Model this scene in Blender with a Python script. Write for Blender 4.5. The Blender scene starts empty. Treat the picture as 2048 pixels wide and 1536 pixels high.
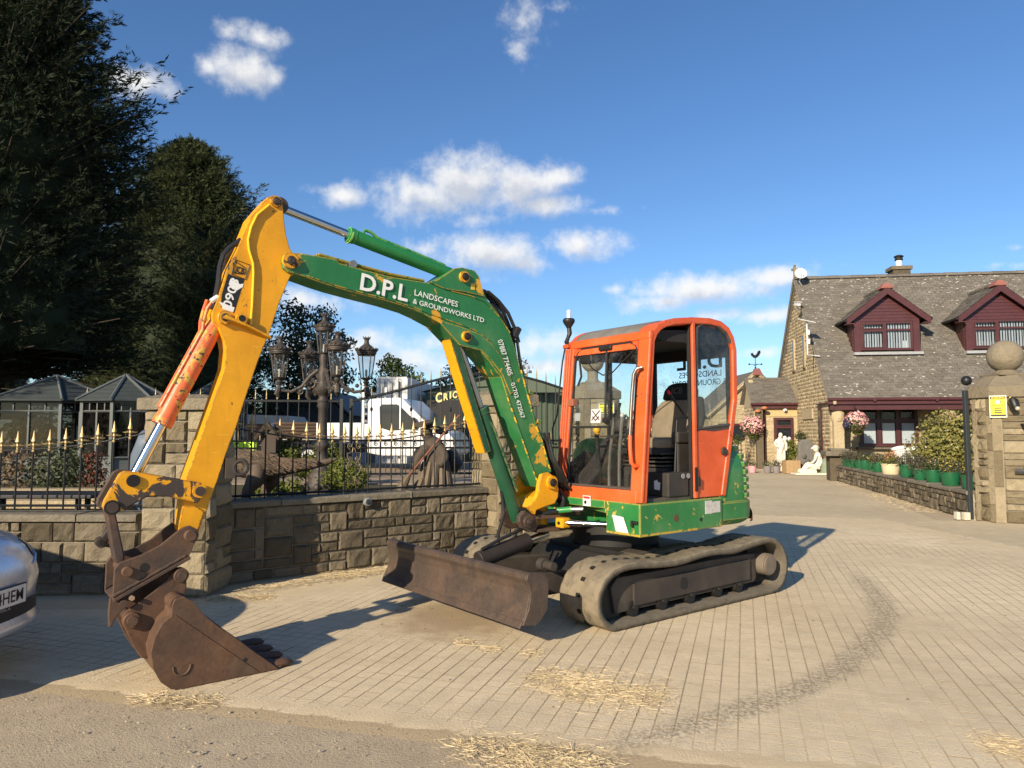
import bpy, math, random
import numpy as np
from mathutils import Vector, Matrix, noise as mnoise
random.seed(7); RNG = np.random.default_rng(7)
R = math.radians
S = bpy.context.scene
COL = S.collection

# ------------------------------------------------------------------ camera
cam = bpy.data.cameras.new('camera'); cam.sensor_width = 36; cam.lens = 36*1420/2048
cam.clip_start = .05; cam.clip_end = 2000
camo = bpy.data.objects.new('camera', cam); COL.objects.link(camo)
camo.location = (0, 0, 1.45); camo.rotation_euler = (R(90)+math.atan(100/1420), 0, 0)
S.camera = camo
# ------------------------------------------------------------------ light
SUN_EL = R(23.5); TO_SUN = Vector((-.54*math.cos(SUN_EL), -.84*math.cos(SUN_EL), math.sin(SUN_EL))).normalized()
sl = bpy.data.lights.new('sun', 'SUN'); sl.energy = 4.5; sl.angle = R(.55); sl.color = (1, .855, .65)
so = bpy.data.objects.new('sun', sl); COL.objects.link(so)
so.rotation_euler = TO_SUN.to_track_quat('Z', 'Y').to_euler(); so.location = (-20, -30, 25)
S.view_settings.view_transform = 'Standard'; S.view_settings.look = 'None'
S.view_settings.exposure = .74; S.view_settings.gamma = 1; S.view_settings.use_curve_mapping = False
S.cycles.max_bounces = 8; S.cycles.transparent_max_bounces = 24
S.cycles.use_denoising = True

class NT:
    "small wrapper for building node trees"
    def __init__(s, tree): s.t = tree; s.n = tree.nodes; s.l = tree.links
    def new(s, typ, **kw):
        n = s.n.new(typ)
        for k, v in kw.items(): setattr(n, k, v)
        return n
    def put(s, sock, v):
        if isinstance(v, bpy.types.NodeSocket): s.l.new(v, sock)
        elif v is not None:
            if hasattr(sock.default_value, '__len__') and not hasattr(v, '__len__'): v = (v,)*len(sock.default_value)
            if hasattr(sock.default_value, '__len__') and len(sock.default_value) == 4 and len(v) == 3: v = (*v, 1)
            sock.default_value = v
    def math(s, op, a, b=None, c=None, clamp=False):
        n = s.new('ShaderNodeMath', operation=op, use_clamp=clamp)
        for i, v in enumerate((a, b, c)):
            if v is not None: s.put(n.inputs[i], v)
        return n.outputs[0]
    def vmath(s, op, a, b=None):
        n = s.new('ShaderNodeVectorMath', operation=op); s.put(n.inputs[0], a)
        if b is not None: s.put(n.inputs[1], b)
        return n.outputs['Value'] if op in ('LENGTH', 'DOT_PRODUCT', 'DISTANCE') else n.outputs[0]
    def noise(s, vec, scale, detail=4, rough=.55, dist=0):
        n = s.new('ShaderNodeTexNoise'); s.put(n.inputs['Vector'], vec); n.inputs['Scale'].default_value = scale
        n.inputs['Detail'].default_value = detail; n.inputs['Roughness'].default_value = rough; n.inputs['Distortion'].default_value = dist
        return n.outputs[0]
    def ramp(s, f, a, b, lo=0., hi=1.):
        n = s.new('ShaderNodeMapRange', interpolation_type='SMOOTHSTEP'); s.put(n.inputs[0], f)
        n.inputs[1].default_value = a; n.inputs[2].default_value = b; n.inputs[3].default_value = lo; n.inputs[4].default_value = hi
        return n.outputs[0]
    def mix(s, f, a, b, mode='MIX'):
        n = s.new('ShaderNodeMix', data_type='RGBA', blend_type=mode); s.put(n.inputs[0], f); s.put(n.inputs[6], a); s.put(n.inputs[7], b)
        return n.outputs[2]

# ------------------------------------------------------------------ sky
W = bpy.data.worlds.new('World'); S.world = W; W.use_nodes = True
def make_sky():
    w = NT(W.node_tree); w.n.clear()
    out = w.new('ShaderNodeOutputWorld'); bg = w.new('ShaderNodeBackground')
    sky = w.new('ShaderNodeTexSky', sky_type='NISHITA'); sky.sun_disc = False
    sky.sun_elevation = SUN_EL; sky.sun_rotation = math.atan2(TO_SUN.x, TO_SUN.y)
    sky.altitude = 200; sky.air_density = 1.0; sky.dust_density = .35; sky.ozone_density = 2.6
    # clouds: direction -> azimuth / elevation, soft ellipses broken up by noise
    g = bpy.data.node_groups.new('cloud_density', 'ShaderNodeTree')
    g.interface.new_socket('Dir', in_out='INPUT', socket_type='NodeSocketVector')
    g.interface.new_socket('Density', in_out='OUTPUT', socket_type='NodeSocketFloat')
    q = NT(g); gi = q.new('NodeGroupInput'); go = q.new('NodeGroupOutput')
    d = gi.outputs[0]
    sep = q.new('ShaderNodeSeparateXYZ'); q.put(sep.inputs[0], d)
    az = q.math('ARCTAN2', sep.outputs[0], sep.outputs[1]); el = q.math('ARCSINE', sep.outputs[2])
    cmb = q.new('ShaderNodeCombineXYZ'); q.put(cmb.inputs[0], az); q.put(cmb.inputs[1], el)
    nl = q.noise(d, 11, 3, .5); nb = q.noise(d, 30, 10, .62)
    clouds = [  # azimuth, elevation, half width, half height, strength
        (-0.125, 0.325, 0.079, 0.039, 1), (-0.068, 0.346, 0.091, 0.045, 1.05), (0.015, 0.342, 0.084, 0.033, 1), (0.065, 0.351, 0.048, 0.016, 0.8), (0.047, 0.318, 0.076, 0.02, 0.9), (-0.053, 0.297, 0.048, 0.013, 0.5), (-0.039, 0.251, 0.085, 0.033, 1), (0.019, 0.238, 0.069, 0.02, 0.8), (-0.131, 0.257, 0.04, 0.015, 0.6), (0.097, 0.261, 0.054, 0.025, 0.95), (0.126, 0.308, 0.04, 0.007, 0.35), (-0.371, 0.457, 0.062, 0.031, 1), (-0.416, 0.456, 0.025, 0.017, 0.6), (-0.35, 0.495, 0.039, 0.015, 0.55), (-0.396, 0.496, 0.021, 0.011, 0.45), (-0.493, 0.422, 0.046, 0.018, 0.85), (0.015, 0.541, 0.036, 0.03, 0.5), (0.013, 0.51, 0.024, 0.026, 0.5), (0.07, 0.557, 0.022, 0.007, 0.3), (-0.236, 0.321, 0.034, 0.021, 0.8), (-0.264, 0.326, 0.022, 0.008, 0.35), (-0.28, 0.178, 0.071, 0.024, 0.8), (0.262, 0.195, 0.11, 0.023, 1), (0.214, 0.182, 0.062, 0.015, 0.9), (0.356, 0.208, 0.068, 0.017, 0.85), (0.294, 0.16, 0.049, 0.013, 0.75), (0.342, 0.156, 0.054, 0.014, 0.8), (0.144, 0.201, 0.022, 0.008, 0.6), (-0.212, 0.122, 0.062, 0.021, 0.75), (-0.157, 0.099, 0.103, 0.023, 0.8), (0.033, 0.125, 0.065, 0.029, 0.9), (0.05, 0.093, 0.081, 0.02, 0.8), (-0.088, 0.125, 0.065, 0.013, 0.5), (0.338, 0.108, 0.051, 0.011, 0.7), (-0.292, 0.113, 0.067, 0.024, 0.6), (0.626, 0.212, 0.017, 0.008, 0.6), (0.604, 0.196, 0.017, 0.006, 0.45), (0.628, 0.193, 0.016, 0.007, 0.5), (0.193, 0.116, 0.157, 0.015, 0.4),
        (-1.15, .42, .2, .05, .9), (1.2, .3, .25, .05, .9), (1.9, .4, .3, .06, .9), (-1.9, .3, .25, .05, .9), (2.7, .25, .25, .05, .8), (-2.6, .35, .2, .05, .8)]
    best = None
    for a, e, ra, re, st in clouds:
        v = q.vmath('MULTIPLY', q.vmath('SUBTRACT', cmb.outputs[0], (a, e, 0)), (.88/ra, .86/re, 0))
        m = q.math('MULTIPLY_ADD', q.vmath('LENGTH', v), -st, st)
        best = m if best is None else q.math('MAXIMUM', best, m)
    t = q.math('ADD', best, q.math('MULTIPLY_ADD', nl, 1.1, -.55))
    t = q.math('ADD', t, q.math('MULTIPLY_ADD', nb, 1.55, -.775))
    q.put(go.inputs[0], t)
    tc = w.new('ShaderNodeTexCoord'); dirv = tc.outputs['Generated']
    def dens(v):
        n = w.new('ShaderNodeGroup'); n.node_tree = g; w.put(n.inputs[0], v); return n.outputs[0]
    d0 = dens(dirv)
    d1 = dens(w.vmath('NORMALIZE', w.vmath('ADD', dirv, (-.012, 0, .02))))
    mask = w.ramp(d0, -.02, .95)
    shade = w.ramp(d1, .15, .95)
    ccol = w.mix(shade, (6.9, 6.8, 6.6), (4.3, 4.5, 4.95))
    hs = w.new('ShaderNodeHueSaturation'); hs.inputs['Saturation'].default_value = 1.12; w.put(hs.inputs['Color'], sky.outputs[0])
    tint = w.mix(1., hs.outputs[0], (.84, .93, 1.06), 'MULTIPLY')
    c = w.mix(w.math('MULTIPLY', mask, .92), tint, ccol)
    w.put(bg.inputs[0], c); bg.inputs[1].default_value = .088
    w.l.new(bg.outputs[0], out.inputs[0])
make_sky()
W.cycles.sampling_method = 'MANUAL'; W.cycles.sample_map_resolution = 512

# ------------------------------------------------------------------ mesh helpers
class MB:
    def __init__(s): s.v = []; s.f = []
    def add(s, vs, fs):
        b = len(s.v); s.v += [tuple(map(float, p)) for p in vs]; s.f += [tuple(b+i for i in f) for f in fs]; return s
    def box(s, c, d, m=None):
        x, y, z = (k/2 for k in d)
        vs = [Vector((i*x, j*y, k*z)) for i in (-1, 1) for j in (-1, 1) for k in (-1, 1)]
        if m is not None: vs = [m @ p for p in vs]
        return s.add([p+Vector(c) for p in vs], [(0, 1, 3, 2), (4, 6, 7, 5), (0, 4, 5, 1), (2, 3, 7, 6), (0, 2, 6, 4), (1, 5, 7, 3)])
    def prism(s, poly, lo, hi, plane='xz'):
        a = sum(poly[i][0]*poly[(i+1) % len(poly)][1]-poly[(i+1) % len(poly)][0]*poly[i][1] for i in range(len(poly)))
        if a < 0: poly = poly[::-1]
        n = len(poly)
        P = {'xz': lambda p, h: (p[0], h, p[1]), 'xy': lambda p, h: (p[0], p[1], h), 'yz': lambda p, h: (h, p[0], p[1])}[plane]
        vs = [P(p, lo) for p in poly]+[P(p, hi) for p in poly]
        fs = [tuple(range(n)), tuple(range(2*n-1, n-1, -1))]+[(i, i+n, (i+1) % n+n, (i+1) % n) for i in range(n)]
        if plane in ('xy', 'yz'): fs = [f[::-1] for f in fs]
        return s.add(vs, fs)
    def ngon(s, pts): return s.add(pts, [tuple(range(len(pts)))])
    def tube(s, pts, r, n=8, cap=True, closed=False, flat=None):
        pts = [Vector(p) for p in pts]; m = len(pts)
        rs = r if hasattr(r, '__len__') else [r]*m
        up = None; vs = []
        for i, p in enumerate(pts):
            if closed: t = pts[(i+1) % m]-pts[i-1]
            else: t = pts[min(i+1, m-1)]-pts[max(i-1, 0)]
            t.normalize()
            if up is None: up = t.orthogonal().normalized() if abs(t.z) > .9 else Vector((0, 0, 1))
            a = (up-t*up.dot(t))
            if a.length < 1e-4: a = t.orthogonal()
            a.normalize(); up = a; b = t.cross(a)
            for k in range(n):
                an = 2*math.pi*k/n
                vs.append(p+(a*math.cos(an)*(flat or 1)+b*math.sin(an))*rs[i])
        fs = []
        for i in range(m if closed else m-1):
            j = (i+1) % m
            for k in range(n): fs.append((i*n+k, i*n+(k+1) % n, j*n+(k+1) % n, j*n+k))
        if cap and not closed: fs += [tuple(range(n-1, -1, -1)), tuple((m-1)*n+k for k in range(n))]
        return s.add(vs, fs)
    def cyl(s, a, b, r, n=16, r2=None): return s.tube([a, b], [r, r if r2 is None else r2], n)
    def lathe(s, prof, c=(0, 0, 0), n=16, sx=1, sy=1):
        vs = []; fs = []; m = len(prof)
        for r, z in prof:
            for k in range(n):
                an = 2*math.pi*k/n; vs.append((c[0]+r*math.cos(an)*sx, c[1]+r*math.sin(an)*sy, c[2]+z))
        for i in range(m-1):
            for k in range(n): fs.append((i*n+k, i*n+(k+1) % n, (i+1)*n+(k+1) % n, (i+1)*n+k))
        fs += [tuple(range(n-1, -1, -1)), tuple((m-1)*n+k for k in range(n))]
        return s.add(vs, fs)
    def ball(s, c, r, n=12, sz=1):
        return s.lathe([(max(r*math.sin(math.pi*i/n), 1e-4), -r*sz*math.cos(math.pi*i/n)) for i in range(n+1)], c, max(8, n+4))
    def xf(s, m): s.v = [tuple(m @ Vector(p)) for p in s.v]; return s

def rootof(o):
    while o.parent is not None: o = o.parent
    return o
MAT0 = {}
def rmat(o):
    return Matrix.Translation(o.location) @ o.rotation_euler.to_matrix().to_4x4()
def finish(o, mat, parent, smooth, bevel, seg=2, ang=40):
    me = o.data
    if mat is not None:
        for m in (mat if isinstance(mat, (list, tuple)) else [mat]): me.materials.append(m)
    if smooth:
        me.polygons.foreach_set('use_smooth', [True]*len(me.polygons))
        if smooth != 'all': me.set_sharp_from_angle(angle=R(ang))
    if bevel:
        b = o.modifiers.new('bevel', 'BEVEL'); b.width = bevel; b.segments = seg; b.limit_method = 'ANGLE'; b.angle_limit = R(35)
    if parent is not None: o.parent = parent
    COL.objects.link(o); return o
def build(mb, name, mat, parent=None, smooth=False, bevel=0, local=False, **kw):
    "one mesh object; world coordinates unless local"
    vs = mb.v
    loc = None
    if parent is not None:
        if not local:
            inv = rmat(rootof(parent)).inverted(); vs = [tuple(inv @ Vector(p)) for p in vs]
    elif not local:
        a = np.array(vs); loc = ((a[:, 0].min()+a[:, 0].max())/2, (a[:, 1].min()+a[:, 1].max())/2, a[:, 2].min())
        vs = [tuple(p) for p in a-np.array(loc)]
    me = bpy.data.meshes.new(name); me.from_pydata(vs, [], mb.f); me.update()
    o = bpy.data.objects.new(name, me)
    if loc: o.location = loc
    return finish(o, mat, parent, smooth, bevel, **kw)
def build_np(name, V, F, mat, parent=None, smooth=False, local=False):
    V = np.asarray(V, np.float32); F = np.asarray(F, np.int32); loc = None
    if parent is not None and not local:
        m = np.array(rmat(rootof(parent)).inverted()); V = V @ m[:3, :3].T+m[:3, 3]
    elif parent is None and not local:
        loc = ((V[:, 0].min()+V[:, 0].max())/2, (V[:, 1].min()+V[:, 1].max())/2, V[:, 2].min()); V = V-np.array(loc)
    k = F.shape[1]
    me = bpy.data.meshes.new(name); me.vertices.add(len(V)); me.vertices.foreach_set('co', V.astype(np.float32).ravel())
    me.loops.add(F.size); me.loops.foreach_set('vertex_index', F.ravel())
    me.polygons.add(len(F)); me.polygons.foreach_set('loop_start', np.arange(0, F.size, k, dtype=np.int32))
    me.update(calc_edges=True); me.validate()
    o = bpy.data.objects.new(name, me)
    if loc: o.location = [float(x) for x in loc]
    return finish(o, mat, parent, smooth, 0)
def tag(o, label=None, cat=None, group=None, kind=None):
    for k, v in (('label', label), ('category', cat), ('group', group), ('kind', kind)):
        if v: o[k] = v
    return o
def thing(name, label, cat, loc=(0, 0, 0), rz=0, group=None):
    o = bpy.data.objects.new(name, None); o.empty_display_size = .2; COL.objects.link(o)
    o.location = loc; o.rotation_euler = (0, 0, rz)
    return tag(o, label, cat, group)
def copy_tree(o, parent=None):
    c = o.copy(); COL.objects.link(c)
    if parent is not None: c.parent = parent
    for ch in list(o.children): copy_tree(ch, c)
    return c
def text_mesh(s, mat, name, parent, o, xv, yv, depth=.002, local=True, bold=0., spacing=1.0, kind=None):
    "lettering stretched over the box at o spanned by xv (whole width) and yv (capital height)"
    cu = bpy.data.curves.new(name, 'FONT'); cu.body = s; cu.offset = bold; cu.resolution_u = 3; cu.space_character = spacing
    t = bpy.data.objects.new(name, cu); COL.objects.link(t)
    dg = bpy.context.evaluated_depsgraph_get(); me = bpy.data.meshes.new_from_object(t.evaluated_get(dg))
    bpy.data.objects.remove(t)
    V = np.array([v.co for v in me.vertices]); F = [tuple(p.vertices) for p in me.polygons]
    x0, x1 = V[:, 0].min(), V[:, 0].max(); y0, y1 = 0.0, V[:, 1].max()
    O = Vector(o); X = Vector(xv); Y = Vector(yv); N = X.cross(Y).normalized()
    mb = MB(); vs = [O+X*((p[0]-x0)/(x1-x0))+Y*((p[1]-y0)/(y1-y0))+N*depth for p in V]
    mb.add(vs, F)
    return build(mb, name, mat, parent, local=local)

# ------------------------------------------------------------------ materials
def bsdf(name):
    m = bpy.data.materials.new(name); m.use_nodes = True; q = NT(m.node_tree)
    b = m.node_tree.nodes['Principled BSDF']
    return m, q, b
def coords(q, rnd=True):
    tc = q.new('ShaderNodeTexCoord').outputs['Object']
    if not rnd: return tc
    oi = q.new('ShaderNodeObjectInfo').outputs['Random']
    return q.vmath('ADD', tc, q.math('MULTIPLY', oi, 37.))
def M(name, col, rough=.6, metal=0., var=.25, scale=9., bump=0., bscale=None, col2=None, c2at=(.55, .7), tint=0., spec=.4, dust=0., coat=0., sss=0):
    m, q, b = bsdf(name); v = coords(q)
    n = q.noise(v, scale, 6, .6)
    k = q.math('MULTIPLY_ADD', n, 2*var, 1-var)
    if tint:
        oi = q.new('ShaderNodeObjectInfo').outputs['Random']
        k = q.math('MULTIPLY', k, q.math('MULTIPLY_ADD', oi, 2*tint, 1-tint))
    c = q.vmath('MULTIPLY', (*col,)[:3], k) if False else q.mix(1., col, k, 'MULTIPLY')
    if col2 is not None:
        n2 = q.noise(v, scale*.7, 8, .65, .4); c = q.mix(q.ramp(n2, *c2at), c, col2)
    if dust:
        n3 = q.noise(v, scale*.35, 5, .6); c = q.mix(q.ramp(n3, .35, .75, 0, dust), c, (.36, .29, .2))
    q.put(b.inputs['Base Color'], c)
    q.put(b.inputs['Roughness'], q.math('MULTIPLY_ADD', n, .2, rough-.1)); b.inputs['Metallic'].default_value = metal
    b.inputs['Specular IOR Level'].default_value = spec; b.inputs['Coat Weight'].default_value = coat
    if bump:
        bn = q.noise(v, bscale or scale*4, 6, .65); bp = q.new('ShaderNodeBump'); bp.inputs['Strength'].default_value = min(1, bump*8); bp.inputs['Distance'].default_value = bump*.1
        q.put(bp.inputs['Height'], bn); q.put(b.inputs['Normal'], bp.outputs[0])
    return m
def worn_paint(name, paint, under, deep=(.05, .035, .028), chip=.66, edge=.9, dust=.35, rough=.42, speck=.70, scale=5., spots=()):
    "paint worn through to an older coat on edges and in patches, then to dark rusty steel"
    m, q, b = bsdf(name); v = coords(q, False)
    n1 = q.noise(v, scale, 9, .68, .6); n2 = q.noise(v, 34, 6, .6); n3 = q.noise(v, 3.2, 5, .6)
    for x_, z_, r_ in spots:      # places where the machine rubs and the top coat has gone
        dd = q.vmath('LENGTH', q.vmath('SUBTRACT', q.vmath('MULTIPLY', v, (1, 0, 1)), (x_, 0, z_)))
        n1 = q.math('MULTIPLY_ADD', q.ramp(dd, 0, r_, 1, 0), .135, n1)
    c = q.mix(1., paint, q.math('MULTIPLY_ADD', n3, .7, .65), 'MULTIPLY')
    st = q.noise(q.vmath('MULTIPLY', v, (9, 9, 1.3)), 3.2, 6, .65)
    c = q.mix(q.ramp(st, .52, .74, 0, .28), c, (paint[0]*.45+.03, paint[1]*.45+.025, paint[2]*.45+.018))
    sc = q.noise(q.vmath('MULTIPLY', v, (3, 3, 26)), 4, 3, .5)
    c = q.mix(q.ramp(sc, .67, .71, 0, .35), c, (min(1, paint[0]*1.5+.08), min(1, paint[1]*1.5+.08), min(1, paint[2]*1.5+.06)))
    c = q.mix(q.ramp(n3, .45, .75, 0, dust), c, (.30, .24, .16))
    chips = q.ramp(n1, chip, chip+.02)
    c = q.mix(chips, c, under)
    c = q.mix(q.ramp(q.math('MULTIPLY_ADD', n1, .35, q.math('MULTIPLY', n2, .65)), speck, speck+.02), c, deep)
    if edge:
        bv = q.new('ShaderNodeBevel', samples=4); bv.inputs[0].default_value = .014
        ge = q.new('ShaderNodeNewGeometry')
        dp = q.vmath('DOT_PRODUCT', bv.outputs[0], ge.outputs['Normal'])
        e = q.math('MULTIPLY', q.ramp(dp, .93, .985, 1, 0), q.ramp(n2, .50-.2*edge, .62-.2*edge))
        c = q.mix(e, c, under)
    q.put(b.inputs['Base Color'], c)
    q.put(b.inputs['Roughness'], q.math('ADD', q.math('MULTIPLY_ADD', n2, .3, rough-.15), q.math('MULTIPLY', chips, .2)))
    b.inputs['Specular IOR Level'].default_value = .45
    bp = q.new('ShaderNodeBump'); bp.inputs['Strength'].default_value = .35; bp.inputs['Distance'].default_value = .004
    q.put(bp.inputs['Height'], q.math('MULTIPLY', n1, 1.)); q.put(b.inputs['Normal'], bp.outputs[0])
    return m
def glass(name, tint=(.9, .95, .95), rough=.0, grime=.25):
    m, q, b = bsdf(name); q.n.remove(b)
    out = q.n['Material Output']; tr = q.new('ShaderNodeBsdfTransparent'); q.put(tr.inputs[0], tint)
    gl = q.new('ShaderNodeBsdfGlossy'); gl.inputs['Roughness'].default_value = .03
    fr = q.new('ShaderNodeFresnel'); q.put(fr.inputs[0], q.math('MULTIPLY_ADD', q.new('ShaderNodeNewGeometry').outputs['Backfacing'], 1/1.45-1.45, 1.45))
    mx = q.new('ShaderNodeMixShader'); q.put(mx.inputs[0], fr.outputs[0]); q.l.new(tr.outputs[0], mx.inputs[1]); q.l.new(gl.outputs[0], mx.inputs[2])
    df = q.new('ShaderNodeBsdfDiffuse'); q.put(df.inputs[0], (.42, .40, .36)); v = coords(q, False)
    n = q.noise(v, 5, 8, .7, 1.0); n2 = q.noise(v, 60, 3, .6)
    f = q.math('MULTIPLY', q.ramp(q.math('MULTIPLY_ADD', n, .6, q.math('MULTIPLY', n2, .4)), .40, .75), grime)
    m2 = q.new('ShaderNodeMixShader'); q.put(m2.inputs[0], f); q.l.new(mx.outputs[0], m2.inputs[1]); q.l.new(df.outputs[0], m2.inputs[2])
    q.l.new(m2.outputs[0], out.inputs[0]); return m
def dark_glass(name, col=(.02, .022, .025)):
    return M(name, col, rough=.12, var=.1, spec=.8)

def steel(name, base, rust, bright, rough=.55, mud=.25, vert=(7, 7, 1)):
    "bare working steel: brown base, rust bloom, streaks rubbed bright, dried mud"
    m, q, b = bsdf(name); v = coords(q, False)
    n = q.noise(v, 4.5, 8, .65, .4); f = q.noise(v, 40, 6, .7); s1 = q.noise(q.vmath('MULTIPLY', v, vert), 9, 7, .7); s2 = q.noise(q.vmath('MULTIPLY', v, vert), 30, 4, .6)
    c = q.mix(q.ramp(n, .36, .66), base, rust)
    c = q.mix(1., c, q.math('MULTIPLY_ADD', f, 1.0, .5), 'MULTIPLY')
    c = q.mix(q.ramp(s1, .54, .76, 0, .6), c, bright); c = q.mix(q.ramp(s2, .63, .69, 0, .5), c, (bright[0]*1.6, bright[1]*1.6, bright[2]*1.6))
    c = q.mix(q.ramp(q.noise(v, 3, 7, .7), .52, .72, 0, mud), c, (.30, .235, .15))
    q.put(b.inputs['Base Color'], c); q.put(b.inputs['Roughness'], q.math('MULTIPLY_ADD', s1, -.35, rough+.2)); b.inputs['Specular IOR Level'].default_value = .5
    bp = q.new('ShaderNodeBump'); bp.inputs['Strength'].default_value = .5; bp.inputs['Distance'].default_value = .01
    q.put(bp.inputs['Height'], q.math('ADD', n, q.math('MULTIPLY', f, .4))); q.put(b.inputs['Normal'], bp.outputs[0]); return m
# ------------------------------------------------------------------ pieces, straw, foliage
def in_view(p, m=.03):
    y = p[1]; 
    if y < .3: return False
    return abs(p[0]/y) < .74+m
def emit_pieces(parent, pieces, mat, name, mass, limit=300):
    "pieces: (verts, faces). Those that show largest become parts, the rest one joined part"
    def key(pc):
        a = np.array(pc[0]); c = a.mean(0); e = a.max(0)-a.min(0)
        return (0 if in_view(c) else 1, -np.linalg.norm(e)/max(.1, np.linalg.norm(c-np.array((0, 0, 1.45)))))
    pieces = sorted(pieces, key=key)
    for v, f in pieces[:limit]: build(MB().add(v, f), name, mat, parent)
    if len(pieces) > limit:
        mb = MB()
        for v, f in pieces[limit:]: mb.add(v, f)
        tag(build(mb, mass, mat, parent), kind='stuff')
def strand_np(P, D, L, Wd, lift=.0):
    "thin flat ribbons: centre P, direction D, length L, width Wd -> V, F"
    P = np.asarray(P); D = np.asarray(D); n = len(P)
    up = RNG.normal(size=(n, 3)); side = np.cross(D, up); side /= np.linalg.norm(side, axis=1)[:, None]+1e-9
    a = P-D*L[:, None]/2; b = P+D*L[:, None]/2; s = side*Wd[:, None]/2
    V = np.stack([a-s, a+s, b+s, b-s], 1).reshape(-1, 3); F = np.arange(4*n).reshape(n, 4); return V, F
mat_straw = M('straw', (.62, .50, .30), .7, var=.4, scale=3, spec=.3)
def straw(label, areas, n, hmax=.02):
    P = []; n = int(n*1.2)
    for k in range(n):
        (x0, y0), (x1, y1), w = random.choice(areas)
        t = random.random(); s = random.gauss(0, .62)*w
        dx, dy = x1-x0, y1-y0; l = math.hypot(dx, dy)+1e-6
        fade = random.random()
        P.append((x0+dx*t-dy/l*s+random.gauss(0, .04), y0+dy*t+dx/l*s+random.gauss(0, .04), .004+hmax*random.random()**2*max(0, 1-abs(s)/w)))
    P = np.array(P); an = RNG.uniform(0, 2*math.pi, n); el = RNG.normal(0, .14, n)
    D = np.stack([np.cos(an)*np.cos(el), np.sin(an)*np.cos(el), np.sin(el)], 1)
    V, F = strand_np(P, D, RNG.uniform(.015, .075, n), RNG.uniform(.0014, .0026, n))
    V[:, 2] = np.maximum(V[:, 2], .0035)
    return tag(build_np('straw', V, F, mat_straw), label, 'straw', None, 'stuff')
def leaves_np(C, N, size, aspect=.5, jitter=.5):
    "leaf quads at centres C with rough outward normals N"
    n = len(C); A = RNG.normal(size=(n, 3)); Nn = N+RNG.normal(size=(n, 3))*jitter
    Nn /= np.linalg.norm(Nn, axis=1)[:, None]+1e-9
    A -= Nn*(A*Nn).sum(1)[:, None]; A /= np.linalg.norm(A, axis=1)[:, None]+1e-9
    B = np.cross(Nn, A); s = (np.asarray(size)*np.ones(n))[:, None]
    V = np.stack([C-A*s, C-B*s*aspect+Nn*s*.12, C+A*s, C+B*s*aspect+Nn*s*.12], 1).reshape(-1, 3)
    return V, np.arange(4*n).reshape(n, 4)
def leafmat(name, c1, c2, rough=.55, scale=2.):
    m, q, b = bsdf(name); ge = q.new('ShaderNodeNewGeometry')
    v = coords(q, True); n = q.noise(v, scale, 4, .6); rn = ge.outputs['Random Per Island']
    c = q.mix(q.math('MULTIPLY_ADD', n, .8, q.math('MULTIPLY_ADD', rn, .7, -.35), clamp=True), c1, c2)
    q.put(b.inputs['Base Color'], c); b.inputs['Roughness'].default_value = rough; b.inputs['Specular IOR Level'].default_value = .3
    tl = q.new('ShaderNodeBsdfTranslucent'); q.put(tl.inputs[0], c); mx = q.new('ShaderNodeMixShader'); mx.inputs[0].default_value = .2
    q.l.new(b.outputs[0], mx.inputs[1]); q.l.new(tl.outputs[0], mx.inputs[2]); q.l.new(mx.outputs[0], q.n['Material Output'].inputs[0])
    return m

# ------------------------------------------------------------------ ground
def ground_mat(name, c1, c2, c3, sp=.5, bump=.006, marks=True):
    m, q, b = bsdf(name); p = q.new('ShaderNodeNewGeometry').outputs['Position']
    big = q.noise(p, .55, 5, .6, .3); mid = q.noise(p, 5, 7, .65); fine = q.noise(p, 70, 5, .7)
    c = q.mix(q.ramp(big, .3, .7), c1, c2)
    c = q.mix(1., c, q.math('MULTIPLY_ADD', mid, .5, .75), 'MULTIPLY')
    c = q.mix(q.math('MULTIPLY', q.ramp(fine, .56, .72), sp), c, c3)
    c = q.mix(q.math('MULTIPLY', q.ramp(q.noise(p, 26, 4, .6), .62, .74), sp*.5), c, (c2[0]*1.5, c2[1]*1.45, c2[2]*1.35))
    if marks:   # the dark curved tyre mark swept over the blocks and the brown earth dropped by the blade
        sx = q.new('ShaderNodeSeparateXYZ'); q.put(sx.inputs[0], p)
        dr = q.math('ABSOLUTE', q.math('SUBTRACT', q.vmath('DISTANCE', q.vmath('MULTIPLY', p, (1, 1, 0)), (-1.857, 8.379, 0)), 5.476))
        band = q.ramp(q.math('ADD', dr, q.math('MULTIPLY_ADD', mid, .20, -.10)), .03, .165, 1, 0)
        band = q.math('MULTIPLY', band, q.ramp(sx.outputs[0], -.1, .9)); band = q.math('MULTIPLY', band, q.ramp(sx.outputs[1], 8.6, 6.6))
        f2 = q.noise(p, 38, 5, .75, .5)
        band = q.math('MULTIPLY', band, q.ramp(f2, .42, .58)); c = q.mix(q.math('MULTIPLY', band, .66), c, (.125, .108, .085))
        de = q.vmath('LENGTH', q.vmath('MULTIPLY', q.vmath('SUBTRACT', p, (-.45, 5.75, 0)), (1.25, 1.05, 0)))
        e = q.math('MULTIPLY', q.ramp(q.math('ADD', de, q.math('MULTIPLY_ADD', mid, .8, -.4)), .25, .95, 1, 0), .8); c = q.mix(e, c, (.33, .24, .145))
    q.put(b.inputs['Base Color'], c); b.inputs['Roughness'].default_value = .9; b.inputs['Specular IOR Level'].default_value = .15
    bp = q.new('ShaderNodeBump'); bp.inputs['Strength'].default_value = .7; bp.inputs['Distance'].default_value = bump
    q.put(bp.inputs['Height'], q.math('MULTIPLY_ADD', mid, .5, fine)); q.put(b.inputs['Normal'], bp.outputs[0])
    return m
mat_tarmac = ground_mat('dusty tarmac', (.47, .385, .265), (.40, .325, .22), (.25, .20, .135), .6, .012, False)
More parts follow.
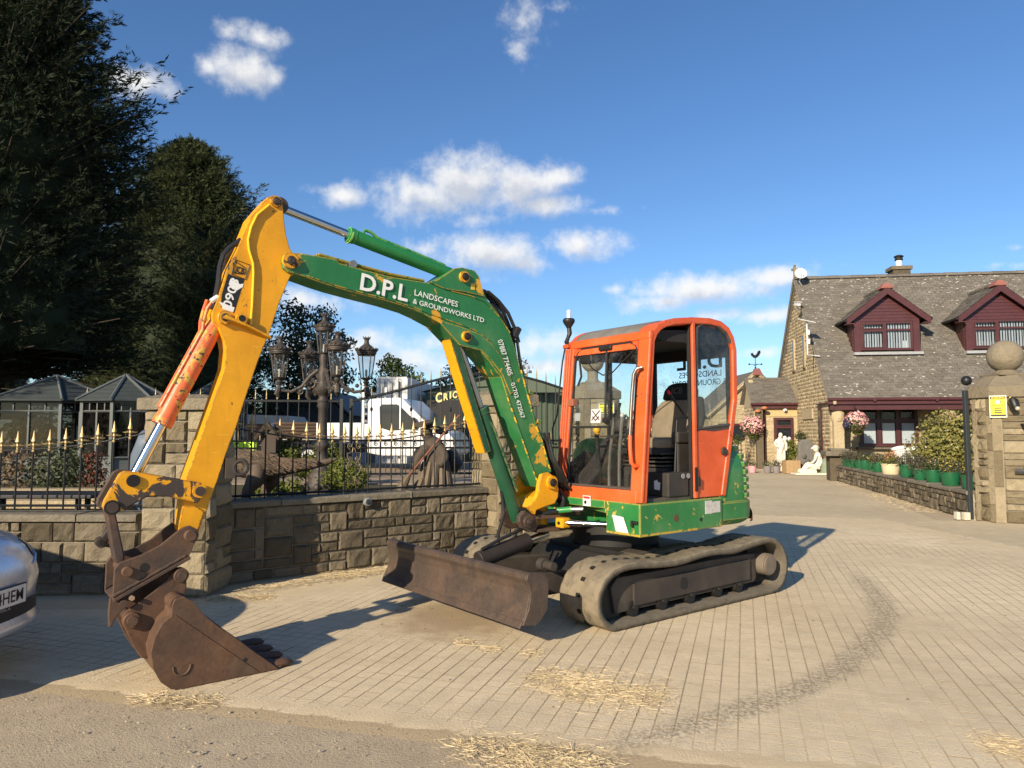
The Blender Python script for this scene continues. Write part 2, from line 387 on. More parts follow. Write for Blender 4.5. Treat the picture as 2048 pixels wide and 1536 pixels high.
mat_drive = ground_mat('dusty drive', (.55, .455, .30), (.47, .385, .25), (.32, .26, .17), .5, .010, False)
mat_paver = ground_mat('concrete block', (.68, .565, .385), (.56, .46, .305), (.36, .29, .185), .7, .010)
mat_sand = ground_mat('joint sand', (.57, .46, .295), (.61, .50, .325), (.40, .32, .20), .55, .008)
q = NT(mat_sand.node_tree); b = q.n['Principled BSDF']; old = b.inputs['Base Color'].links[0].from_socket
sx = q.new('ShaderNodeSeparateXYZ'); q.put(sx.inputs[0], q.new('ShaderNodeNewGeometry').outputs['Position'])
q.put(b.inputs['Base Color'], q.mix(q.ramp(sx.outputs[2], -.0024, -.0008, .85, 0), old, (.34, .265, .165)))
q = NT(mat_paver.node_tree); b = q.n['Principled BSDF']; old = b.inputs['Base Color'].links[0].from_socket   # sett sides darkened to joint-soil colour, offsetting the low sun on them
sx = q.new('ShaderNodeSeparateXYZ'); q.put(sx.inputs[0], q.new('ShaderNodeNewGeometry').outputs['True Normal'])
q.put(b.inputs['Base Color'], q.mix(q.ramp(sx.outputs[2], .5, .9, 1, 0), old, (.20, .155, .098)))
E2 = [(-5.6, 5.06), (-3.06, 4.35), (-.82, 3.72), (.62, 3.31), (1.04, 3.2), (3.2, 2.62), (6.9, 1.7)]
mb = MB(); n = 24
mb.ngon([(-400, -60, -.014), (400, -60, -.014), (400, 900, -.014), (-400, 900, -.014)])
ground = tag(build(mb, 'ground', mat_tarmac), kind='structure')
dr = MB().ngon([(x, y, -.010) for x, y in [(-5.6, 6.02), (-3.3, 6.02), (-2.55, 6.42), (-.1, 8.55), (1.6, 12.6), (4.1, 12.9), (6.28, 12.3), (6.55, 9.0), (6.9, 1.7), (14, 0), (14, 11), (7.2, 12.2), (10.4, 23), (11.5, 26.2), (60, 60), (-5, 60), (1.2, 15.4), (-.3, 9.4), (-2.9, 7.1), (-5.6, 6.6)]])
tag(build(dr, 'driveway', mat_drive), kind='structure')
region = E2+[(6.55, 9.0), (6.28, 12.3), (4.1, 12.9), (1.6, 12.6), (-.1, 8.55), (-2.55, 6.42), (-3.3, 6.02), (-5.6, 6.02)]
region2 = [(x, y-.2) for x, y in E2]+region[len(E2):]
def inside(x, y, poly=region):
    r = False; n = len(poly)
    for i in range(n):
        (x0, y0), (x1, y1) = poly[i], poly[(i+1) % n]
        if (y0 > y) != (y1 > y) and x < (x1-x0)*(y-y0)/(y1-y0)+x0: r = not r
    return r
def edge_front(x):
    for (x0, y0), (x1, y1) in zip(E2, E2[1:]):
        if x0 <= x <= x1: return y0+(y1-y0)*(x-x0)/(x1-x0)
    return 2.
def sand_z(x, y):
    h = mnoise.fractal(Vector((x*.75, y*.75, 3.1)), .9, 2.1, 4)*.0017
    d = (y-edge_front(x))
    h += .0024*math.exp(-max(d, 0)*8)*(.8+.9*mnoise.noise(Vector((x*2.1, y*2.1, 7))))+.0028*math.exp(-((d-.05-.04*mnoise.noise(Vector((x*1.7, 2, 1))))/.05)**2) if d > 0 else (.0018+d*.13)
    h += .0042*math.exp(-((x+.45)**2+(y-5.75)**2)/.35)
    w = (x+2.55)*.613-(y-6.42)*.79        # distance in front of the garden wall strip
    h += .007*math.exp(-max(w, 0)*5) if x > -2.6 else .007*math.exp(-max(6.02-y, 0)*5)
    h += .006*math.exp(-max(6.45-x, 0)*3)
    if y > 9: h += min(.0035, (y-9)*.0008)
    return -.0020+h
gx = np.arange(-5.6, 7.0, .09); gy = np.arange(1.3, 12.95, .09); V = []; F = []; idx = {}
for i, x in enumerate(gx):
    for j, y in enumerate(gy):
        if inside(x, y, region2): idx[i, j] = len(V); V.append((x, y, max(sand_z(x, y), -.03)))
for (i, j), a in idx.items():
    if (i+1, j) in idx and (i, j+1) in idx and (i+1, j+1) in idx: F.append((a, idx[i+1, j], idx[i+1, j+1], idx[i, j+1]))
paving = tag(thing('block_paving', None, None), kind='structure')
tag(build_np('joint_sand', V, F, mat_sand, paving, smooth='all'), kind='structure')
ux = Vector((.31, .951, 0)).normalized(); uy = Vector((-ux.y, ux.x, 0)); lay = []
for a in range(-110, 190):
    for r in range(-110, 130):
        p = ux*(a*.1+random.gauss(0, .0012))+uy*(r*.1)+Vector((1, 6, 0))
        if inside(p.x, p.y) and inside(p.x+ux.x*.04, p.y+ux.y*.04) and inside(p.x-ux.x*.04, p.y-ux.y*.04): lay.append(p)
def paver(l=.0930, w=.0925, t=.0):
    vs = []
    for dx, dz in ((0, -.04), (0, -.0005), (.0014, 0)):
        for i, j in ((-1, -1), (1, -1), (1, 1), (-1, 1)): vs.append((i*(l/2-dx), j*(w/2-dx), dz+t))
    fs = [(8, 9, 10, 11)]
    for k in (0, 4):
        for i in range(4): fs.append((k+i, k+(i+1) % 4, k+4+(i+1) % 4, k+4+i))
    return vs, fs
lay.sort(key=lambda p: (not (in_view(p) and p.y/p.length > .3 and p.y > 2.55), p.length))
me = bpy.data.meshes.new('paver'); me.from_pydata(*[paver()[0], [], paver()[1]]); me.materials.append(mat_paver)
ang = math.atan2(ux.y, ux.x); mass = MB()
for k, p in enumerate(lay):
    z = random.gauss(.0, .0004); rz = ang+random.gauss(0, .008)
    if k < 300:
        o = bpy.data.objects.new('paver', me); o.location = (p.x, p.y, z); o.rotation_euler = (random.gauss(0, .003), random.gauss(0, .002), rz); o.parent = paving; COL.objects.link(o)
    else:
        v, f = paver(); m4 = Matrix.Translation((p.x, p.y, z)) @ Matrix.Rotation(rz, 4, 'Z') @ Matrix.Rotation(random.gauss(0, .003), 4, 'X')
        mass.add([m4 @ Vector(q) for q in v], f)
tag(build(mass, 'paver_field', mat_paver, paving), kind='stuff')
# loose grit
def gravel(label, areas, n, size, mat):
    V = []; F = []
    for k in range(n):
        x0, y0, x1, y1 = random.choice(areas); x = random.uniform(x0, x1); y = random.uniform(y0, y1); s = size*random.uniform(.4, 1.2)*(1 if random.random() < .93 else 2.2)
        a = random.random()*6; b = len(V); c, d = math.cos(a)*s, math.sin(a)*s
        V += [(x+c, y+d, 0), (x-d*.8, y+c*.8, 0), (x-c, y-d, 0), (x+d*.7, y-c*.7, 0), (x+random.gauss(0, s*.2), y, s*.8)]
        F += [(b, b+1, b+4), (b+1, b+2, b+4), (b+2, b+3, b+4), (b+3, b, b+4)]
    V = np.array(V); V[:, 2] -= .003
    return tag(build_np('gravel', V, F, mat), label, 'gravel', None, 'stuff')
mat_grit = M('grit', (.40, .33, .23), .9, var=.5, scale=4, tint=0)
gravel('loose grit scattered over the dusty tarmac at the front', [(-4, 2.2, 3, 3.9), (-3.5, 3.3, .5, 4.4)], 3000, .005, mat_grit)
gravel('grit and crumbs of earth scattered over the block paving', [(-3, 4, 4, 8), (0, 3.4, 3.2, 7), (2.2, 5, 6, 9), (-1, 4.8, .2, 6.4)], 2000, .006, M('earth crumbs', (.22, .17, .11), .9, var=.5, scale=4))
gravel('crumbs of earth dropped in a brown patch before the blade', [(-1.0, 5.3, .1, 6.3)], 500, .006, M('earth', (.2, .14, .08), .95, var=.4))
straw('strip of straw lying along the foot of the garden wall', [((-2.5, 6.72), (-.9, 8.0), .14), ((-1.9, 7.35), (-1.2, 7.8), .18)], 2600)
straw('small flat heap of straw between bucket and garden wall', [((-2.72, 6.30), (-2.15, 6.44), .12)], 1300)
straw('broad scatter of straw on the paving before the tracks', [((.1, 4.36), (.45, 4.2), .2), ((.3, 4.17), (.85, 3.98), .16), ((.35, 4.28), (.8, 4.0), .3)], 2600, .012)
straw('straw lying where the paving meets the front tarmac', [((-.25, 3.42), (.42, 3.2), .14), ((-.05, 3.3), (.35, 3.1), .16)], 2400, .014)
straw('wisp of straw in front of the digger bucket', [((-2.05, 4.02), (-1.6, 3.95), .06)], 700, .01)
straw('straw strewn along the foot of the low planter wall', [((9.9, 21.5), (8.2, 13.6), .4), ((8.9, 17.5), (7.6, 13.2), .4)], 3200, .015)
straw('straw patch at the right edge of the front paving', [((2.2, 3.42), (2.6, 3.3), .14)], 900, .014)
straw('three little tufts of straw beside the dozer blade', [((-.36, 5.07), (-.28, 5.03), .06), ((-.18, 4.92), (-.1, 4.88), .05), ((.1, 4.82), (.14, 4.80), .04)], 420, .012)
mat_under = M('undercarriage grime', (.040, .032, .027), .7, var=.4, scale=7, bump=.015, dust=.14)
mat_under2 = M('oily black steel', (.014, .013, .012), .6, var=.4, scale=7, bump=.01)
mat_hose = M('black hydraulic hose', (.018, .018, .018), .42, var=.3, scale=20)
mat_white = M('white decal', (.78, .78, .75), .5, var=.06, scale=30)
mat_blackd = M('black decal', (.02, .02, .02), .45, var=.2, scale=20)
mat_winrub = M('window rubber', (.012, .012, .012), .7, var=.3, scale=9)
# ------------------------------------------------------------------ stone walls
def layout(L, H, u, rng, sizes=None):
    "random squared rubble: rectangles on a grid of pitch about u"
    nx = max(1, round(L/u)); nz = max(1, round(H/u)); occ = [[0]*nx for _ in range(nz)]; out = []
    sizes = sizes or [(3, 1), (4, 1), (2, 1), (3, 2), (2, 2), (3, 1), (2, 2), (3, 1), (2, 1), (3, 2), (1, 1)]
    for j in range(nz):
        for i in range(nx):
            if occ[j][i]: continue
            cand = []
            for w, h in sizes:
                while i+w > nx: w -= 1
                h = min(h, nz-j)
                if w < 1: continue
                k = w
                for kk in range(w):
                    if occ[j][i+kk]: k = kk; break
                w = k
                if all(not occ[j+b][i+a] for a in range(w) for b in range(h)): cand.append((w, h))
            w, h = rng.choice(cand)
            if i+w == nx-1 and not occ[j][nx-1]: w += 1
            if any(occ[j+b][i+a] for a in range(w) for b in range(h)): w, h = cand[0]; 
            for a in range(w):
                for b in range(h): occ[j+b][i+a] = 1
            out.append((i*L/nx, j*H/nz, w*L/nx, h*H/nz))
    return out
def stone_piece(w, h, d, bulge, rng, gap=.006, nx=7, nz=5, chip=.5):
    "rock-faced block: local x width, y outwards, z height"
    w -= gap*2; h -= gap*2; vs = []; fs = []
    ph = rng.random()*9
    lean = rng.uniform(-.5, .5); lz = rng.uniform(-.6, .6)
    for j in range(nz):
        for i in range(nx):
            a = i/(nx-1); b = j/(nz-1); edge = i in (0, nx-1) or j in (0, nz-1)
            if not edge: a = min(.93, max(.07, (a-.5)*1.42+.5)); b = min(.92, max(.08, (b-.5)*1.55+.5))
            k = 0 if edge else bulge*(1+lean*(a-.5)+lz*(b-.5)+1.15*mnoise.noise(Vector((a*3.2*w/.25+ph, b*3*h/.15, ph*3))))
            vs.append((gap+a*w, d+max(k, .15*bulge if not edge else 0), gap+b*h))
    for j in range(nz-1):
        for i in range(nx-1):
            q = j*nx+i; fs.append((q, q+nx, q+nx+1, q+1))
    ring = [i for i in range(nx)]+[j*nx+nx-1 for j in range(1, nz)]+[(nz-1)*nx+i for i in range(nx-2, -1, -1)]+[j*nx for j in range(nz-2, 0, -1)]
    b0 = len(vs)
    for r in ring: vs.append((vs[r][0], 0, vs[r][2]))
    m = len(ring)
    for i in range(m): fs.append((ring[i], ring[(i+1) % m], b0+(i+1) % m, b0+i))
    return vs, fs
def face_stones(p0, u, L, z0, H, unit, rng, d=.02, bulge=.03, sizes=None, skip=None, gap=.006, nx=7, nz=5, zs=None):
    "stones over a vertical face: p0 left end (seen from outside), u along, outward normal = u rotated -90"
    u = Vector((u[0], u[1], 0)).normalized(); n = Vector((u.y, -u.x, 0)); out = []
    for x, z, w, h in layout(L, H, unit, rng, sizes):
        if skip and skip(x, z+z0, w, h): continue
        v, f = stone_piece(w, h, d, bulge*min(1.2, .5+min(w, h)/.2*.5), rng, gap, nx, nz)
        out.append(([tuple(Vector((p0[0], p0[1], 0))+u*(x+a[0])+n*a[1]+Vector((0, 0, z0+z+a[2]))) for a in v], f))
    return out
def stone_mat(name, c1, c2, dark, lichen=.25, tint=.3):
    m, q, b = bsdf(name); v = coords(q); oi = q.math('FRACT', q.math('MULTIPLY_ADD', q.new('ShaderNodeNewGeometry').outputs['Random Per Island'], 7.31, q.new('ShaderNodeObjectInfo').outputs['Random']))
    n = q.noise(v, 6, 8, .65, .3); f = q.noise(v, 55, 6, .7); bg = q.noise(v, 2.0, 4, .5)
    c = q.mix(q.ramp(q.math('MULTIPLY_ADD', oi, .5, q.math('MULTIPLY', bg, .6)), .3, .75), c1, c2)
    c = q.mix(1., c, q.math('MULTIPLY_ADD', n, 1.0, .5), 'MULTIPLY')
    c = q.mix(1., c, q.math('MULTIPLY_ADD', oi, 2*tint, 1-tint), 'MULTIPLY')
    c = q.mix(q.ramp(n, .52, .72, 0, .55), c, dark)
    c = q.mix(q.math('MULTIPLY', q.ramp(q.noise(v, 17, 5, .7), .66, .74), lichen), c, (.42, .40, .32))
    q.put(b.inputs['Base Color'], c); b.inputs['Roughness'].default_value = .9; b.inputs['Specular IOR Level'].default_value = .2
    bp = q.new('ShaderNodeBump'); bp.inputs['Strength'].default_value = .8; bp.inputs['Distance'].default_value = .045
    q.put(bp.inputs['Height'], q.math('ADD', q.math('MULTIPLY', q.noise(v, 16, 7, .7, .5), .8), q.math('MULTIPLY_ADD', f, .22, q.math('MULTIPLY', n, .7)))); q.put(b.inputs['Normal'], bp.outputs[0]); return m
mat_gstone = stone_mat('weathered gritstone', (.125, .102, .068), (.175, .145, .10), (.05, .043, .032), .35, .24)
mat_pstone = stone_mat('paler gritstone', (.205, .165, .10), (.26, .215, .14), (.08, .065, .042))
mat_hstone = stone_mat('warm sandstone', (.44, .355, .22), (.40, .325, .205), (.24, .185, .11), .05, .16)
mat_coping = stone_mat('coping stone', (.17, .145, .105), (.2, .175, .13), (.085, .075, .055), .5, .15)
mat_capst = stone_mat('pillar cap stone', (.21, .175, .12), (.235, .20, .14), (.12, .10, .068), .7, .1)
mat_mortar = M('mortar', (.30, .26, .2), .95, var=.2, scale=30, bump=.02)
mat_iron = M('black iron', (.012, .013, .014), .45, var=.3, scale=12, bump=.003)
mat_gold = M('gold paint', (.38, .275, .12), .42, metal=.3, var=.25, scale=20, col2=(.25, .17, .07), c2at=(.6, .75))
rw = random.Random(5)
def coping(parent, p0, u, L, z, t, w, back, joints, mat=None):
    "row of coping slabs: p0 front face line, overhangs outwards"
    u = Vector((u[0], u[1], 0)).normalized(); n = Vector((u.y, -u.x, 0)); x = 0
    cuts = [0]+joints+[L]
    for a, b in zip(cuts, cuts[1:]):
        mb = MB(); g = .003
        for (s, zz) in ((a+g, z), (b-g, z)): pass
        P = Vector((p0[0], p0[1], 0)); hz = rw.uniform(-.002, .002)
        poly = [(w, z+hz), (w, z+t-.012+hz), (w-.02, z+t+hz), (-back, z+t+hz), (-back, z+hz)]
        vs = [P+u*(a+g)+n*k+Vector((0, 0, zz)) for k, zz in poly]+[P+u*(b-g)+n*k+Vector((0, 0, zz)) for k, zz in poly]
        m = len(poly)
        mb.add(vs, [tuple(range(m)), tuple(range(2*m-1, m-1, -1))]+[(i, (i+1) % m, (i+1) % m+m, i+m) for i in range(m)])
        build(mb, 'coping_slab', mat or mat_coping, parent, bevel=.006)
def core(parent, p0, u, L, z0, z1, t, name='mortar_core', mat=None):
    u = Vector((u[0], u[1], 0)).normalized(); n = Vector((u.y, -u.x, 0)); P = Vector((p0[0], p0[1], 0))
    a, b = P, P+u*L; vs = [(*q.xy, z) for z in (z0, z1) for q in (a, b, b-n*t, a-n*t)]
    return build(MB().add(vs, [(3, 2, 1, 0), (4, 5, 6, 7)]+[(i, (i+1) % 4, (i+1) % 4+4, i+4) for i in range(4)]), name, mat or mat_mortar, parent)
UW = (.79, .613)
def garden_wall(label, p0, u, L, H, joints, seed):
    t = thing('garden_wall', label, 'wall', (p0[0], p0[1], 0), group='garden walls')
    core(t, (p0[0], p0[1]), u, L, -.05, H, .3)
    emit_pieces(t, face_stones(p0, u, L, 0, H, .098, random.Random(seed), .014, .019), mat_gstone, 'stone', 'stonework')
    coping(t, p0, u, L, H, .065, .055, .33, joints)
    return t
gw1 = garden_wall('short stone wall with coping behind the silver car', (-6.6, 6.55), (1, 0), 3.2, .655, [1.1, 2.65], 3)
gw2 = garden_wall('long stone garden wall with coping between its two pillars', (-2.80, 6.96), UW, 3.15, .725, [.55, 2.05], 11)
def pillar(label, c, w, u, H, cap_z, cap_t, seed, mat, unit=.1):
    "square stone pillar; c = centre, u = direction of its front face"
    u = Vector((u[0], u[1], 0)).normalized(); v = Vector((-u.y, u.x, 0)); c = Vector((c[0], c[1], 0)); h = w/2
    t = thing('stone_pillar', label, 'pillar', tuple(c), group='stone gate pillars')
    k = h-.012; b = MB(); m4 = Matrix((( u.x, v.x, 0, c.x), (u.y, v.y, 0, c.y), (0, 0, 1, 0), (0, 0, 0, 1)))
    b.box((0, 0, H/2-.02), (2*k, 2*k, H+.02)); b.xf(m4); build(b, 'mortar_core', mat_mortar, t)
    P = []; rng = random.Random(seed)
    for a, d in ((-u*h-v*k, u), (u*k-u*0-v*h, v), (-u*k+v*h, -v)):
        p = c+a
        P += face_stones((p.x, p.y), d, w if d == u else w-.02, 0, H, unit, rng, .014, .020, [(2, 2), (3, 2), (3, 1), (4, 2), (2, 1), (3, 2)])
    emit_pieces(t, P, mat, 'stone', 'stonework')
    cb = MB(); e = h+.055
    cb.prism([(-e, -e), (e, -e), (e, e), (-e, e)], cap_z, cap_z+cap_t*.72, 'xy')
    cb2 = MB(); r = [(-e+.004, -e+.004), (e-.004, -e+.004), (e-.004, e-.004), (-e+.004, e-.004)]
    vs = [(x, y, cap_z+cap_t*.722) for x, y in r]+[(x*.55, y*.55, cap_z+cap_t) for x, y in r]
    cb2.add(vs, [(4, 5, 6, 7)]+[(i, (i+1) % 4, (i+1) % 4+4, i+4) for i in range(4)])
    cb.add(cb2.v, cb2.f); cb.xf(m4); build(cb, 'capstone', mat_capst, t, bevel=.01)
    return t
pillar('square stone pillar behind the yellow digger arm', (-3.03, 6.72), .58, (1, 0), 1.665, 1.665, .15, 21, mat_pstone)
pillar('square stone pillar standing behind the green boom ram', (-.12, 9.12), .56, UW, 1.80, 1.80, .2, 22, mat_pstone)
# round vent light fixed to the wall
v = Vector((UW[0], UW[1], 0)); nn = Vector((UW[1], -UW[0], 0)); c = Vector((-2.80, 6.96, .71))+v*1.50
lt = thing('wall_light', 'small round grey wall light under the garden wall coping', 'wall light', tuple(c+nn*.03))
mb = MB(); mb.cyl(c+nn*.02, c+nn*.085, .045, 20); build(mb, 'housing', M('grey plastic', (.22, .24, .25), .5), lt, smooth=True, bevel=.006)
mb = MB(); mb.cyl(c+nn*.084, c+nn*.09, .03, 16); mb2 = MB(); mb2.box((0, 0, 0), (.05, .01, .012)); mb2.xf(Matrix.Translation(c+nn*.092) @ Matrix.Rotation(math.atan2(v.y, v.x), 4, 'Z')); mb.add(mb2.v, mb2.f)
build(mb, 'louvre', M('dark lens', (.05, .055, .06), .3), lt)

# ------------------------------------------------------------------ railings
def finial(p, s=1.):
    mb = MB(); x, y, z = p
    mb.lathe([(.010, 0), (.016, .012), (.010, .03), (.011, .05), (.017, .062), (.010, .075), (.012, .088), (.024, .1), (.012, .14), (.002, .2)], (x, y, z), 8, 1, .8)
    for sx in (-1, 1):
        pts = [(x, y, z+.06), (x+sx*.022*UW[0], y+sx*.022*UW[1], z+.068), (x+sx*.04*UW[0], y+sx*.04*UW[1], z+.062), (x+sx*.062*UW[0], y+sx*.062*UW[1], z+.066)]
        mb.tube(pts, [.009, .011, .008, .003], 6)
    return mb
def railing(label, xs, pos, zrail, ztop, zbot, ends, group=None):
    t = thing('railing', label, 'railing', tuple(pos(xs[0]))+(zbot,), group='garden wall railings')
    for x in xs:
        p = pos(x); zt = ztop(x)
        b = build(MB().tube([(*p, zbot-.035), (*p, zt-.2)], .0085, 6), 'bar', mat_iron, t)
        build(finial((*p, zt-.2)), 'finial', mat_gold, b, smooth=True)
    n = 26; X = [ends[0]+(ends[1]-ends[0])*i/n for i in range(n+1)]
    build(MB().tube([(*pos(x), zrail(x)) for x in X], .011, 6, flat=.7), 'top_rail', mat_iron, t, smooth=True)
    build(MB().tube([(*pos(ends[0]), zbot), (*pos(ends[1]), zbot)], .012, 4), 'bottom_rail', mat_iron, t)
    return t
f1 = lambda x: (x, 6.63)
zr1 = lambda x: 1.30+.15*((x+4.75)/1.3)**2 if x > -4.75 else 1.30+.02*(x+4.75)**2
railing('black railing with gold spear finials on the wall by the car', [-4.6-.149*k for k in range(12, 0, -1)]+[-4.6+.149*k for k in range(8)], f1, zr1, lambda x: zr1(x)+.175, .79, (-6.5, -3.36))
def f2(t): return (-2.80+UW[0]*t-UW[1]*.07-.0, 6.96+UW[1]*t+UW[0]*.07)
def zr2(t): return float(np.interp(t, [0, .15, .56, .91, 1.44, 1.81, 2.0, 2.45, 2.94, 3.15], [1.53, 1.50, 1.435, 1.40, 1.38, 1.385, 1.40, 1.465, 1.54, 1.57]))
def zt2(t): return float(np.interp(t, [0, .27, .56, .99, 1.42, 1.72, 2.0, 2.29, 2.58, 2.87], [1.71, 1.665, 1.61, 1.565, 1.552, 1.562, 1.585, 1.625, 1.675, 1.72]))
rl = railing('black railing with gold spear finials dipping between the two pillars', [.13+.1437*k for k in range(20)], f2, zr2, zt2, .835, (0.0, 3.1))
def spiral(c, r, turns, a0, sgn=1, n=22):
    return [(c[0]+r*(1-.8*i/n)*math.cos(a0+sgn*turns*2*math.pi*i/n), c[1]+r*(1-.8*i/n)*math.sin(a0+sgn*turns*2*math.pi*i/n)) for i in range(n+1)]
mb = MB()
def onw(t0, pts): 
    return [(f2(t0+a)[0]+UW[1]*.012, f2(t0+a)[1]-UW[0]*.012, b) for a, b in pts]
for s in (-1, 1):
    for zc, r, a0 in ((1.32, .035, -math.pi/2), (1.17, .03, math.pi/2), (1.12, .032, -math.pi/2), (.93, .04, math.pi/2)):
        mb.tube(onw(1.385, [(s*(.045+p[0]), p[1]) for p in spiral((0, zc), r, 1.3, a0)]), .0055, 5)
    mb.tube(onw(1.385, [(s*a, b) for a, b in ((.01, 1.30), (.02, 1.25), (.08, 1.24), (.075, 1.19), (.045, 1.15), (.09, 1.1), (.07, 1.03), (.02, .99), (.03, .93), (.07, .90))]), .0055, 5)
build(mb, 'scroll_panel', M('aged gold', (.20, .16, .09), .5, metal=.3), rl)
# ------------------------------------------------------------------ the stone house
HO = Vector((11.6, 26.0, 0)); HU = Vector((.991, -.13, 0)); HV = Vector((.13, .991, 0))
def hp_(a, d, z): return HO+HU*a+HV*d+Vector((0, 0, z))
house = thing('stone_house', 'stone house with grey tiled roof and two maroon dormers', 'house', tuple(HO), math.atan2(-.13, .991))
mat_tile = stone_mat('roof tile', (.140, .125, .105), (.158, .143, .12), (.095, .085, .07), .45, .10)
mat_lead = M('lead flashing', (.30, .31, .32), .5, var=.3, scale=9)
mat_maroon = M('maroon woodgrain plastic', (.068, .02, .021), .42, var=.3, scale=5, spec=.5)
mat_pane = M('dark window glass', (.02, .024, .03), .12, var=.1, spec=.5)
mat_blind = M('white blind', (.62, .63, .62), .8, var=.06)
mat_wood = M('dark timber', (.05, .034, .024), .7, var=.3)
mat_lichen = M('lichen', (.50, .49, .42), .95, var=.3, scale=20)
EZ, RZ, ED, RD = 2.72, 8.06, -.36, 3.88      # eave and ridge heights and depths
LX = 13.0                                     # length of house along its front
def roof_z(d): return EZ+(RZ-EZ)*(d-ED)/(RD-ED)
def hbox(a0, a1, d0, d1, z0, z1, name, mat, parent=house, bevel=.0, **k):
    return build(MB().box(((a0+a1)/2, (d0+d1)/2, (z0+z1)/2), (a1-a0, d1-d0, z1-z0)), name, mat, parent, bevel=bevel, local=True, **k)
# body of the walls: recessed porch front, gables
WD = 1.25                                     # porch depth
hbox(.02, LX-.02, WD, 7.6, -.1, 2.7, 'wall_core', mat_hstone)
gb = MB().prism([(.03, -.1), (7.7, -.1), (7.7, 2.45), (RD, RZ-.22), (ED+.35, 2.45+.25), (.03, 2.6)], .03, .3, 'yz'); build(gb, 'gable_core', mat_hstone, house, local=True)
gb = MB().prism([(.03, 2.45), (7.7, 2.45), (RD, RZ-.25)], LX-.3, LX-.03, 'yz'); build(gb, 'gable_core', mat_hstone, house, local=True)
rng = random.Random(9); ST = []
def skip_g(x, z, w, h):
    d = 7.7-x-w/2; zz = z+h/2
    if zz > roof_z(d if d < RD else 2*RD-d)-.22: return True
    if d > 4.2 and zz < 3.6: return True
    if .85 < d < 1.35 and .5 < zz < 2.5: return True
    return any(abs(d-c) < .16 and 4.2 < zz < 5.6 for c in (3.0, 4.6))
hu = (-HV.x, -HV.y); p0 = hp_(0.03, 7.7, 0)
ST += face_stones((p0.x, p0.y), hu, 7.7, 0, 7.8, .145, rng, .012, .035, [(2, 1), (3, 1), (2, 1), (4, 1), (1, 1)], skip_g, .009, 4, 3)
def skip_p(x, z, w, h): return 1.15 < x+w/2 < 3.6 and .75 < z+h/2 < 2.75
p0 = hp_(.3, WD-.03, 0)
ST += face_stones((p0.x, p0.y), HU, 8.5, 0, 2.7, .22, rng, .008, .008, [(2, 1), (3, 1), (1, 1)], skip_p, .006, 3, 3)
p0 = hp_(.03, .0, 0); ST += face_stones((p0.x, p0.y), HU, .42, 0, 2.6, .21, rng, .01, .006, [(2, 1), (1, 1)], None, .006, 3, 3)
# roof tiles
pieces = []
n_c = 52; sl = math.hypot(RZ-EZ, RD-ED); step = sl/n_c; sv = Vector((0, (RD-ED)/sl, (RZ-EZ)/sl)); nv = Vector((0, -sv.z, sv.y))
def tile_rows(a0, a1, rows, org, s_v, n_v, st, tw=.27, skip=None, xd=Vector((1, 0, 0))):
    out = []
    for r in range(rows):
        x = a0-(tw/2 if r % 2 else 0)
        while x < a1-.02:
            xa, xb = max(a0, x)+.006, min(a1, x+tw)-.006; x += tw
            if xb-xa < .04: continue
            if skip and skip((xa+xb)/2, r): continue
            lift = rng.uniform(.012, .022); tl = rng.uniform(-.004, .004)
            b = org+s_v*(r*st); vs = []
            for s_, h in ((-.012, lift), (st+.03, .006)):
                for xx, t in ((xa, tl), (xb, -tl)): vs.append(b+s_v*s_+n_v*(h+t)+xd*xx)
            for xx, t in ((xa, tl), (xb, -tl)): vs.append(b+s_v*(-.012)+n_v*(lift-.020)+xd*xx)
            out.append(([tuple(q) for q in vs], [(0, 1, 3, 2), (4, 5, 1, 0)]))
    return out
dorm = []
DOR = [(2.47, 1.0), (6.42, 1.0)]
def skip_t(x, r):
    d = ED+(RD-ED)*(r+.5)/n_c
    return any(abs(x-c) < 1.1 and d > 1.08 and roof_z(d) < 5.7 for c, _ in DOR)
T1 = tile_rows(-.10, LX+.1, n_c, Vector((0, ED, EZ)), sv, nv, step, skip=skip_t)
Mh = rmat(house)
hv = lambda P: [([tuple(Mh @ Vector(q)) for q in v], f) for v, f in P]
deck = MB(); deck.add([(-.08, ED, EZ-.05), (LX+.08, ED, EZ-.05), (LX+.08, RD, RZ-.05), (-.08, RD, RZ-.05), (-.08, 2*RD-ED, EZ-.05), (LX+.08, 2*RD-ED, EZ-.05)], [(0, 1, 2, 3), (3, 2, 5, 4)])
build(deck, 'roof_deck', mat_tile, house, local=True)
# lichen spots sitting on the tiles
lm = []; 
for k in range(900):
    a = rng.uniform(-.05, 9.2); s = sl*(1-rng.random()**1.9) if rng.random() < .7 else rng.uniform(0, sl); d = ED+(RD-ED)*s/sl
    if any(abs(a-c) < 1.6 and d > 1.0 and roof_z(d) < 7.1-abs(a-c)*.8 for c, _ in DOR): continue
    c = Vector((a, ED, EZ))+sv*s+nv*.026; r0 = rng.uniform(.008, .040); m = 7
    lm.append([c+Vector((1.5*r0*rng.uniform(.6, 1.2)*math.cos(i/m*6.283), 0, 0))+sv*(.55*r0*rng.uniform(.6, 1.2)*math.sin(i/m*6.283)) for i in range(m)])
mb = MB()
for q in lm: mb.add(q, [tuple(range(7))])
tag(build(mb, 'lichen', mat_lichen, house, local=True), kind='stuff')
# ridge tiles
for k in range(20):
    a = -.1+k*.46; P_ = MB()
    P_.add([(a+x, RD+y, RZ+z) for x in (.004, .452) for y, z in ((-.15, -.06), (-.10, .03), (0, .075+.01*(k % 2)), (.10, .03), (.15, -.06))], [(0, 1, 2, 3, 4)[::-1], (5, 6, 7, 8, 9)]+[(i, i+1, i+6, i+5) for i in range(4)])
    build(P_, 'ridge_tile', mat_tile, house, local=True)
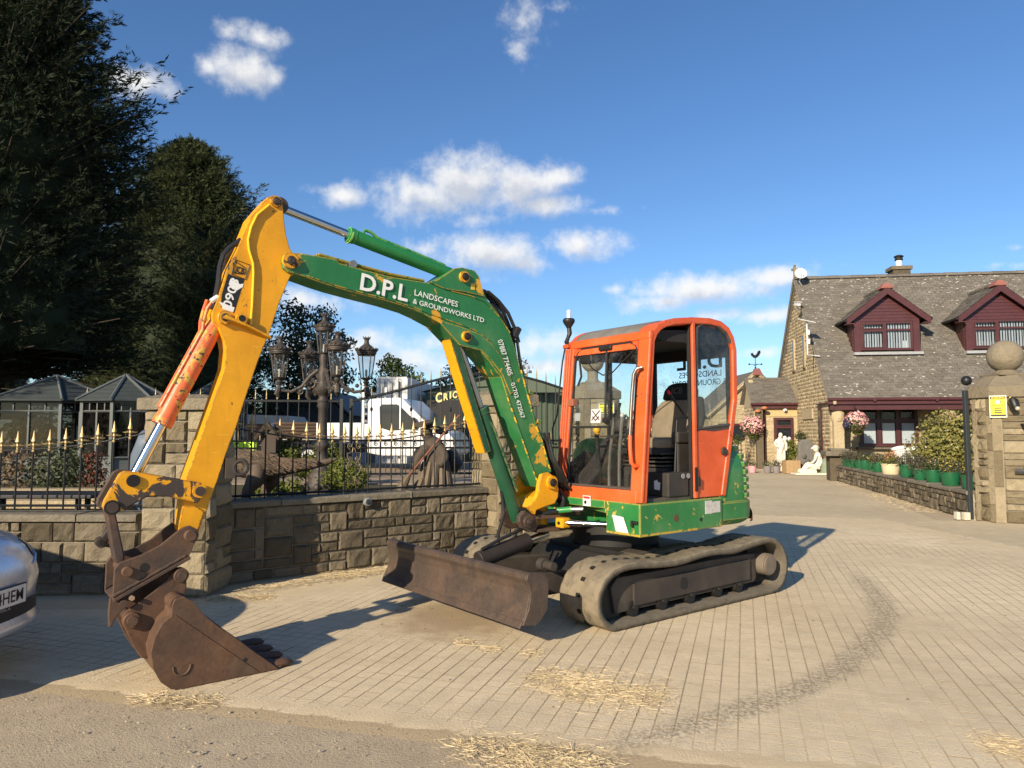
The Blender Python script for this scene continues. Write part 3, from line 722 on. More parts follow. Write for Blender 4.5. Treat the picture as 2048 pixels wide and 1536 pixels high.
# gable verge, gutter, fascia
for d0, z0, d1, z1 in ((ED, EZ, RD, RZ), (2*RD-ED, EZ, RD, RZ)):
    build(MB().tube([(-.10, d0, z0-.03), (-.10, d1, z1-.03)], .05, 4), 'verge', mat_tile, house, local=True)
hbox(-.14, LX, ED-.10, ED-.01, EZ-.20, EZ-.02, 'fascia', mat_maroon)
build(MB().tube([(-.16, ED-.12, EZ-.03), (LX, ED-.12, EZ-.03)], .062, 10), 'gutter', mat_maroon, house, smooth=True, local=True)
for a in (1.37, 3.45): hbox(a, a+.09, ED-.19, ED-.06, EZ-.11, EZ+.03, 'gutter_bracket', mat_maroon)
hbox(-.10, LX, ED+.01, WD, EZ-.16, EZ-.12, 'porch_ceiling', mat_maroon)
hbox(-.05, LX, ED+.0, ED+.16, EZ-.40, EZ-.21, 'porch_beam', mat_maroon)
hbox(.02, .12, ED-.14, ED-.05, EZ-.20, EZ-.09, 'downpipe_shoe', mat_hstone)
# porch columns
for a in (.27, 4.05):
    c = Vector((a, -.05, 0)); build(MB().box((a, -.05, 1.1), (.36, .36, 2.2)), 'porch_column', mat_hstone, house, bevel=.02, local=True)
    build(MB().lathe([(.20, 1.9), (.22, 1.98), (.24, 2.05), (.235, 2.22), (.20, 2.26), (.2, 2.36)], (a, -.07, 0), 16), 'column_cap', mat_hstone, house, smooth=True, local=True)
build(MB().tube([(.16, -.05, 1.95), (-.02, -.15, 2.28), (-.05, -.22, 2.50)], .045, 4), 'brace', mat_wood, house, local=True)
def window(a0, a1, z0, z1, d, cols, name='window', blind='v', sill=None, fr=.075, splits=None, transom=.30, parent=house):
    "frame with glazing bars, panes and blinds; splits = x positions of mullions"
    w = MB(); dd = .07
    def bar(x0, x1, y0, y1, dep=0): w.box(((x0+x1)/2, d+dep, (y0+y1)/2), (x1-x0, dd, y1-y0))
    bar(a0, a1, z0, z0+fr); bar(a0, a1, z1-fr, z1); bar(a0, a0+fr, z0+fr, z1-fr); bar(a1-fr, a1, z0+fr, z1-fr)
    xs = [a0+fr]+[a0+(a1-a0)*s for s in (splits or [])]+[a1-fr]
    for x in xs[1:-1]: bar(x-fr*.6, x+fr*.6, z0+fr, z1-fr)
    zt = z1-(z1-z0)*transom
    f = build(w, name, mat_maroon, parent, local=True)
    for i in range(len(xs)-1):
        xa = xs[i]+(fr*.6 if i else 0); xb = xs[i+1]-(fr*.6 if i < len(xs)-2 else 0)
        build(MB().box(((xa+xb)/2, d, zt), (xb-xa-.002, dd-.01, fr*.9)), 'transom', mat_maroon, f, local=True)
        for (za, zb) in ((z0+fr, zt-fr*.45), (zt+fr*.45, z1-fr)):
            casem = (i == 0) if name == 'window' else True
            if casem:
                e = .035; m = MB(); m.box(((xa+xb)/2, d-.03, za+e/2), (xb-xa-.01, .06, e)); m.box(((xa+xb)/2, d-.03, zb-e/2), (xb-xa-.01, .06, e)); m.box((xa+e/2+.005, d-.03, (za+zb)/2), (e, .058, zb-za-2*e)); m.box((xb-e/2-.005, d-.03, (za+zb)/2), (e, .058, zb-za-2*e)); build(m, 'sash', mat_maroon, f, local=True)
            build(MB().add([(xa, d+.0, za), (xb, d+.0, za), (xb, d+.0, zb), (xa, d+.0, zb)], [(0, 1, 2, 3)]), 'pane', GLH, f, local=True)
    return f, xs
GLH = glass('house glass', tint=(.75, .8, .84), grime=.02)
def blinds(f, a0, a1, z0, z1, d, gap=.095, n=None):
    hbox(a0, a1, d+.45, d+.46, z0, z1, 'dark_room', M('dark room', (.02, .022, .026), .9), f)
    x = a0+.03; k = 0
    while x < a1-.05:
        w = .06+.016*((k*7) % 3)/2; build(MB().add([(x, d+.10, z0), (x+w, d+.13, z0), (x+w, d+.13, z1), (x, d+.10, z1)], [(0, 1, 2, 3)]), 'blind_slat', mat_blind, f, local=True); x += gap; k += 1
# dormers
def dormer(c):
    dz0 = 4.56; w = 1.17; d = 1.0
    t = []
    hbox(c-w, c+w, d+.5, 2.7, dz0, 5.72, 'dormer_wall', mat_wood)
    for s in (-1, 1): hbox(min(c+s*w, c+s*(w-.05)), max(c+s*w, c+s*(w-.05)), d+.101, d+.5, dz0, 5.72, 'dormer_cheek', mat_maroon)
    # cheeks clad in boards
    for s in (-1, 1):
        for k in range(9):
            z = dz0+.09+k*.13; de = ED+(RD-ED)*(z-EZ)/(RZ-EZ)
            build(MB().box((c+s*(w+.012), (d+.1+de+.3)/2, z+.05), (.03, max(.1, de+.3-d-.1), .12), Matrix.Rotation(.12*s, 3, 'Y')), 'cheek_board', mat_maroon, house, local=True)
    f, xs = window(c-.93, c+.93, dz0+.06, 5.70, d+.03, 2, splits=[.47], transom=.29)
    blinds(f, c-.9, c+.9, dz0+.12, 5.64, d)
    for s in (-1, 1): hbox(min(c+s*.94, c+s*w), max(c+s*.94, c+s*w), d-.02, d+.10, dz0-.02, 5.72, 'corner_post', mat_maroon)
    hbox(c-w-.06, c+w+.06, d-.16, d+.05, dz0-.13, dz0-.03, 'lead_apron', mat_lead)
    # gable triangle with cladding boards
    pk = 7.0; ez = 5.80; hw = 1.50
    for k in range(9):
        z0 = 5.71+k*.125; z1 = z0+.122
        def half(z): return max(.02, (pk-.12-z)/(pk-ez)*hw)
        a, b = min(half(z0), w), min(half(z1), w)
        if z1 > pk-.18: break
        build(MB().add([(c-a, d-.005, z0), (c+a, d-.005, z0), (c+b, d+.012, z1), (c-b, d+.012, z1)], [(0, 1, 2, 3)]), 'gable_board', mat_maroon, house, local=True)
    # bargeboards
    for s in (-1, 1):
        p = [(c+s*.0, pk), (c+s*hw, ez), (c+s*(hw-.02), ez-.23), (c, pk-.28)]
        vs = [(x, y, z) for y in (d-.24, d-.18) for x, z in p]
        build(MB().add(vs, [(0, 1, 2, 3), (7, 6, 5, 4), (0, 4, 5, 1), (1, 5, 6, 2), (2, 6, 7, 3), (3, 7, 4, 0)]), 'bargeboard', mat_maroon, house, local=True)
        build(MB().box((c+s*(hw-.13), d-.1, ez-.19), (.26, .3, .04)), 'soffit', mat_maroon, house, local=True)
    # little roof
    D2 = 3.15
    for s in (-1, 1):
        e = Vector((s*hw, 0, ez-pk)); el = e.length; e.normalize(); nn = Vector((-e.z*s, 0, e.x*s)); nn = Vector((s*abs(e.z), 0, abs(e.x)))
        build(MB().add([(c, d-.22, pk+.0), (c+s*hw, d-.22, ez), (c+s*hw, 2.25, ez), (c, D2, pk)], [(0, 1, 2, 3) if s > 0 else (3, 2, 1, 0)]), 'dormer_deck', mat_tile, house, local=True)
        org = Vector((c+s*(hw+.04), 0, ez-.03))
        dorm.extend(hv(tile_rows(d-.25, 2.95, 13, org, -e, nn, el/12.6, tw=.27, xd=Vector((0, 1, 0)), skip=lambda x, r: x > 2.05+r*.075)))
        build(MB().tube([(c+s*(hw+.02), d-.2, ez-.06), (c+s*(hw+.02), 2.0, ez-.06)], .05, 8), 'dormer_gutter', mat_winrub, house, smooth=True, local=True)
    build(MB().prism([(c-.24, pk-.07), (c+.24, pk-.07), (c+.10, pk+.13), (c-.10, pk+.13)], d-.27, d+.2, 'xz'), 'ridge_cap', M('red ridge cap', (.26, .10, .08), .8, var=.3), house, bevel=.02, local=True)
    for k in range(6): build(MB().tube([(c, d+.1+k*.36, pk+.04), (c, d+.44+k*.36, pk+.04)], .09, 8), 'ridge_tile', mat_tile, house, local=True)
for c, d in DOR: dormer(c)
hbox(3.10, 3.26, 1.14, 1.22, 4.70, 4.98, 'window_ornament', mat_blind)
# front window of the porch
f, xs = window(1.45, 3.52, .98, 2.52, WD-.06, 3, 'porch_window', splits=[.335, .665], transom=.38, fr=.085)
hbox(1.5, 3.45, WD-.02, WD-.01, 1.05, 2.5, 'dark_room', M('dark hall', (.02, .02, .022), .9), f)
for a in (1.58, 2.27, 2.96): hbox(a, a+.44, WD-.045, WD-.035, 1.09, 1.87, 'net_blind', mat_blind, f)
hbox(1.30, 3.70, WD-.22, WD-.03, .88, .95, 'sill', mat_coping)
# narrow gable windows and side door
for d in (3.0, 4.6): hbox(-.03, .04, d-.13, d+.13, 4.25, 5.5, 'slit_window', mat_pane); hbox(-.05, .03, d-.18, d-.13, 4.2, 5.55, 'window_jamb', mat_hstone); hbox(-.07, .03, d-.2, d+.2, 4.14, 4.2, 'sill', mat_coping)
hbox(-.02, .05, .88, 1.32, .5, 2.45, 'side_window', mat_maroon); hbox(-.025, .05, .94, 1.26, .6, 2.35, 'side_pane', mat_pane)
hbox(-.045, .02, 2.0, 3.4, 2.05, 2.45, 'lintel', mat_hstone)
# chimney
hbox(3.98, 4.66, RD+.2, RD+.8, RZ-.9, RZ+.33, 'chimney', mat_gstone); 
for k in range(5):
    for i in range(3): hbox(3.97+i*.233, 4.19+i*.233, RD+.17, RD+.21, RZ-.44+k*.14, RZ-.32+k*.14, 'stone', mat_gstone)
hbox(3.90, 4.74, RD+.14, RD+.86, RZ+.30, RZ+.46, 'chimney_cap', mat_gstone, bevel=.02)
build(MB().cyl((4.33, RD+.5, RZ+.42), (4.33, RD+.5, RZ+.78), .13, 16), 'chimney_pot', mat_blind, house, smooth=True, local=True)
build(MB().lathe([(.15, RZ+.75), (.17, RZ+.78), (.15, RZ+.81), (.15, RZ+.88), (.19, RZ+.91), (.19, RZ+.94), (.08, RZ+.99)], (4.33, RD+.5, 0), 16), 'cowl', mat_winrub, house, smooth=True, local=True)
# gable finial, camera, solar light
build(MB().box((-.05, RD, RZ+.25), (.1, .1, .5)).box((-.05, RD, RZ+.38), (.26, .08, .09)).ball((-.05, RD, RZ+.54), .05, 6), 'gable_finial', mat_gstone, house, local=True)
emit_pieces(house, sorted(hv(T1), key=lambda p: 0)+dorm, mat_tile, 'tile', 'tile_mass', 300)
emit_pieces(house, ST, mat_hstone, 'stone', 'stone_mass', 300)
# side porch standing against the gable
PB = Vector((10.35, 30.6, 0))
porch = thing('side_porch', 'small tiled stone porch with maroon window against the house gable', 'porch', tuple(PB), math.atan2(-.13, .991))
def pbox(*a, **k): return hbox(*a, parent=porch, **k)
hbox(.1, 1.95, .04, 2.2, -.1, 2.68, 'wall_core', mat_hstone, porch)
build(MB().prism([(.0, 2.6), (2.4, 2.6), (1.35, 3.95)], .1, .3, 'yz'), 'gable', mat_hstone, porch, local=True)
Mp = rmat(porch); PP = []
p0 = Mp @ Vector((.1, .04, 0)); PP += face_stones((p0.x, p0.y), HU, 1.85, 0, 2.6, .15, rng, .01, .02, [(2, 1), (3, 1), (1, 1)], lambda x, z, w, h: (.7 < x+w/2 < 1.7 and .95 < z+h/2 < 2.7), .008, 4, 3)
p0 = Mp @ Vector((.1, 2.2, 0)); PP += face_stones((p0.x, p0.y), (-HV.x, -HV.y), 2.15, 0, 2.6, .15, rng, .01, .03, [(2, 1), (3, 1), (1, 1)], None, .008, 4, 3)
emit_pieces(porch, PP, mat_hstone, 'stone', 'stone_mass', 120)
s2 = Vector((0, 1.5, 1.15)); l2 = s2.length; s2 = s2/l2; n2 = Vector((0, -s2.z, s2.y)); Tp = tile_rows(-.05, 1.98, 17, Vector((0, -.15, 2.74)), s2, n2, l2/17)
Tp = [([tuple(Mp @ Vector(q)) for q in v], f) for v, f in Tp]
emit_pieces(porch, Tp, mat_tile, 'tile', 'tile_mass', 200)
build(MB().add([(-.05, -.15, 2.70), (1.98, -.15, 2.70), (1.98, 1.35, 3.85), (-.05, 1.35, 3.85), (-.05, 2.6, 2.8), (1.98, 2.6, 2.8)], [(0, 1, 2, 3), (3, 2, 5, 4)]), 'roof_deck', mat_tile, porch, local=True)
build(MB().tube([(-.05, 1.35, 3.9), (1.98, 1.35, 3.9)], .08, 8), 'ridge', mat_tile, porch, local=True)
build(MB().tube([(-.1, -.2, 2.72), (1.95, -.2, 2.72)], .06, 8), 'gutter', mat_maroon, porch, smooth=True, local=True)
hbox(-.05, 1.95, -.14, -.08, 2.54, 2.68, 'fascia', mat_maroon, porch)
build(MB().tube([(.50, -.10, 2.6), (.50, -.03, 2.45), (.50, -.03, .0)], .05, 8), 'downpipe', mat_maroon, porch, smooth=True, local=True)
hbox(.62, 1.9, .015, .04, 2.2, 2.54, 'lintel', M('painted lintel', (.45, .34, .17), .9, var=.15), porch)
f, xs = window(.88, 1.68, 1.0, 2.15, .0, 1, 'porch_window', splits=[], transom=.34, fr=.07, parent=porch)
hbox(.92, 1.64, .035, .039, 1.05, 2.1, 'dark_room', mat_pane, f)
for k, (a, r) in enumerate(((1.08, .09), (1.32, .12), (1.5, .1), (1.2, .06))):
    build(MB().ball((a, .005, 1.13+r), r*.8, 8, 1.3), 'window_ornament', mat_blind, f, smooth=True, local=True)
t = thing('security_camera', 'white security camera on the lintel of the side porch', 'camera', tuple(Mp @ Vector((1.35, -.06, 2.4))))
build(MB().ball(Mp @ Vector((1.35, -.06, 2.46)), .09, 10).cyl(Mp @ Vector((1.35, .02, 2.48)), Mp @ Vector((1.35, -.04, 2.47)), .05, 12), 'dome', mat_blind, t, smooth=True)
build(MB().cyl(Mp @ Vector((1.35, -.12, 2.43)), Mp @ Vector((1.35, -.145, 2.42)), .035, 12), 'lens', mat_winrub, t)
# satellite dish, camera and solar panel on the gable
a = dep_ = Vector((12.05, 29.3, 8.1))
t = thing('satellite_dish', 'white satellite dish on the gable peak of the house', 'satellite dish', tuple(a))
dd = Vector((-.15, -.9, .35)).normalized(); q = dd.to_track_quat('Z', 'Y').to_matrix().to_4x4(); q.translation = a
mb = MB(); n = 20; rr = [(.02, .0), (.12, .02), (.2, .06), (.245, .10), (.25, .105), (.24, .09), (.1, -.0), (.01, -.02)]
mb.lathe(rr, (0, 0, 0), n); mb.xf(q); build(mb, 'dish', mat_blind, t, smooth=True)
build(MB().tube([a, a+Vector((0, .1, -.28)), a+Vector((.15, .25, -.4)), a+Vector((.45, .5, -.42))], .03, 8), 'bracket', mat_blind, t)
build(MB().tube([a+Vector((0, 0, -.2)), a+dd*.35+Vector((0, 0, -.15)), a+dd*.36+Vector((0, 0, .0))], .02, 6), 'feed_arm', mat_blind, t)
a = Vector((11.62, 28.6, 6.72))
t = thing('security_camera', 'white security camera high on the house gable below the dish', 'camera', tuple(a))
build(MB().box(a, (.14, .34, .13), Matrix.Rotation(.2, 3, 'X')).box(a+Vector((0, -.03, .08)), (.2, .42, .03), Matrix.Rotation(.2, 3, 'X')), 'housing', mat_blind, t, bevel=.02)
build(MB().tube([a+Vector((0, .1, -.05)), a+Vector((.15, .2, -.2)), a+Vector((.5, .3, -.2))], .03, 6), 'bracket', mat_blind, t)
a = Vector((11.2, 26.75, 5.75))
t = thing('solar_light', 'small white solar panel on a pole beside the house gable', 'solar panel', tuple(a))
build(MB().box(a, (.55, .38, .03), Matrix.Rotation(.25, 3, 'X') @ Matrix.Rotation(.2, 3, 'Y')), 'panel', mat_blind, t, bevel=.005)
build(MB().tube([a, a+Vector((.02, .05, -1.3)), a+Vector((.5, .1, -1.35))], .028, 6), 'pole', mat_blind, t)
for z in (-.45, -.8): build(MB().box(a+Vector((.06, .05, z)), (.10, .12, .2)), 'lamp_head', mat_blind, t, bevel=.02)
# outbuilding behind with weathercock
B2 = Vector((12.1, 38, 0)); ob = thing('stone_outbuilding', 'stone gabled outbuilding behind the side porch with weathercock', 'building', tuple(B2))
build(MB().prism([(-1.6, -.1), (2.6, -.1), (2.6, 3.2), (1.02, 4.62), (-1.6, 2.4)], 0, 5, 'xz'), 'wall_core', mat_hstone, ob, local=True)
PS = face_stones((B2.x-1.6, B2.y), (1, 0), 4.2, 0, 4.5, .2, rng, .01, .02, [(2, 1), (3, 1), (1, 1)], lambda x, z, w, h: z+h/2 > 4.35-abs(x+w/2-2.62)*.9, .01, 3, 3)
emit_pieces(ob, PS, mat_hstone, 'stone', 'stone_mass', 150)
build(MB().tube([(-1.7, -.12, 2.35), (1.02, -.12, 4.75)], .12, 4).tube([(1.02, -.12, 4.75), (2.7, -.12, 3.25)], .12, 4), 'verge', mat_hstone, ob, local=True)
build(MB().add([(-1.8, -.2, 2.4), (-1.8, 5, 2.4), (1.02, 5, 4.85), (1.02, -.2, 4.85), (2.8, 5, 3.3), (2.8, -.2, 3.3)], [(0, 1, 2, 3), (3, 2, 4, 5)]), 'roof', mat_tile, ob, local=True)
build(MB().prism([(.75, 4.6), (1.3, 4.6), (1.12, 4.95), (.92, 4.95)], -.25, .1), 'ridge_cap', M('red cap tile', (.24, .09, .08), .8), ob, local=True)
build(MB().box((1.35, -.03, 3.05), (.62, .06, .62)), 'date_stone', M('pale date stone', (.5, .4, .24), .9), ob, bevel=.02, local=True)
build(MB().box((.2, -.04, 1.95), (2.6, .1, .12)).box((.2, -.04, 1.2), (2.6, .1, .1)), 'window_frame', mat_maroon, ob, local=True)
build(MB().box((.2, -.02, 1.5), (2.5, .04, .8)), 'window_pane', mat_pane, ob, local=True)
build(MB().cyl((1.22, -.1, 3.9), (1.22, -.25, 3.7), .12, 10), 'flood_light', mat_winrub, ob, local=True)
wc = thing('weathercock', 'black cockerel weathervane on the outbuilding gable peak', 'weathervane', (13.05, 37.9, 4.85))
build(MB().cyl((13.05, 37.9, 4.8), (13.05, 37.9, 5.5), .018, 6).cyl((12.72, 37.9, 5.18), (13.38, 37.9, 5.18), .015, 6).cyl((13.05, 37.6, 5.12), (13.05, 38.2, 5.12), .015, 6).ball((12.72, 37.9, 5.18), .05, 6).ball((13.38, 37.9, 5.18), .05, 6).ball((13.05, 37.9, 5.0), .05, 6), 'spindle', mat_iron, wc)
ck = [(-.22, .05), (-.24, .2), (-.17, .16), (-.12, .22), (-.10, .12), (0, .06), (.08, .14), (.16, .3), (.27, .33), (.3, .22), (.24, .1), (.2, .04), (.1, -.06), (.0, -.1), (-.1, -.06), (-.18, .02)]
build(MB().prism([(13.05+x, 5.6+z) for x, z in ck], 37.89, 37.91), 'cockerel', mat_iron, wc)
# ------------------------------------------------------------------ garden behind the wall
mat_soil = ground_mat('garden soil', (.10, .085, .055), (.075, .07, .04), (.16, .13, .09), .5, .02, False)
mat_yard = ground_mat('yard concrete', (.34, .27, .2), (.30, .24, .18), (.2, .16, .12), .4, .01, False)
mb = MB(); g = [(-60, 6.86), (-2.9, 7.02), (-.45, 8.92), (-.25, 9.3), (1.2, 15.4), (1.9, 18), (1.2, 60), (-60, 60)]
mb.prism(g, -.1, .52, 'xy'); tag(build(mb, 'garden_ground', mat_soil), kind='structure')
mb = MB().prism([(-8, 13.2), (.6, 13.2), (1.0, 58), (-40, 58)], .5, .535, 'xy'); tag(build(mb, 'yard_path', mat_yard), kind='structure')
mb = MB().prism([(2.3, 17.4), (60, 30), (60, 120), (2.3, 120)], -.1, .01, 'xy')
# ------------------------------------------------------------------ foliage builders
def conifer(label, x, y, z0, H, Rb, seed, n_br, n_sp, low=.12, top=.0, group='dark conifers', lean=0, lit=False, pw=.6, rmax=99):
    global RNG
    RNG = np.random.default_rng(seed); rnd = random.Random(seed)
    t = thing('conifer_tree', label, 'tree', (x, y, z0), group=group)
    build(MB().tube([(x, y, z0-.2), (x+.05, y, z0+H*.5), (x+lean, y, z0+H*.93)], [H*.022, H*.014, .02], 9), 'trunk', mat_bark, t, smooth=True)
    P = []; D = []; L = []; U = []; tw = MB()
    for k in range(n_br):
        f = low+(1-low)*(1-(rnd.random())**.62) if False else low+(1-low)*rnd.random()**1.15
        h = H*f; az = rnd.uniform(0, 2*math.pi)
        shape = (1-f)**pw*(1 if f > .2 else .78+1.1*f)
        r = min(Rb*shape, rmax)*rnd.uniform(.80, 1.06)+.25
        spike = rnd.random() < .12
        if spike: r *= 1.2
        up = rnd.uniform(.05, .4)+.5*f; sag = rnd.uniform(.0, .22)
        dx, dy = math.cos(az), math.sin(az); m = n_sp
        s = rnd.random
        for i in range(m):
            q = (.30+.70*((i+rnd.random())/m)**.8); w = .34*(1.12-q)*min(1, r*.5)+.02
            hh = h+r*(up*q-sag*q*q)+.10*r*q**3
            sx, sy, sz = rnd.gauss(0, w*.42), rnd.gauss(0, w*.42), rnd.gauss(0, w*.32)
            P.append((x+lean*f+dx*r*q+sx, y+dy*r*q+sy, z0+hh+sz))
            D.append((dx+rnd.gauss(0, .55), dy+rnd.gauss(0, .55), rnd.gauss(.35, .45)))
            L.append((rnd.uniform(.15, .36)*(1.15-.5*q) if q < .93 else rnd.uniform(.16, .3))*(1.35-.45*q if Rb > 4 else 1))
        if k % 3 == 0: tw.tube([(x+lean*f, y, z0+h), (x+lean*f+dx*r*.5, y+dy*r*.5, z0+h+r*(up*.5-sag*.25)), (x+lean*f+dx*r*.9, y+dy*r*.9, z0+h+r*(up*.9-sag*.81))], [.03, .02, .008], 4)
    build(tw, 'limbs', mat_bark, t)
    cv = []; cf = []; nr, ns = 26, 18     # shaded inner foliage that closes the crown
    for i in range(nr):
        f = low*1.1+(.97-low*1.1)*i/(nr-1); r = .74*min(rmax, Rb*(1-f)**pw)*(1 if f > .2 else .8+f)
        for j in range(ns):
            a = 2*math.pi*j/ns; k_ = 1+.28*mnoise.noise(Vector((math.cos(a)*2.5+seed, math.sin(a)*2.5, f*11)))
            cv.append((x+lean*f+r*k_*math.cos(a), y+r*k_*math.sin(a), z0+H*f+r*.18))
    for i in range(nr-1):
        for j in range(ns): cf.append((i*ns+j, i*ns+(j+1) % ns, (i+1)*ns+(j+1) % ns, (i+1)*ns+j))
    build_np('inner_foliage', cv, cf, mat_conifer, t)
    P = np.array(P); D = np.array(D); D /= np.linalg.norm(D, axis=1)[:, None]; L = np.array(L); n = len(P)
    # every spray: a spine with two pairs of side leaflets (three thin diamonds)
    Vs = []; 
    side = np.cross(D, RNG.normal(size=(n, 3))); side /= np.linalg.norm(side, axis=1)[:, None]+1e-9
    for dirs, off, ls in ((D, 0., 1.), (D*.75+side*.66, .15, .6), (D*.75-side*.66, .25, .6), (D*.8+side*.6, .45, .42), (D*.8-side*.6, .55, .42)):
        dd = dirs/np.linalg.norm(dirs, axis=1)[:, None]; a = P+D*(L*off)[:, None]; w = np.cross(dd, side+RNG.normal(size=(n, 3))*.4); w /= np.linalg.norm(w, axis=1)[:, None]+1e-9
        l = (L*ls)[:, None]; Vs.append(np.stack([a, a+dd*l*.45+w*l*.085, a+dd*l, a+dd*l*.45-w*l*.085], 1))
    V = np.concatenate(Vs).reshape(-1, 3)
    build_np('crown', V, np.arange(len(V)).reshape(-1, 4), mat_conifer if not lit else mat_conifer_lit, t)
    return t
mat_bark = M('bark', (.06, .045, .034), .9, var=.4, scale=9, bump=.03)
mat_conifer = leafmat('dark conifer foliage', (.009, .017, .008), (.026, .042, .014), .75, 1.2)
mat_conifer_lit = leafmat('conifer foliage', (.026, .04, .014), (.10, .112, .04), .75, 1.2)  # paler copy for the sunlit crown; the sun is put into the colour
mat_leaf = leafmat('green leaves', (.035, .06, .018), (.09, .12, .03)); mat_leafo = leafmat('olive leaves', (.045, .06, .03), (.10, .115, .055))
mat_leafd = leafmat('dark leaves', (.018, .034, .014), (.05, .075, .025)); mat_leafy = leafmat('yellow green leaves', (.08, .11, .02), (.20, .21, .04))
mat_leafr = leafmat('red leaves', (.14, .02, .015), (.10, .06, .02)); mat_dry = leafmat('dry brown twigs', (.12, .085, .05), (.20, .15, .09))
mat_pink = leafmat('pink petals', (.75, .33, .33), (.85, .60, .55)); mat_yelf = leafmat('yellow petals', (.65, .42, .03), (.75, .55, .08)); mat_orf = leafmat('orange petals', (.75, .22, .04), (.7, .35, .15)); mat_purp = leafmat('purple leaves', (.05, .035, .09), (.09, .07, .13))
def broadleaf(label, x, y, z0, H, blobs, n, size, mat, seed, trunk=.06, group='garden trees', name='leafy_tree'):
    global RNG
    RNG = np.random.default_rng(seed)
    t = thing(name, label, 'tree' if 'tree' in name else 'shrub', (x, y, z0), group=group)
    C = []; N = []; mb = MB()
    tot = sum(r*r for *_, r in blobs)
    for bx, by, bz, r in blobs:
        k = max(4, int(n*r*r/tot)); v = RNG.normal(size=(k, 3)); v /= np.linalg.norm(v, axis=1)[:, None]
        rr = r*RNG.uniform(.45, 1.08, k)[:, None]*(1+.22*np.sin(v[:, :1]*5+bx*3)*np.cos(v[:, 2:]*4)); C.append(np.array((x+bx, y+by, z0+bz))+v*rr*np.array((1, 1, .85))); N.append(v)
        if trunk: mb.tube([(x, y, z0+H*.15), (x+bx*.5, y+by*.5, z0+bz*.65), (x+bx, y+by, z0+bz)], [trunk*.7, trunk*.45, .015], 5)
    if trunk:
        mb.tube([(x, y, z0-.2), (x, y, z0+H*.25)], [trunk, trunk*.75], 7); build(mb, 'trunk', mat_bark, t)
    V, F = leaves_np(np.concatenate(C), np.concatenate(N), RNG.uniform(.6, 1.2, sum(len(c) for c in C))*size, .5, .7)
    build_np('crown' if 'tree' in name else 'foliage', V, F, mat, t)
    return t
# conifers at the left and the row that goes on behind the photographer's left
conifer('tall dark conifer filling the left edge, highest of the two', -11.9, 15.6, .5, 13.9, 6.1, 31, 3000, 40, .15, pw=1., rmax=3.15)
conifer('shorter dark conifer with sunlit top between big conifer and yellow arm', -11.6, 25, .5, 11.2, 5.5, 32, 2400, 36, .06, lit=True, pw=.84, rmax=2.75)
for k, (x, y, h) in enumerate(((-14.4, 10.6, 12.5), (-16.8, 6.5, 12.5), (-18.8, 2.5, 12))):
    conifer(('dark conifer of the row beyond the silver car, nearest the summerhouses', 'middle dark conifer of the row out beyond the silver car', 'dark conifer of the row, farthest back past the silver car')[k], x, y, .3, h, 3.0, 40+k, 420, 18, .06)
conifer('dark conifer behind the tall one at the left edge', -20, 24.5, .5, 15.5, 4.6, 44, 800, 24, .06)
conifer('low dark conifer filling the gap under the two big conifers', -13.6, 27.5, .5, 9.5, 4.0, 45, 800, 26, .02)
broadleaf('airy grey green tree behind the lantern post', -8.2, 27.5, .5, 6.0, [(0, 0, 4.5, 1.1), (.8, 0, 4.0, 1.0), (-.7, .1, 3.6, 1.1), (.3, 0, 2.6, 1.25), (1.4, 0, 3.2, .75), (.8, 0, 5.5, .6), (-.3, 0, 5.6, .7), (1.5, 0, 4.5, .55)], 6500, .095, mat_leafo, 51)
broadleaf('rounded green tree behind the white container', -6.9, 42, .6, 5.6, [(0, 0, 4.2, 1.2), (-1.2, 0, 3.2, 1.0), (1.0, 0, 3.6, 1.0), (.2, 0, 2.6, 1.3), (-.3, 0, 5.0, .7)], 4200, .12, mat_leaf, 52)
broadleaf('bushy olive tree behind the iron gate', -2.2, 30, .6, 4.2, [(0, 0, 2.6, 1.2), (-1.0, 0, 2.1, .9), (1.1, 0, 2.7, .9), (.6, 0, 3.4, .6)], 4200, .085, mat_leafo, 53)
broadleaf('thin autumn tree behind the middle of the iron gate', -.6, 31, .6, 4.8, [(0, 0, 3.2, 1.1), (.8, 0, 3.7, .6), (-.7, 0, 3.6, .6), (.2, 0, 2.4, 1.0)], 2300, .08, mat_dry, 54)
broadleaf('low shrubbery row behind the white marquee', -9, 44, .6, 2.6, [(k*1.6-8, 0, 1.2+.4*math.sin(k*2.1), 1.3) for k in range(12)], 6000, .14, mat_leafd, 55, 0, name='hedge_shrub')
# far tree line closing the view
RNG = np.random.default_rng(60); C = []; N = []
for k in range(150):
    x = -150+k*2.6+random.uniform(-1, 1); y = 95+random.uniform(-6, 6); 
    if -8 < x < 12: y += 20
    r = random.uniform(1.8, 3.6); v = RNG.normal(size=(130, 3)); v /= np.linalg.norm(v, axis=1)[:, None]; C.append(np.array((x, y, random.uniform(.6, 2.4)))+v*np.array((r, r, r*.8))*RNG.uniform(.7, 1.05, 130)[:, None]); N.append(v)
V, F = leaves_np(np.concatenate(C), np.concatenate(N), .5, .6, .6); tag(build_np('treeline', V, F, mat_leafd), 'distant band of trees closing the horizon behind the yard', 'trees', None, 'stuff')

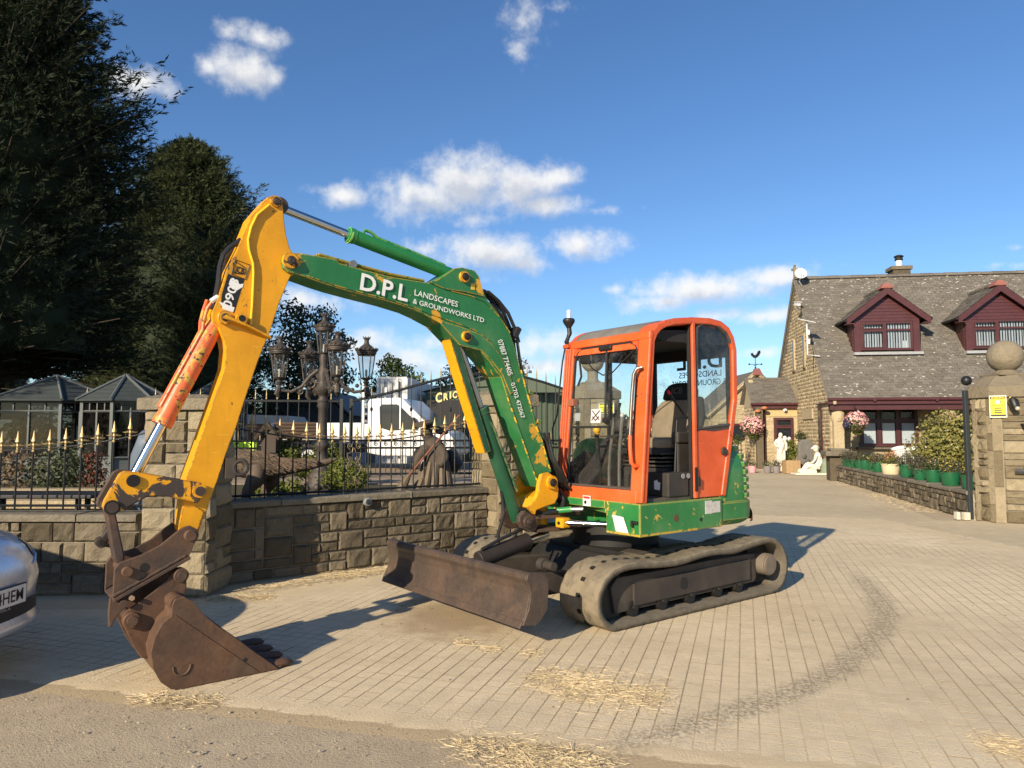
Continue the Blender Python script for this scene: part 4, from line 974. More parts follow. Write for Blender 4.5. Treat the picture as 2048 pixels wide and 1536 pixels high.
# ------------------------------------------------------------------ five-lantern lamp post
mat_lamp = M('weathered cast iron', (.055, .047, .041), .6, metal=.25, var=.4, scale=14, bump=.01, col2=(.14, .09, .06))
GLL = glass('lantern glass', tint=(.86, .9, .92), grime=.12)
LPx, LPy, LPz = -2.93, 11.0, .52
lamp = thing('street_lamp', 'ornate black cast iron lamp post with five lanterns behind the railing', 'street lamp', (LPx, LPy, LPz))
build(MB().lathe([(.30, 0), (.30, .06), (.24, .10), (.25, .16), (.19, .24), (.20, .30), (.15, .36), (.11, .44), (.12, .50), (.085, .55), (.085, .70), (.115, .73), (.115, .78), (.078, .82), (.072, 1.0), (.068, 1.32), (.09, 1.36), (.08, 1.40), (.095, 1.44), (.065, 1.49), (.075, 1.53), (.13, 1.57), (.14, 1.62), (.09, 1.68), (.075, 1.76), (.095, 1.84), (.065, 1.92), (.06, 2.02), (.07, 2.10), (.05, 2.19)], (LPx, LPy, LPz), 18), 'column', mat_lamp, lamp, smooth=True, ang=50)
for k in range(8):
    a = k*math.pi/4; build(MB().ball((LPx+.22*math.cos(a), LPy+.22*math.sin(a), LPz+.12), .07, 6), 'base_scroll', mat_lamp, lamp, smooth=True)
def lantern(cx, cy, zb, s):
    l = bpy.data.objects.new('lantern', None); l.parent = lamp; COL.objects.link(l); l.empty_display_size = .05
    B = (cx, cy, zb)
    build(MB().lathe([(.03, -.10), (.05, -.06), (.035, -.03), (.085, -.0), (.09, .012)], B, 12), 'base', mat_lamp, l, smooth=True)
    for k in range(6):
        a = k*math.pi/3+.2; c_, s_ = math.cos(a), math.sin(a)
        m = MB().tube([(cx+.085*s*c_, cy+.085*s*s_, zb+.01), (cx+.128*s*c_, cy+.128*s*s_, zb+.36*s)], .0095, 4); build(m, 'bar', mat_lamp, l)
        a2 = a+math.pi/3; c2, s2_ = math.cos(a2), math.sin(a2)
        build(MB().add([(cx+.083*s*c_, cy+.083*s*s_, zb+.012), (cx+.083*s*c2, cy+.083*s*s2_, zb+.012), (cx+.126*s*c2, cy+.126*s*s2_, zb+.36*s), (cx+.126*s*c_, cy+.126*s*s_, zb+.36*s)], [(0, 1, 2, 3)]), 'pane', GLL, l)
    z = zb+.36*s
    build(MB().lathe([(.128*s, z), (.145*s, z+.015), (.145*s, z+.03), (.155*s, z+.035), (.155*s, z+.06), (.170*s, z+.07), (.172*s, z+.095), (.13*s, z+.10), (.10*s, z+.135), (.055*s, z+.17), (.045*s, z+.18), (.035*s, z+.215), (.035*s, z+.24), (.055*s, z+.275), (.05*s, z+.28), (.02, z+.27)], (cx, cy, 0), 18), 'hood', mat_lamp, l, smooth=True, ang=45)
    for k in range(16):
        a = k*math.pi/8; build(MB().ball((cx+.168*s*math.cos(a), cy+.168*s*math.sin(a), z+.098), .018, 5), 'crest', mat_lamp, l)
    for k in range(7):
        a = k*math.pi/3.5; build(MB().tube([(cx+.045*s*math.cos(a), cy+.045*s*math.sin(a), z+.265), (cx+.064*s*math.cos(a), cy+.064*s*math.sin(a), z+.305)], [.012, .002], 4), 'crown_point', mat_lamp, l)
    build(MB().cyl((cx, cy, zb+.01), (cx, cy, zb+.14), .018, 8), 'candle', M('candle tube', (.5, .42, .3), .6) if not bpy.data.materials.get('candle tube') else bpy.data.materials['candle tube'], l)
lantern(LPx+.0, LPy, LPz+2.18, .93)
for az, r, zz in ((188, .66, 1.80), (125, .30, 1.78), (-58, .33, 1.86), (2, .70, 1.66)):
    a = R(az); ex, ey = math.cos(a), math.sin(a)
    r_ = .66; lx, ly = LPx+ex*r_, LPy+ey*r_
    z0 = LPz+1.60
    arm = MB().tube([(LPx+ex*.08, LPy+ey*.08, z0+.32), (LPx+ex*.2, LPy+ey*.2, z0+.22), (LPx+ex*.32, LPy+ey*.32, z0+.06), (LPx+ex*.48, LPy+ey*.48, z0-.02), (LPx+ex*.62, LPy+ey*.62, z0+.0), (lx, ly, z0+.06)], [.035, .032, .03, .026, .022, .02], 8)
    am = build(arm, 'arm', mat_lamp, lamp, smooth=True)
    for (o, r2, tz) in ((.20, .10, .10), (.35, .06, -.02), (.12, .13, .2)):
        sp = spiral((o, tz), r2, 1.4, .5); build(MB().tube([(LPx+ex*p[0], LPy+ey*p[0], z0+p[1]) for p in sp], .016, 5), 'scroll', mat_lamp, am)
    for k in range(5): build(MB().ball((LPx+ex*(.22+.07*k)+.02, LPy+ey*(.22+.07*k), z0+.0+.05*math.sin(k*2)+.03), .032, 6), 'leaf_boss', mat_lamp, am, smooth=True)
    build(MB().tube([(lx, ly, z0+.05), (lx+ex*.03, ly+ey*.03, z0-.06), (lx+ex*.0, ly, z0-.12)], [.045, .05, .01], 8), 'drop', mat_lamp, am, smooth=True)
    zb = z0+.19
    build(MB().tube([(lx, ly, z0+.03), (lx, ly, zb)], .02, 6), 'stem', mat_lamp, am)
    for s in (-1, 1): build(MB().tube([(lx, ly, z0+.07), (lx+s*.09, ly, z0+.10), (lx+s*.085, ly, zb+.01)], .009, 5), 'cradle', mat_lamp, am)
    lantern(lx, ly, zb, 1.0)
# ------------------------------------------------------------------ iron gate leaf with sign letters, fence beside it
def zig(pos, x0, x1, zt, zb, ztop_f, label, name, cat, pitch=.205, arch=None, lower=True, loc=None):
    t = thing(name, label, cat, (pos(x0)[0], pos(x0)[1], zb))
    n = int((x1-x0)/pitch)
    for k in range(n+1):
        x = x0+(x1-x0)*k/n; p = pos(x); z = ztop_f(x); post = k in (0, n)
        b = build(MB().tube([(*p, zb-.05), (*p, z+.05)], .045 if post else .011, 4 if post else 6), 'post' if post else 'bar', mat_iron, t)
        if not post:
            build(MB().lathe([(.012, 0), (.02, .02), (.012, .04), (.014, .08), (.001, .22)], (*p, z+.03), 6), 'spike', mat_gold, b)
            if k % 4 == 2: build(MB().lathe([(.011, -.05), (.03, -.02), (.03, .02), (.011, .05)], (*p, zb+1.35), 8), 'collar', mat_iron, b)
        if lower and k < n:
            p2 = pos(x+(x1-x0)/n/2)
            build(MB().tube([(*p2, zb), (*p2, 1.18)], .010, 6), 'dog_bar', mat_iron, t)
            q = spiral((0, 1.245), .045, 1.4, math.pi/2); d = Vector((*pos(x1), 0))-Vector((*pos(x0), 0)); d.normalize()
            build(MB().tube([(p2[0]+d.x*a, p2[1]+d.y*a, b_) for a, b_ in q], .011, 5), 'ring_scroll', mat_iron, t)
            if k % 2 == 0: build(MB().lathe([(.01, 0), (.012, .08), (.001, .2)], (*p2, 1.32), 6), 'dog_spike', mat_gold, t)
    N_ = 28; X = [x0+(x1-x0)*k/N_ for k in range(N_+1)]
    build(MB().tube([(*pos(x), ztop_f(x)) for x in X], .028, 6), 'top_rail', mat_iron, t, smooth=True)
    for z in (zb, 1.16, 1.31): build(MB().tube([(*pos(x0), z), (*pos(x1), z)], .022, 4), 'rail', mat_iron, t)
    return t
GP = lambda x: (x, 14.9+.12*(x+3.37))
def gz(x): return float(np.interp(x, [-3.37, -2.9, -2.37, -1.8, -1.31, -.9, -.47, .0, .28, .7, 1.15], [2.14, 2.24, 2.38, 2.55, 2.68, 2.73, 2.75, 2.73, 2.68, 2.57, 2.42]))
gate = zig(GP, -3.37, 1.15, 0, .62, gz, 'wide arched black iron gate with gold letters behind the wall', 'iron_gate', 'gate')
for off in (0, .33):
    build(MB().tube([(*GP(x), gz(x)-.26-off*.55-.03) for x in [-1.72+k*.09 for k in range(24)]], .018, 5), 'sign_rail', mat_iron, gate)
mat_letter = M('gilded letters', (.78, .60, .26), .4, metal=.2, var=.12)
x = -1.62
for ch, w, h in (('C', .135, .20), ('R', .095, .145), ('I', .03, .145), ('C', .095, .145), ('H', .10, .145)):
    z = gz(x)-.51+.03; p = GP(x); text_mesh(ch, mat_letter, 'gold_letter', gate, (p[0], p[1]-.04, z), (w, 0, .02), (0, 0, h), .02, local=False, bold=.03); x += w+.032
p = GP(-.32); text_mesh('N', mat_letter, 'gold_letter', gate, (-.12, p[1]-.04, 2.26), (.17, 0, -.0), (0, 0, .20), .02, local=False, bold=.03)
FP = lambda x: (x, 14.6+.12*(x+3.37))
zig(FP, -8.6, -3.5, 0, .62, lambda x: 2.12, 'tall black iron fence with gold spikes left of the gate', 'iron_fence', 'fence')
# ------------------------------------------------------------------ white flatbed lorry, container, marquee, shed
TW = Matrix.Translation((-2.72, 18.6, .53)) @ Matrix.Rotation(R(-8), 4, 'Z')
truck = thing('flatbed_truck', 'white flatbed truck with single cab parked behind the iron gate', 'truck', (-2.72, 18.6, .53), R(-8))
mat_wpaint = M('white vehicle paint', (.72, .72, .70), .25, var=.05, spec=.5, coat=.3); mat_tyre = M('tyre', (.02, .02, .02), .85); mat_trim = M('dark trim', (.025, .025, .027), .6)
def tp_(poly, lo, hi, name, mat, par=truck, bevel=.03): return build(MB().prism(poly, lo, hi), name, mat, par, bevel=bevel, local=True, smooth=True)
body = [(-.78, .45), (-.78, 1.72), (-.72, 1.80), (.0, 1.83), (.12, 1.80), (.85, 1.08), (1.3, .96), (1.42, .80), (1.45, .45), (1.38, .36), (-.4, .38)]
tp_(body, -.92, .92, 'cab', mat_wpaint)
for y in (-.925, .925):
    lo, hi = min(y, y*1.003), max(y, y*1.003)
    tp_([(-.45, 1.08), (-.47, 1.60), (-.40, 1.66), (-.02, 1.66), (.06, 1.62), (.60, 1.10), (.50, 1.04), (-.2, 1.0)], lo, hi, 'side_window', mat_pane, truck, 0)
    tp_([(.05, 1.04), (.05, 1.64), (.09, 1.60), (.09, 1.04)], min(y*1.004, y*1.006), max(y*1.004, y*1.006), 'window_pillar', mat_wpaint, truck, 0)
build(MB().add([(.16, -.78, 1.78), (.16, .78, 1.78), (.87, .84, 1.09), (.87, -.84, 1.09)], [(0, 1, 2, 3)]).xf(Matrix.Translation((.02, 0, .02))), 'windscreen', mat_pane, truck, local=True)
for y in (-1.02, 1.02): build(MB().box((.42, y, 1.20), (.12, .14, .26)), 'mirror', mat_trim, truck, bevel=.03, local=True)
for xx in (.72, -2.3):
    for y in (-.84, .84):
        w = build(MB().cyl((xx, y-.1, .33), (xx, y+.1, .33), .335, 22), 'wheel', mat_tyre, truck, smooth=True, local=True, bevel=.03); build(MB().cyl((xx, y*1.13, .33), (xx, y*1.135, .33), .20, 16), 'hub', M('grey hub', (.4, .4, .4), .4, metal=.5), w, local=True)
tp_([(-3.4, .72), (-.82, .72), (-.82, .84), (-3.4, .84)], -1.0, 1.0, 'bed', M('grey bed', (.3, .3, .3), .6), truck, .01)
for y in (-1.0, .97): tp_([(-3.4, .84), (-.85, .84), (-.85, 1.2), (-3.4, 1.2)], y, y+.03, 'drop_side', mat_wpaint, truck, .01)
for k in range(5): build(MB().box((-.9, 0, 1.25+k*.18), (.05, 1.7, .06)), 'headboard_bar', mat_wpaint, truck, local=True)
for y in (-.9, .9): build(MB().box((-.9, y, 1.5), (.06, .06, 1.4)), 'headboard_post', mat_wpaint, truck, local=True)
build(MB().box((-1.5, 0, .55), (4, .7, .2)), 'chassis', mat_trim, truck, local=True)
ct = thing('shipping_container', 'white ridged shipping container standing behind the flatbed truck', 'container', (-3.9, 22.4, .5))
def ribs(p0, p1, z0, z1, n, name, mat, par):
    a, b = Vector((*p0, 0)), Vector((*p1, 0)); u = (b-a); L = u.length; u.normalize(); nn = Vector((u.y, -u.x, 0)); pts = []
    for k in range(n):
        for f, o in ((0, 0), (.3, 0), (.42, .04), (.88, .04)): pts.append(a+u*(L*(k+f)/n)+nn*o)
    pts.append(b); m = len(pts); vs = [tuple(p+Vector((0, 0, z0))) for p in pts]+[tuple(p+Vector((0, 0, z1))) for p in pts]
    return build(MB().add(vs, [(i, i+1, m+i+1, m+i) for i in range(m-1)]), name, mat, par)
mat_cont = M('white container paint', (.66, .66, .63), .55, var=.15, scale=3, col2=(.35, .25, .17), c2at=(.70, .78))
ribs((-4.22, 22.4), (-3.34, 22.33), .55, 3.2, 4, 'end_doors', mat_cont, ct); ribs((-3.34, 22.33), (-2.9, 27.4), .55, 3.2, 20, 'side_wall', mat_cont, ct)
build(MB().prism([(-4.24, 22.37), (-3.32, 22.3), (-2.88, 27.4), (-3.8, 27.5)], 3.18, 3.25, 'xy').prism([(-4.24, 22.37), (-3.32, 22.3), (-2.88, 27.4), (-3.8, 27.5)], .5, .62, 'xy'), 'frame', mat_cont, ct)
for x_ in (-4.0, -3.8, -3.55): build(MB().cyl((x_, 22.3, .7), (x_, 22.3, 3.1), .018, 6), 'lock_rod', mat_trim, ct)
build(MB().box((-4.23, 22.36, 1.85), (.07, .07, 2.7)).box((-3.32, 22.29, 1.85), (.07, .07, 2.7)), 'corner_post', mat_cont, ct)
sh = thing('green_shed', 'green corrugated metal shed with pale roof behind the iron gate', 'shed', (0, 24, .5))
mat_shed = M('green metal sheet', (.075, .10, .065), .5, var=.12, scale=2)
ribs((-2.9, 23.6), (2.2, 24.6), .5, 2.85, 26, 'front_wall', mat_shed, sh); ribs((2.2, 24.6), (3.0, 33), .5, 2.85, 30, 'end_wall', mat_shed, sh)
build(MB().prism([(-2.9, 2.84), (2.2, 2.84), (.1, 3.5), (-.6, 3.5)], 23.75, 23.8).xf(Matrix.Identity(4)), 'gable_sheet', mat_shed, sh)
build(MB().add([(-3.0, 23.5, 2.86), (-.3, 23.6, 3.52), (-.1, 33, 3.52), (-3, 33, 2.86), (2.3, 24.5, 2.86), (3.1, 33, 2.86)], [(0, 1, 2, 3), (1, 4, 5, 2)]), 'roof_sheet', M('pale roof sheet', (.42, .38, .3), .7, var=.2), sh)
build(MB().box((-2.2, 23.3, 1.5), (1.2, .5, 2.1)), 'open_doorway', mat_under2, sh)
mq = thing('marquee', 'white marquee tent with pale blue walls behind the lamp post', 'tent', (-5.2, 23, .5))
mat_canvas = M('white canvas', (.45, .47, .5), .85, var=.08, scale=2)
build(MB().prism([(-6.5, .5), (-4.7, .5), (-4.7, 1.25), (-5.5, 1.62), (-5.75, 1.64), (-6.5, 1.25)], 23, 28), 'canvas', mat_canvas, mq, bevel=.03)
bs = thing('barn', 'dark low barn with grey sloping roof behind the fence', 'barn', (-7.6, 27, .5))
build(MB().prism([(-9.5, .5), (-6.3, .5), (-6.3, 2.2), (-7.2, 3.0), (-9.5, 3.0)], 27, 32), 'walls', M('dark boards', (.05, .05, .052), .8, var=.3), bs)
build(MB().prism([(-9.7, 3.0), (-7.15, 3.05), (-6.1, 2.15), (-6.1, 2.22), (-7.1, 3.15), (-9.7, 3.1)], 26.8, 32.2), 'roof', M('slate grey roof', (.11, .12, .13), .7, var=.2), bs)
bk_ = thing('brick_building', 'low brick and render building seen between fence bars', 'building', (-6.9, 22.5, .5))
build(MB().box((-7.5, 22.5, 1.25), (1.8, 1.5, 1.0)), 'walls', M('orange brick', (.36, .19, .11), .9, var=.3, scale=16), bk_); build(MB().prism([(-8.4, 1.75), (-6.6, 1.75), (-6.8, 2.0), (-8.3, 2.05)], 21.6, 23.3), 'roof', M('cream roof', (.55, .48, .4), .9, var=.1), bk_)
for k in range(4): build(MB().box((-8.15+k*.42, 21.73, 1.3), (.22, .04, .5)), 'window', mat_pane, bk_)
# ------------------------------------------------------------------ summerhouses
mat_sum = M('grey painted timber', (.10, .112, .11), .6, var=.2, scale=4); mat_sumr = M('slate felt roof', (.04, .05, .05), .8, var=.25, scale=5)
def summerhouse(label, cx, cy, r, ze, zp, rot, nside=8, sq=1.0):
    t = thing('summerhouse', label, 'summerhouse', (cx, cy, .52), group='grey glazed summerhouses')
    pt = lambda k, q, z: (cx+r*q*math.cos(rot+k*2*math.pi/nside), cy+r*q*math.sin(rot+k*2*math.pi/nside), z)
    for k in range(nside):
        build(MB().tube([pt(k, 1, .52), pt(k, 1, ze)], .04, 4), 'post', mat_sum, t)
        w = MB()
        for z, h in ((ze-.03, .05), (ze-.22, .035), (1.0, .04)): w.tube([pt(k, 1, z), pt(k+1, 1, z)], h*.6, 4)
        for f in (.25, .5, .75):
            a, b = Vector(pt(k, 1, ze-.22)), Vector(pt(k+1, 1, ze-.22)); p = a.lerp(b, f); w.tube([p, p+Vector((0, 0, .2))], .014, 4)
        a, b = Vector(pt(k, 1, 1.0)), Vector(pt(k+1, 1, 1.0)); p = a.lerp(b, .5); w.tube([p, p+Vector((0, 0, ze-1.22))], .022, 4)
        f = build(w, 'window_frame', mat_sum, t)
        build(MB().add([pt(k, .985, 1.0), pt(k+1, .985, 1.0), pt(k+1, .985, ze-.02), pt(k, .985, ze-.02)], [(0, 1, 2, 3)]), 'pane', GLS, f)
        build(MB().add([pt(k, .98, .52), pt(k+1, .98, .52), pt(k+1, .98, 1.0), pt(k, .98, 1.0)], [(0, 1, 2, 3)]), 'lower_panel', mat_sum, t)
        for j in range(6):
            q0, q1 = 1.14*(1-j/6), 1.14*(1-(j+1)/6)+.02; z0, z1 = ze+(zp-ze)*j/6, ze+(zp-ze)*(j+1)/6-.012
            build(MB().add([pt(k, q0, z0), pt(k+1, q0, z0), pt(k+1, q1, z1), pt(k, q1, z1), pt(k, q0, z0-.025), pt(k+1, q0, z0-.025)], [(0, 1, 2, 3), (4, 5, 1, 0)]), 'shingle_course', mat_sumr, t)
        build(MB().tube([pt(k, 1.15, ze), (cx, cy, zp+.01)], .03, 5), 'hip_rib', mat_sum, t)
    build(MB().box((cx, cy, .6), (r*1.2, r*.6, .3)).box((cx, cy+r*.3, 1.0), (r*1.1, .15, .7)), 'bench', mat_trim, t)
    return t
GLS = glass('summerhouse glass', tint=(.35, .37, .38), grime=.05)
summerhouse('grey summerhouse with ridged roof, leftmost behind the railing', -9.25, 14.4, 1.12, 2.10, 2.62, .12, 6)
summerhouse('grey octagonal summerhouse with pointed roof left of the pillar', -7.75, 14.2, .82, 2.10, 2.62, .25)
summerhouse('grey summerhouse half hidden behind the stone pillar and arm', -7.3, 17.4, .74, 2.2, 2.74, .3)
# ------------------------------------------------------------------ shrubs and beds behind the railings
broadleaf('clipped round bush with red leaves behind the left railing', -6.35, 10.2, .55, 1.0, [(0, 0, .42, .42), (.2, 0, .35, .36), (-.25, 0, .3, .34)], 2600, .03, mat_leafo, 71, 0, name='round_bush')
broadleaf('red leaved creeper at the side of the round bush', -5.9, 10.05, .55, .9, [(0, 0, .55, .14), (.04, 0, .3, .18)], 420, .03, mat_leafr, 72, 0, name='red_shrub')
broadleaf('bare brown twiggy shrub behind the left railing', -7.15, 10.3, .55, 1.0, [(0, 0, .5, .34), (.2, 0, .25, .3), (-.2, 0, .3, .3)], 800, .04, mat_dry, 73, .015, name='twiggy_shrub')
broadleaf('box bush clipped square beside the lamp post', -2.42, 10.4, .52, .8, [(0, 0, .26, .26), (.15, 0, .3, .24), (-.14, 0, .28, .24), (.0, 0, .42, .2)], 3000, .026, mat_leafy, 74, 0, name='box_bush')
broadleaf('bright conifer shrub behind the dinosaur statue', -3.9, 12.2, .52, 1.2, [(0, 0, .55, .3), (.4, 0, .4, .3), (-.3, 0, .35, .3), (.15, 0, .95, .18), (.7, .1, .6, .22)], 2600, .045, mat_leafy, 75, .02, name='garden_shrub')
broadleaf('low green shrub behind the dinosaur tail', -3.5, 10.7, .52, .6, [(0, 0, .12, .16), (.25, 0, .12, .15), (-.3, 0, .12, .16)], 1200, .03, mat_leafy, 76, 0, name='garden_shrub')
# raised stone beds, planks and dark table by the left railing
t = thing('stone_trough', 'pale stone garden edging wall behind the left railing', 'edging', (-5.6, 9.0, .52))
for k, (x0, x1, z) in enumerate(((-7.6, -5.2, .70), (-6.4, -4.3, .58), (-5.2, -4.4, .70))):
    build(MB().box(((x0+x1)/2, 9.2-.25*k, z), (x1-x0, .3, .10)), 'stone', mat_hstone, t, bevel=.015)
t = thing('garden_table', 'low black garden table behind the left railing', 'table', (-5.2, 7.6, .52))
build(MB().box((-5.2, 7.7, .80), (1.7, .6, .04)), 'table_top', mat_trim, t, bevel=.01)
for x_ in (-5.9, -5.4, -4.6, -4.5): build(MB().tube([(x_, 7.6, .5), (x_, 7.6, .79)], .03, 6), 'leg', mat_trim, t)
# the grey-blue reptile statue by the pillar
t = thing('statue', 'blue grey creature statue peeping out beside the stone pillar', 'statue', (-4.05, 7.9, .52))
build(MB().tube([(-4.05, 8.1, .55), (-4.1, 8.05, .9), (-4.05, 7.95, 1.2), (-3.98, 7.9, 1.38), (-3.85, 7.85, 1.40)], [.2, .2, .18, .16, .08], 12), 'body', M('blue grey resin', (.12, .15, .19), .45, var=.3, scale=7, bump=.02), t, smooth=True)
for k in range(2): build(MB().tube([(-4.08+.1*k, 7.8, .95), (-4.0+.1*k, 7.72, .85), (-3.97+.1*k, 7.70, .75)], [.03, .025, .01], 6), 'claw', mat_trim, t, smooth=True)
# ------------------------------------------------------------------ dinosaur statue (head hidden by the arm)
def tube_body(parts, name, mat, parent, smooth=True):
    mb = MB()
    for pts, r in parts:
        # smooth the chain by Catmull-Rom before sweeping
        P = [Vector(p) for p in pts]; Q = []; Rr = []
        for i in range(len(P)-1):
            p0, p1, p2, p3 = P[max(i-1, 0)], P[i], P[i+1], P[min(i+2, len(P)-1)]
            for s in range(4):
                t = s/4; Q.append(.5*((2*p1)+(p2-p0)*t+(2*p0-5*p1+4*p2-p3)*t*t+(3*p1-p0-3*p2+p3)*t**3)); Rr.append(r[i]+(r[i+1]-r[i])*(3*t*t-2*t**3))
        Q.append(P[-1]); Rr.append(r[-1]); mb.tube(Q, Rr, 14)
    o = build(mb, name, mat, parent, smooth='all')
    rm = o.modifiers.new('remesh', 'REMESH'); rm.mode = 'VOXEL'; rm.voxel_size = .018; rm.use_smooth_shade = True
    sm = o.modifiers.new('smooth', 'SMOOTH'); sm.factor = .5; sm.iterations = 4
    return o
mat_dino = M('brown grey shaggy resin', (.10, .072, .05), .75, var=.45, scale=8, bump=.06, bscale=40, col2=(.05, .04, .03))
dn = thing('dinosaur_statue', 'brown feathered dinosaur statue with long tail behind the railing', 'statue', (-3.3, 9.3, .52))
tube_body([([(-3.95, 9.2, 1.10), (-3.72, 9.25, 1.08), (-3.45, 9.3, 1.06), (-3.2, 9.32, 1.03), (-2.98, 9.34, 1.02), (-2.75, 9.38, 1.03), (-2.5, 9.42, 1.07), (-2.3, 9.45, 1.13)], [.10, .15, .185, .175, .11, .075, .05, .02]),
    ([(-3.95, 9.2, 1.10), (-4.15, 9.15, 1.2), (-4.3, 9.1, 1.32), (-4.45, 9.05, 1.36), (-4.65, 9.0, 1.30)], [.10, .085, .075, .09, .03]),
    ([(-3.28, 9.2, 1.02), (-3.28, 9.14, .88), (-3.36, 9.12, .74), (-3.42, 9.12, .60), (-3.5, 9.08, .55)], [.13, .12, .075, .045, .04]),
    ([(-3.28, 9.42, 1.02), (-3.18, 9.46, .86), (-3.26, 9.48, .72), (-3.26, 9.48, .58), (-3.4, 9.45, .55)], [.13, .11, .07, .045, .04]),
    ([(-3.8, 9.12, 1.03), (-3.62, 9.05, .92), (-3.72, 9.02, .80), (-3.86, 9.0, .70), (-3.95, 9.0, .64)], [.07, .055, .045, .03, .015]),
    ([(-3.86, 9.3, 1.02), (-3.7, 9.25, .90), (-3.82, 9.2, .78), (-3.95, 9.2, .68)], [.06, .05, .04, .015])], 'body', mat_dino, dn)
P_ = []; D_ = []
RNG = np.random.default_rng(81)
for k in range(1500):
    u = random.random(); x = -3.9+1.35*u; r = float(np.interp(x, [-3.95, -3.72, -3.45, -3.2, -2.98, -2.75, -2.5], [.10, .15, .185, .175, .11, .075, .05])); zc = float(np.interp(x, [-3.95, -3.45, -2.98, -2.5], [1.10, 1.06, 1.02, 1.07])); a = random.uniform(-.6, 2.4)
    P_.append((x, 9.27-r*math.cos(a)*.98, zc+r*math.sin(a)*.98)); D_.append((.75, -.25*math.cos(a), -.35+random.gauss(0, .12)))
D_ = np.array(D_); D_ /= np.linalg.norm(D_, axis=1)[:, None]; V, F = strand_np(np.array(P_), D_, RNG.uniform(.05, .12, 1500), RNG.uniform(.003, .007, 1500))
tag(build_np('feathers', V, F, M('feather strands', (.13, .092, .062), .8, var=.5, scale=5), dn), kind='stuff')
# ------------------------------------------------------------------ hooded traveller statue with broom
hs_ = thing('hooded_statue', 'dark hooded cloaked figure statue bending over with a broom', 'statue', (-1.12, 10.3, .52))
mat_cloak = M('dark cloak cloth', (.075, .058, .042), .9, var=.35, scale=9, bump=.02)
tube_body([([(-1.10, 10.3, .55), (-1.08, 10.3, .85), (-1.10, 10.3, 1.10), (-1.14, 10.3, 1.28), (-1.20, 10.28, 1.40)], [.20, .19, .185, .15, .07]),
    ([(-1.20, 10.28, 1.38), (-1.23, 10.25, 1.47), (-1.20, 10.26, 1.56), (-1.16, 10.28, 1.63)], [.075, .09, .075, .03]),
    ([(-1.22, 10.2, 1.26), (-1.32, 10.12, 1.12), (-1.38, 10.08, .98)], [.08, .065, .045]), ([(-1.04, 10.2, 1.26), (-.95, 10.12, 1.12), (-1.02, 10.06, 1.0)], [.08, .065, .045])], 'figure', mat_cloak, hs_)
mb = MB()
for k in range(13):
    a = 2*math.pi*k/13; mb.tube([(-1.10+.17*math.cos(a), 10.3+.17*math.sin(a), 1.05), (-1.12+.22*math.cos(a), 10.3+.2*math.sin(a), .8), (-1.16+.29*math.cos(a), 10.3+.24*math.sin(a), .53)], [.03, .045, .055], 6)
build(mb, 'skirt_folds', M('worn skirt cloth', (.15, .115, .08), .9, var=.4, scale=12), hs_, smooth=True)
build(MB().tube([(-1.13, 10.27, 1.60), (-1.20, 10.2, 1.62), (-1.32, 10.1, 1.58)], [.02, .13, .16], 10, flat=.25).tube([(-1.10, 10.3, 1.5), (-1.02, 10.4, 1.52), (-.94, 10.42, 1.46)], [.05, .08, .02], 8), 'hood_brim', mat_cloak, hs_, smooth=True)
build(MB().tube([(-.75, 10.15, 1.72), (-1.05, 10.1, 1.36), (-1.36, 10.05, .98), (-1.46, 10.02, .86)], .014, 6), 'broom_handle', M('red brown stick', (.22, .08, .05), .7), hs_)
tag(build(MB().tube([(-1.44, 10.02, .88), (-1.52, 10.0, .74), (-1.58, 10.0, .56)], [.03, .07, .10], 9), 'broom_head', mat_dry, hs_), None)
build(MB().tube([(-.90, 10.42, 1.22), (-.86, 10.45, 1.02), (-.88, 10.45, .9)], [.08, .15, .08], 10), 'bag', mat_trim, hs_, smooth=True)
# log bird house and hi-vis panel, beam on posts
bh = thing('bird_house', 'brown log roofed bird house on a post behind the railing', 'bird house', (-4.3, 12.0, .52))
build(MB().prism([(-4.17, 1.14), (-3.93, 1.14), (-3.93, 1.42), (-4.05, 1.58), (-4.17, 1.42)], 11.85, 12.2), 'box', mat_wood, bh); build(MB().tube([(-4.05, 12.0, .5), (-4.05, 12.0, 1.14)], .05, 6), 'post', mat_wood, bh); build(MB().box((-4.05, 11.9, 1.10), (.4, .4, .05)), 'tray', mat_wood, bh)
for s in (-1, 1): build(MB().tube([(-4.05, 11.78, 1.64), (-4.05+s*.2, 11.78, 1.36)], .03, 5), 'bargeboard', mat_wood, bh)
for k in range(5): build(MB().cyl((-3.99+.02*k, 11.9, 1.62-.055*k), (-3.36, 12.2, 1.62-.055*k), .032, 8), 'roof_log', M('split logs', (.10, .065, .045), .8, var=.3) if k == 0 else bpy.data.materials['split logs'], bh)
hz = thing('hazard_panel', 'bright lime green panel behind the fence left of the bird house', 'panel', (-4.45, 15.6, .52))
build(MB().box((-5.92, 15.6, 1.09), (.66, .06, .46)), 'board', M('fluorescent lime sheet', (.50, .80, .02), .5, var=.05), hz, bevel=.01)
for x_ in (-6.15, -5.7): build(MB().box((x_, 15.62, .69), (.05, .05, .34)), 'leg', mat_trim, hz)
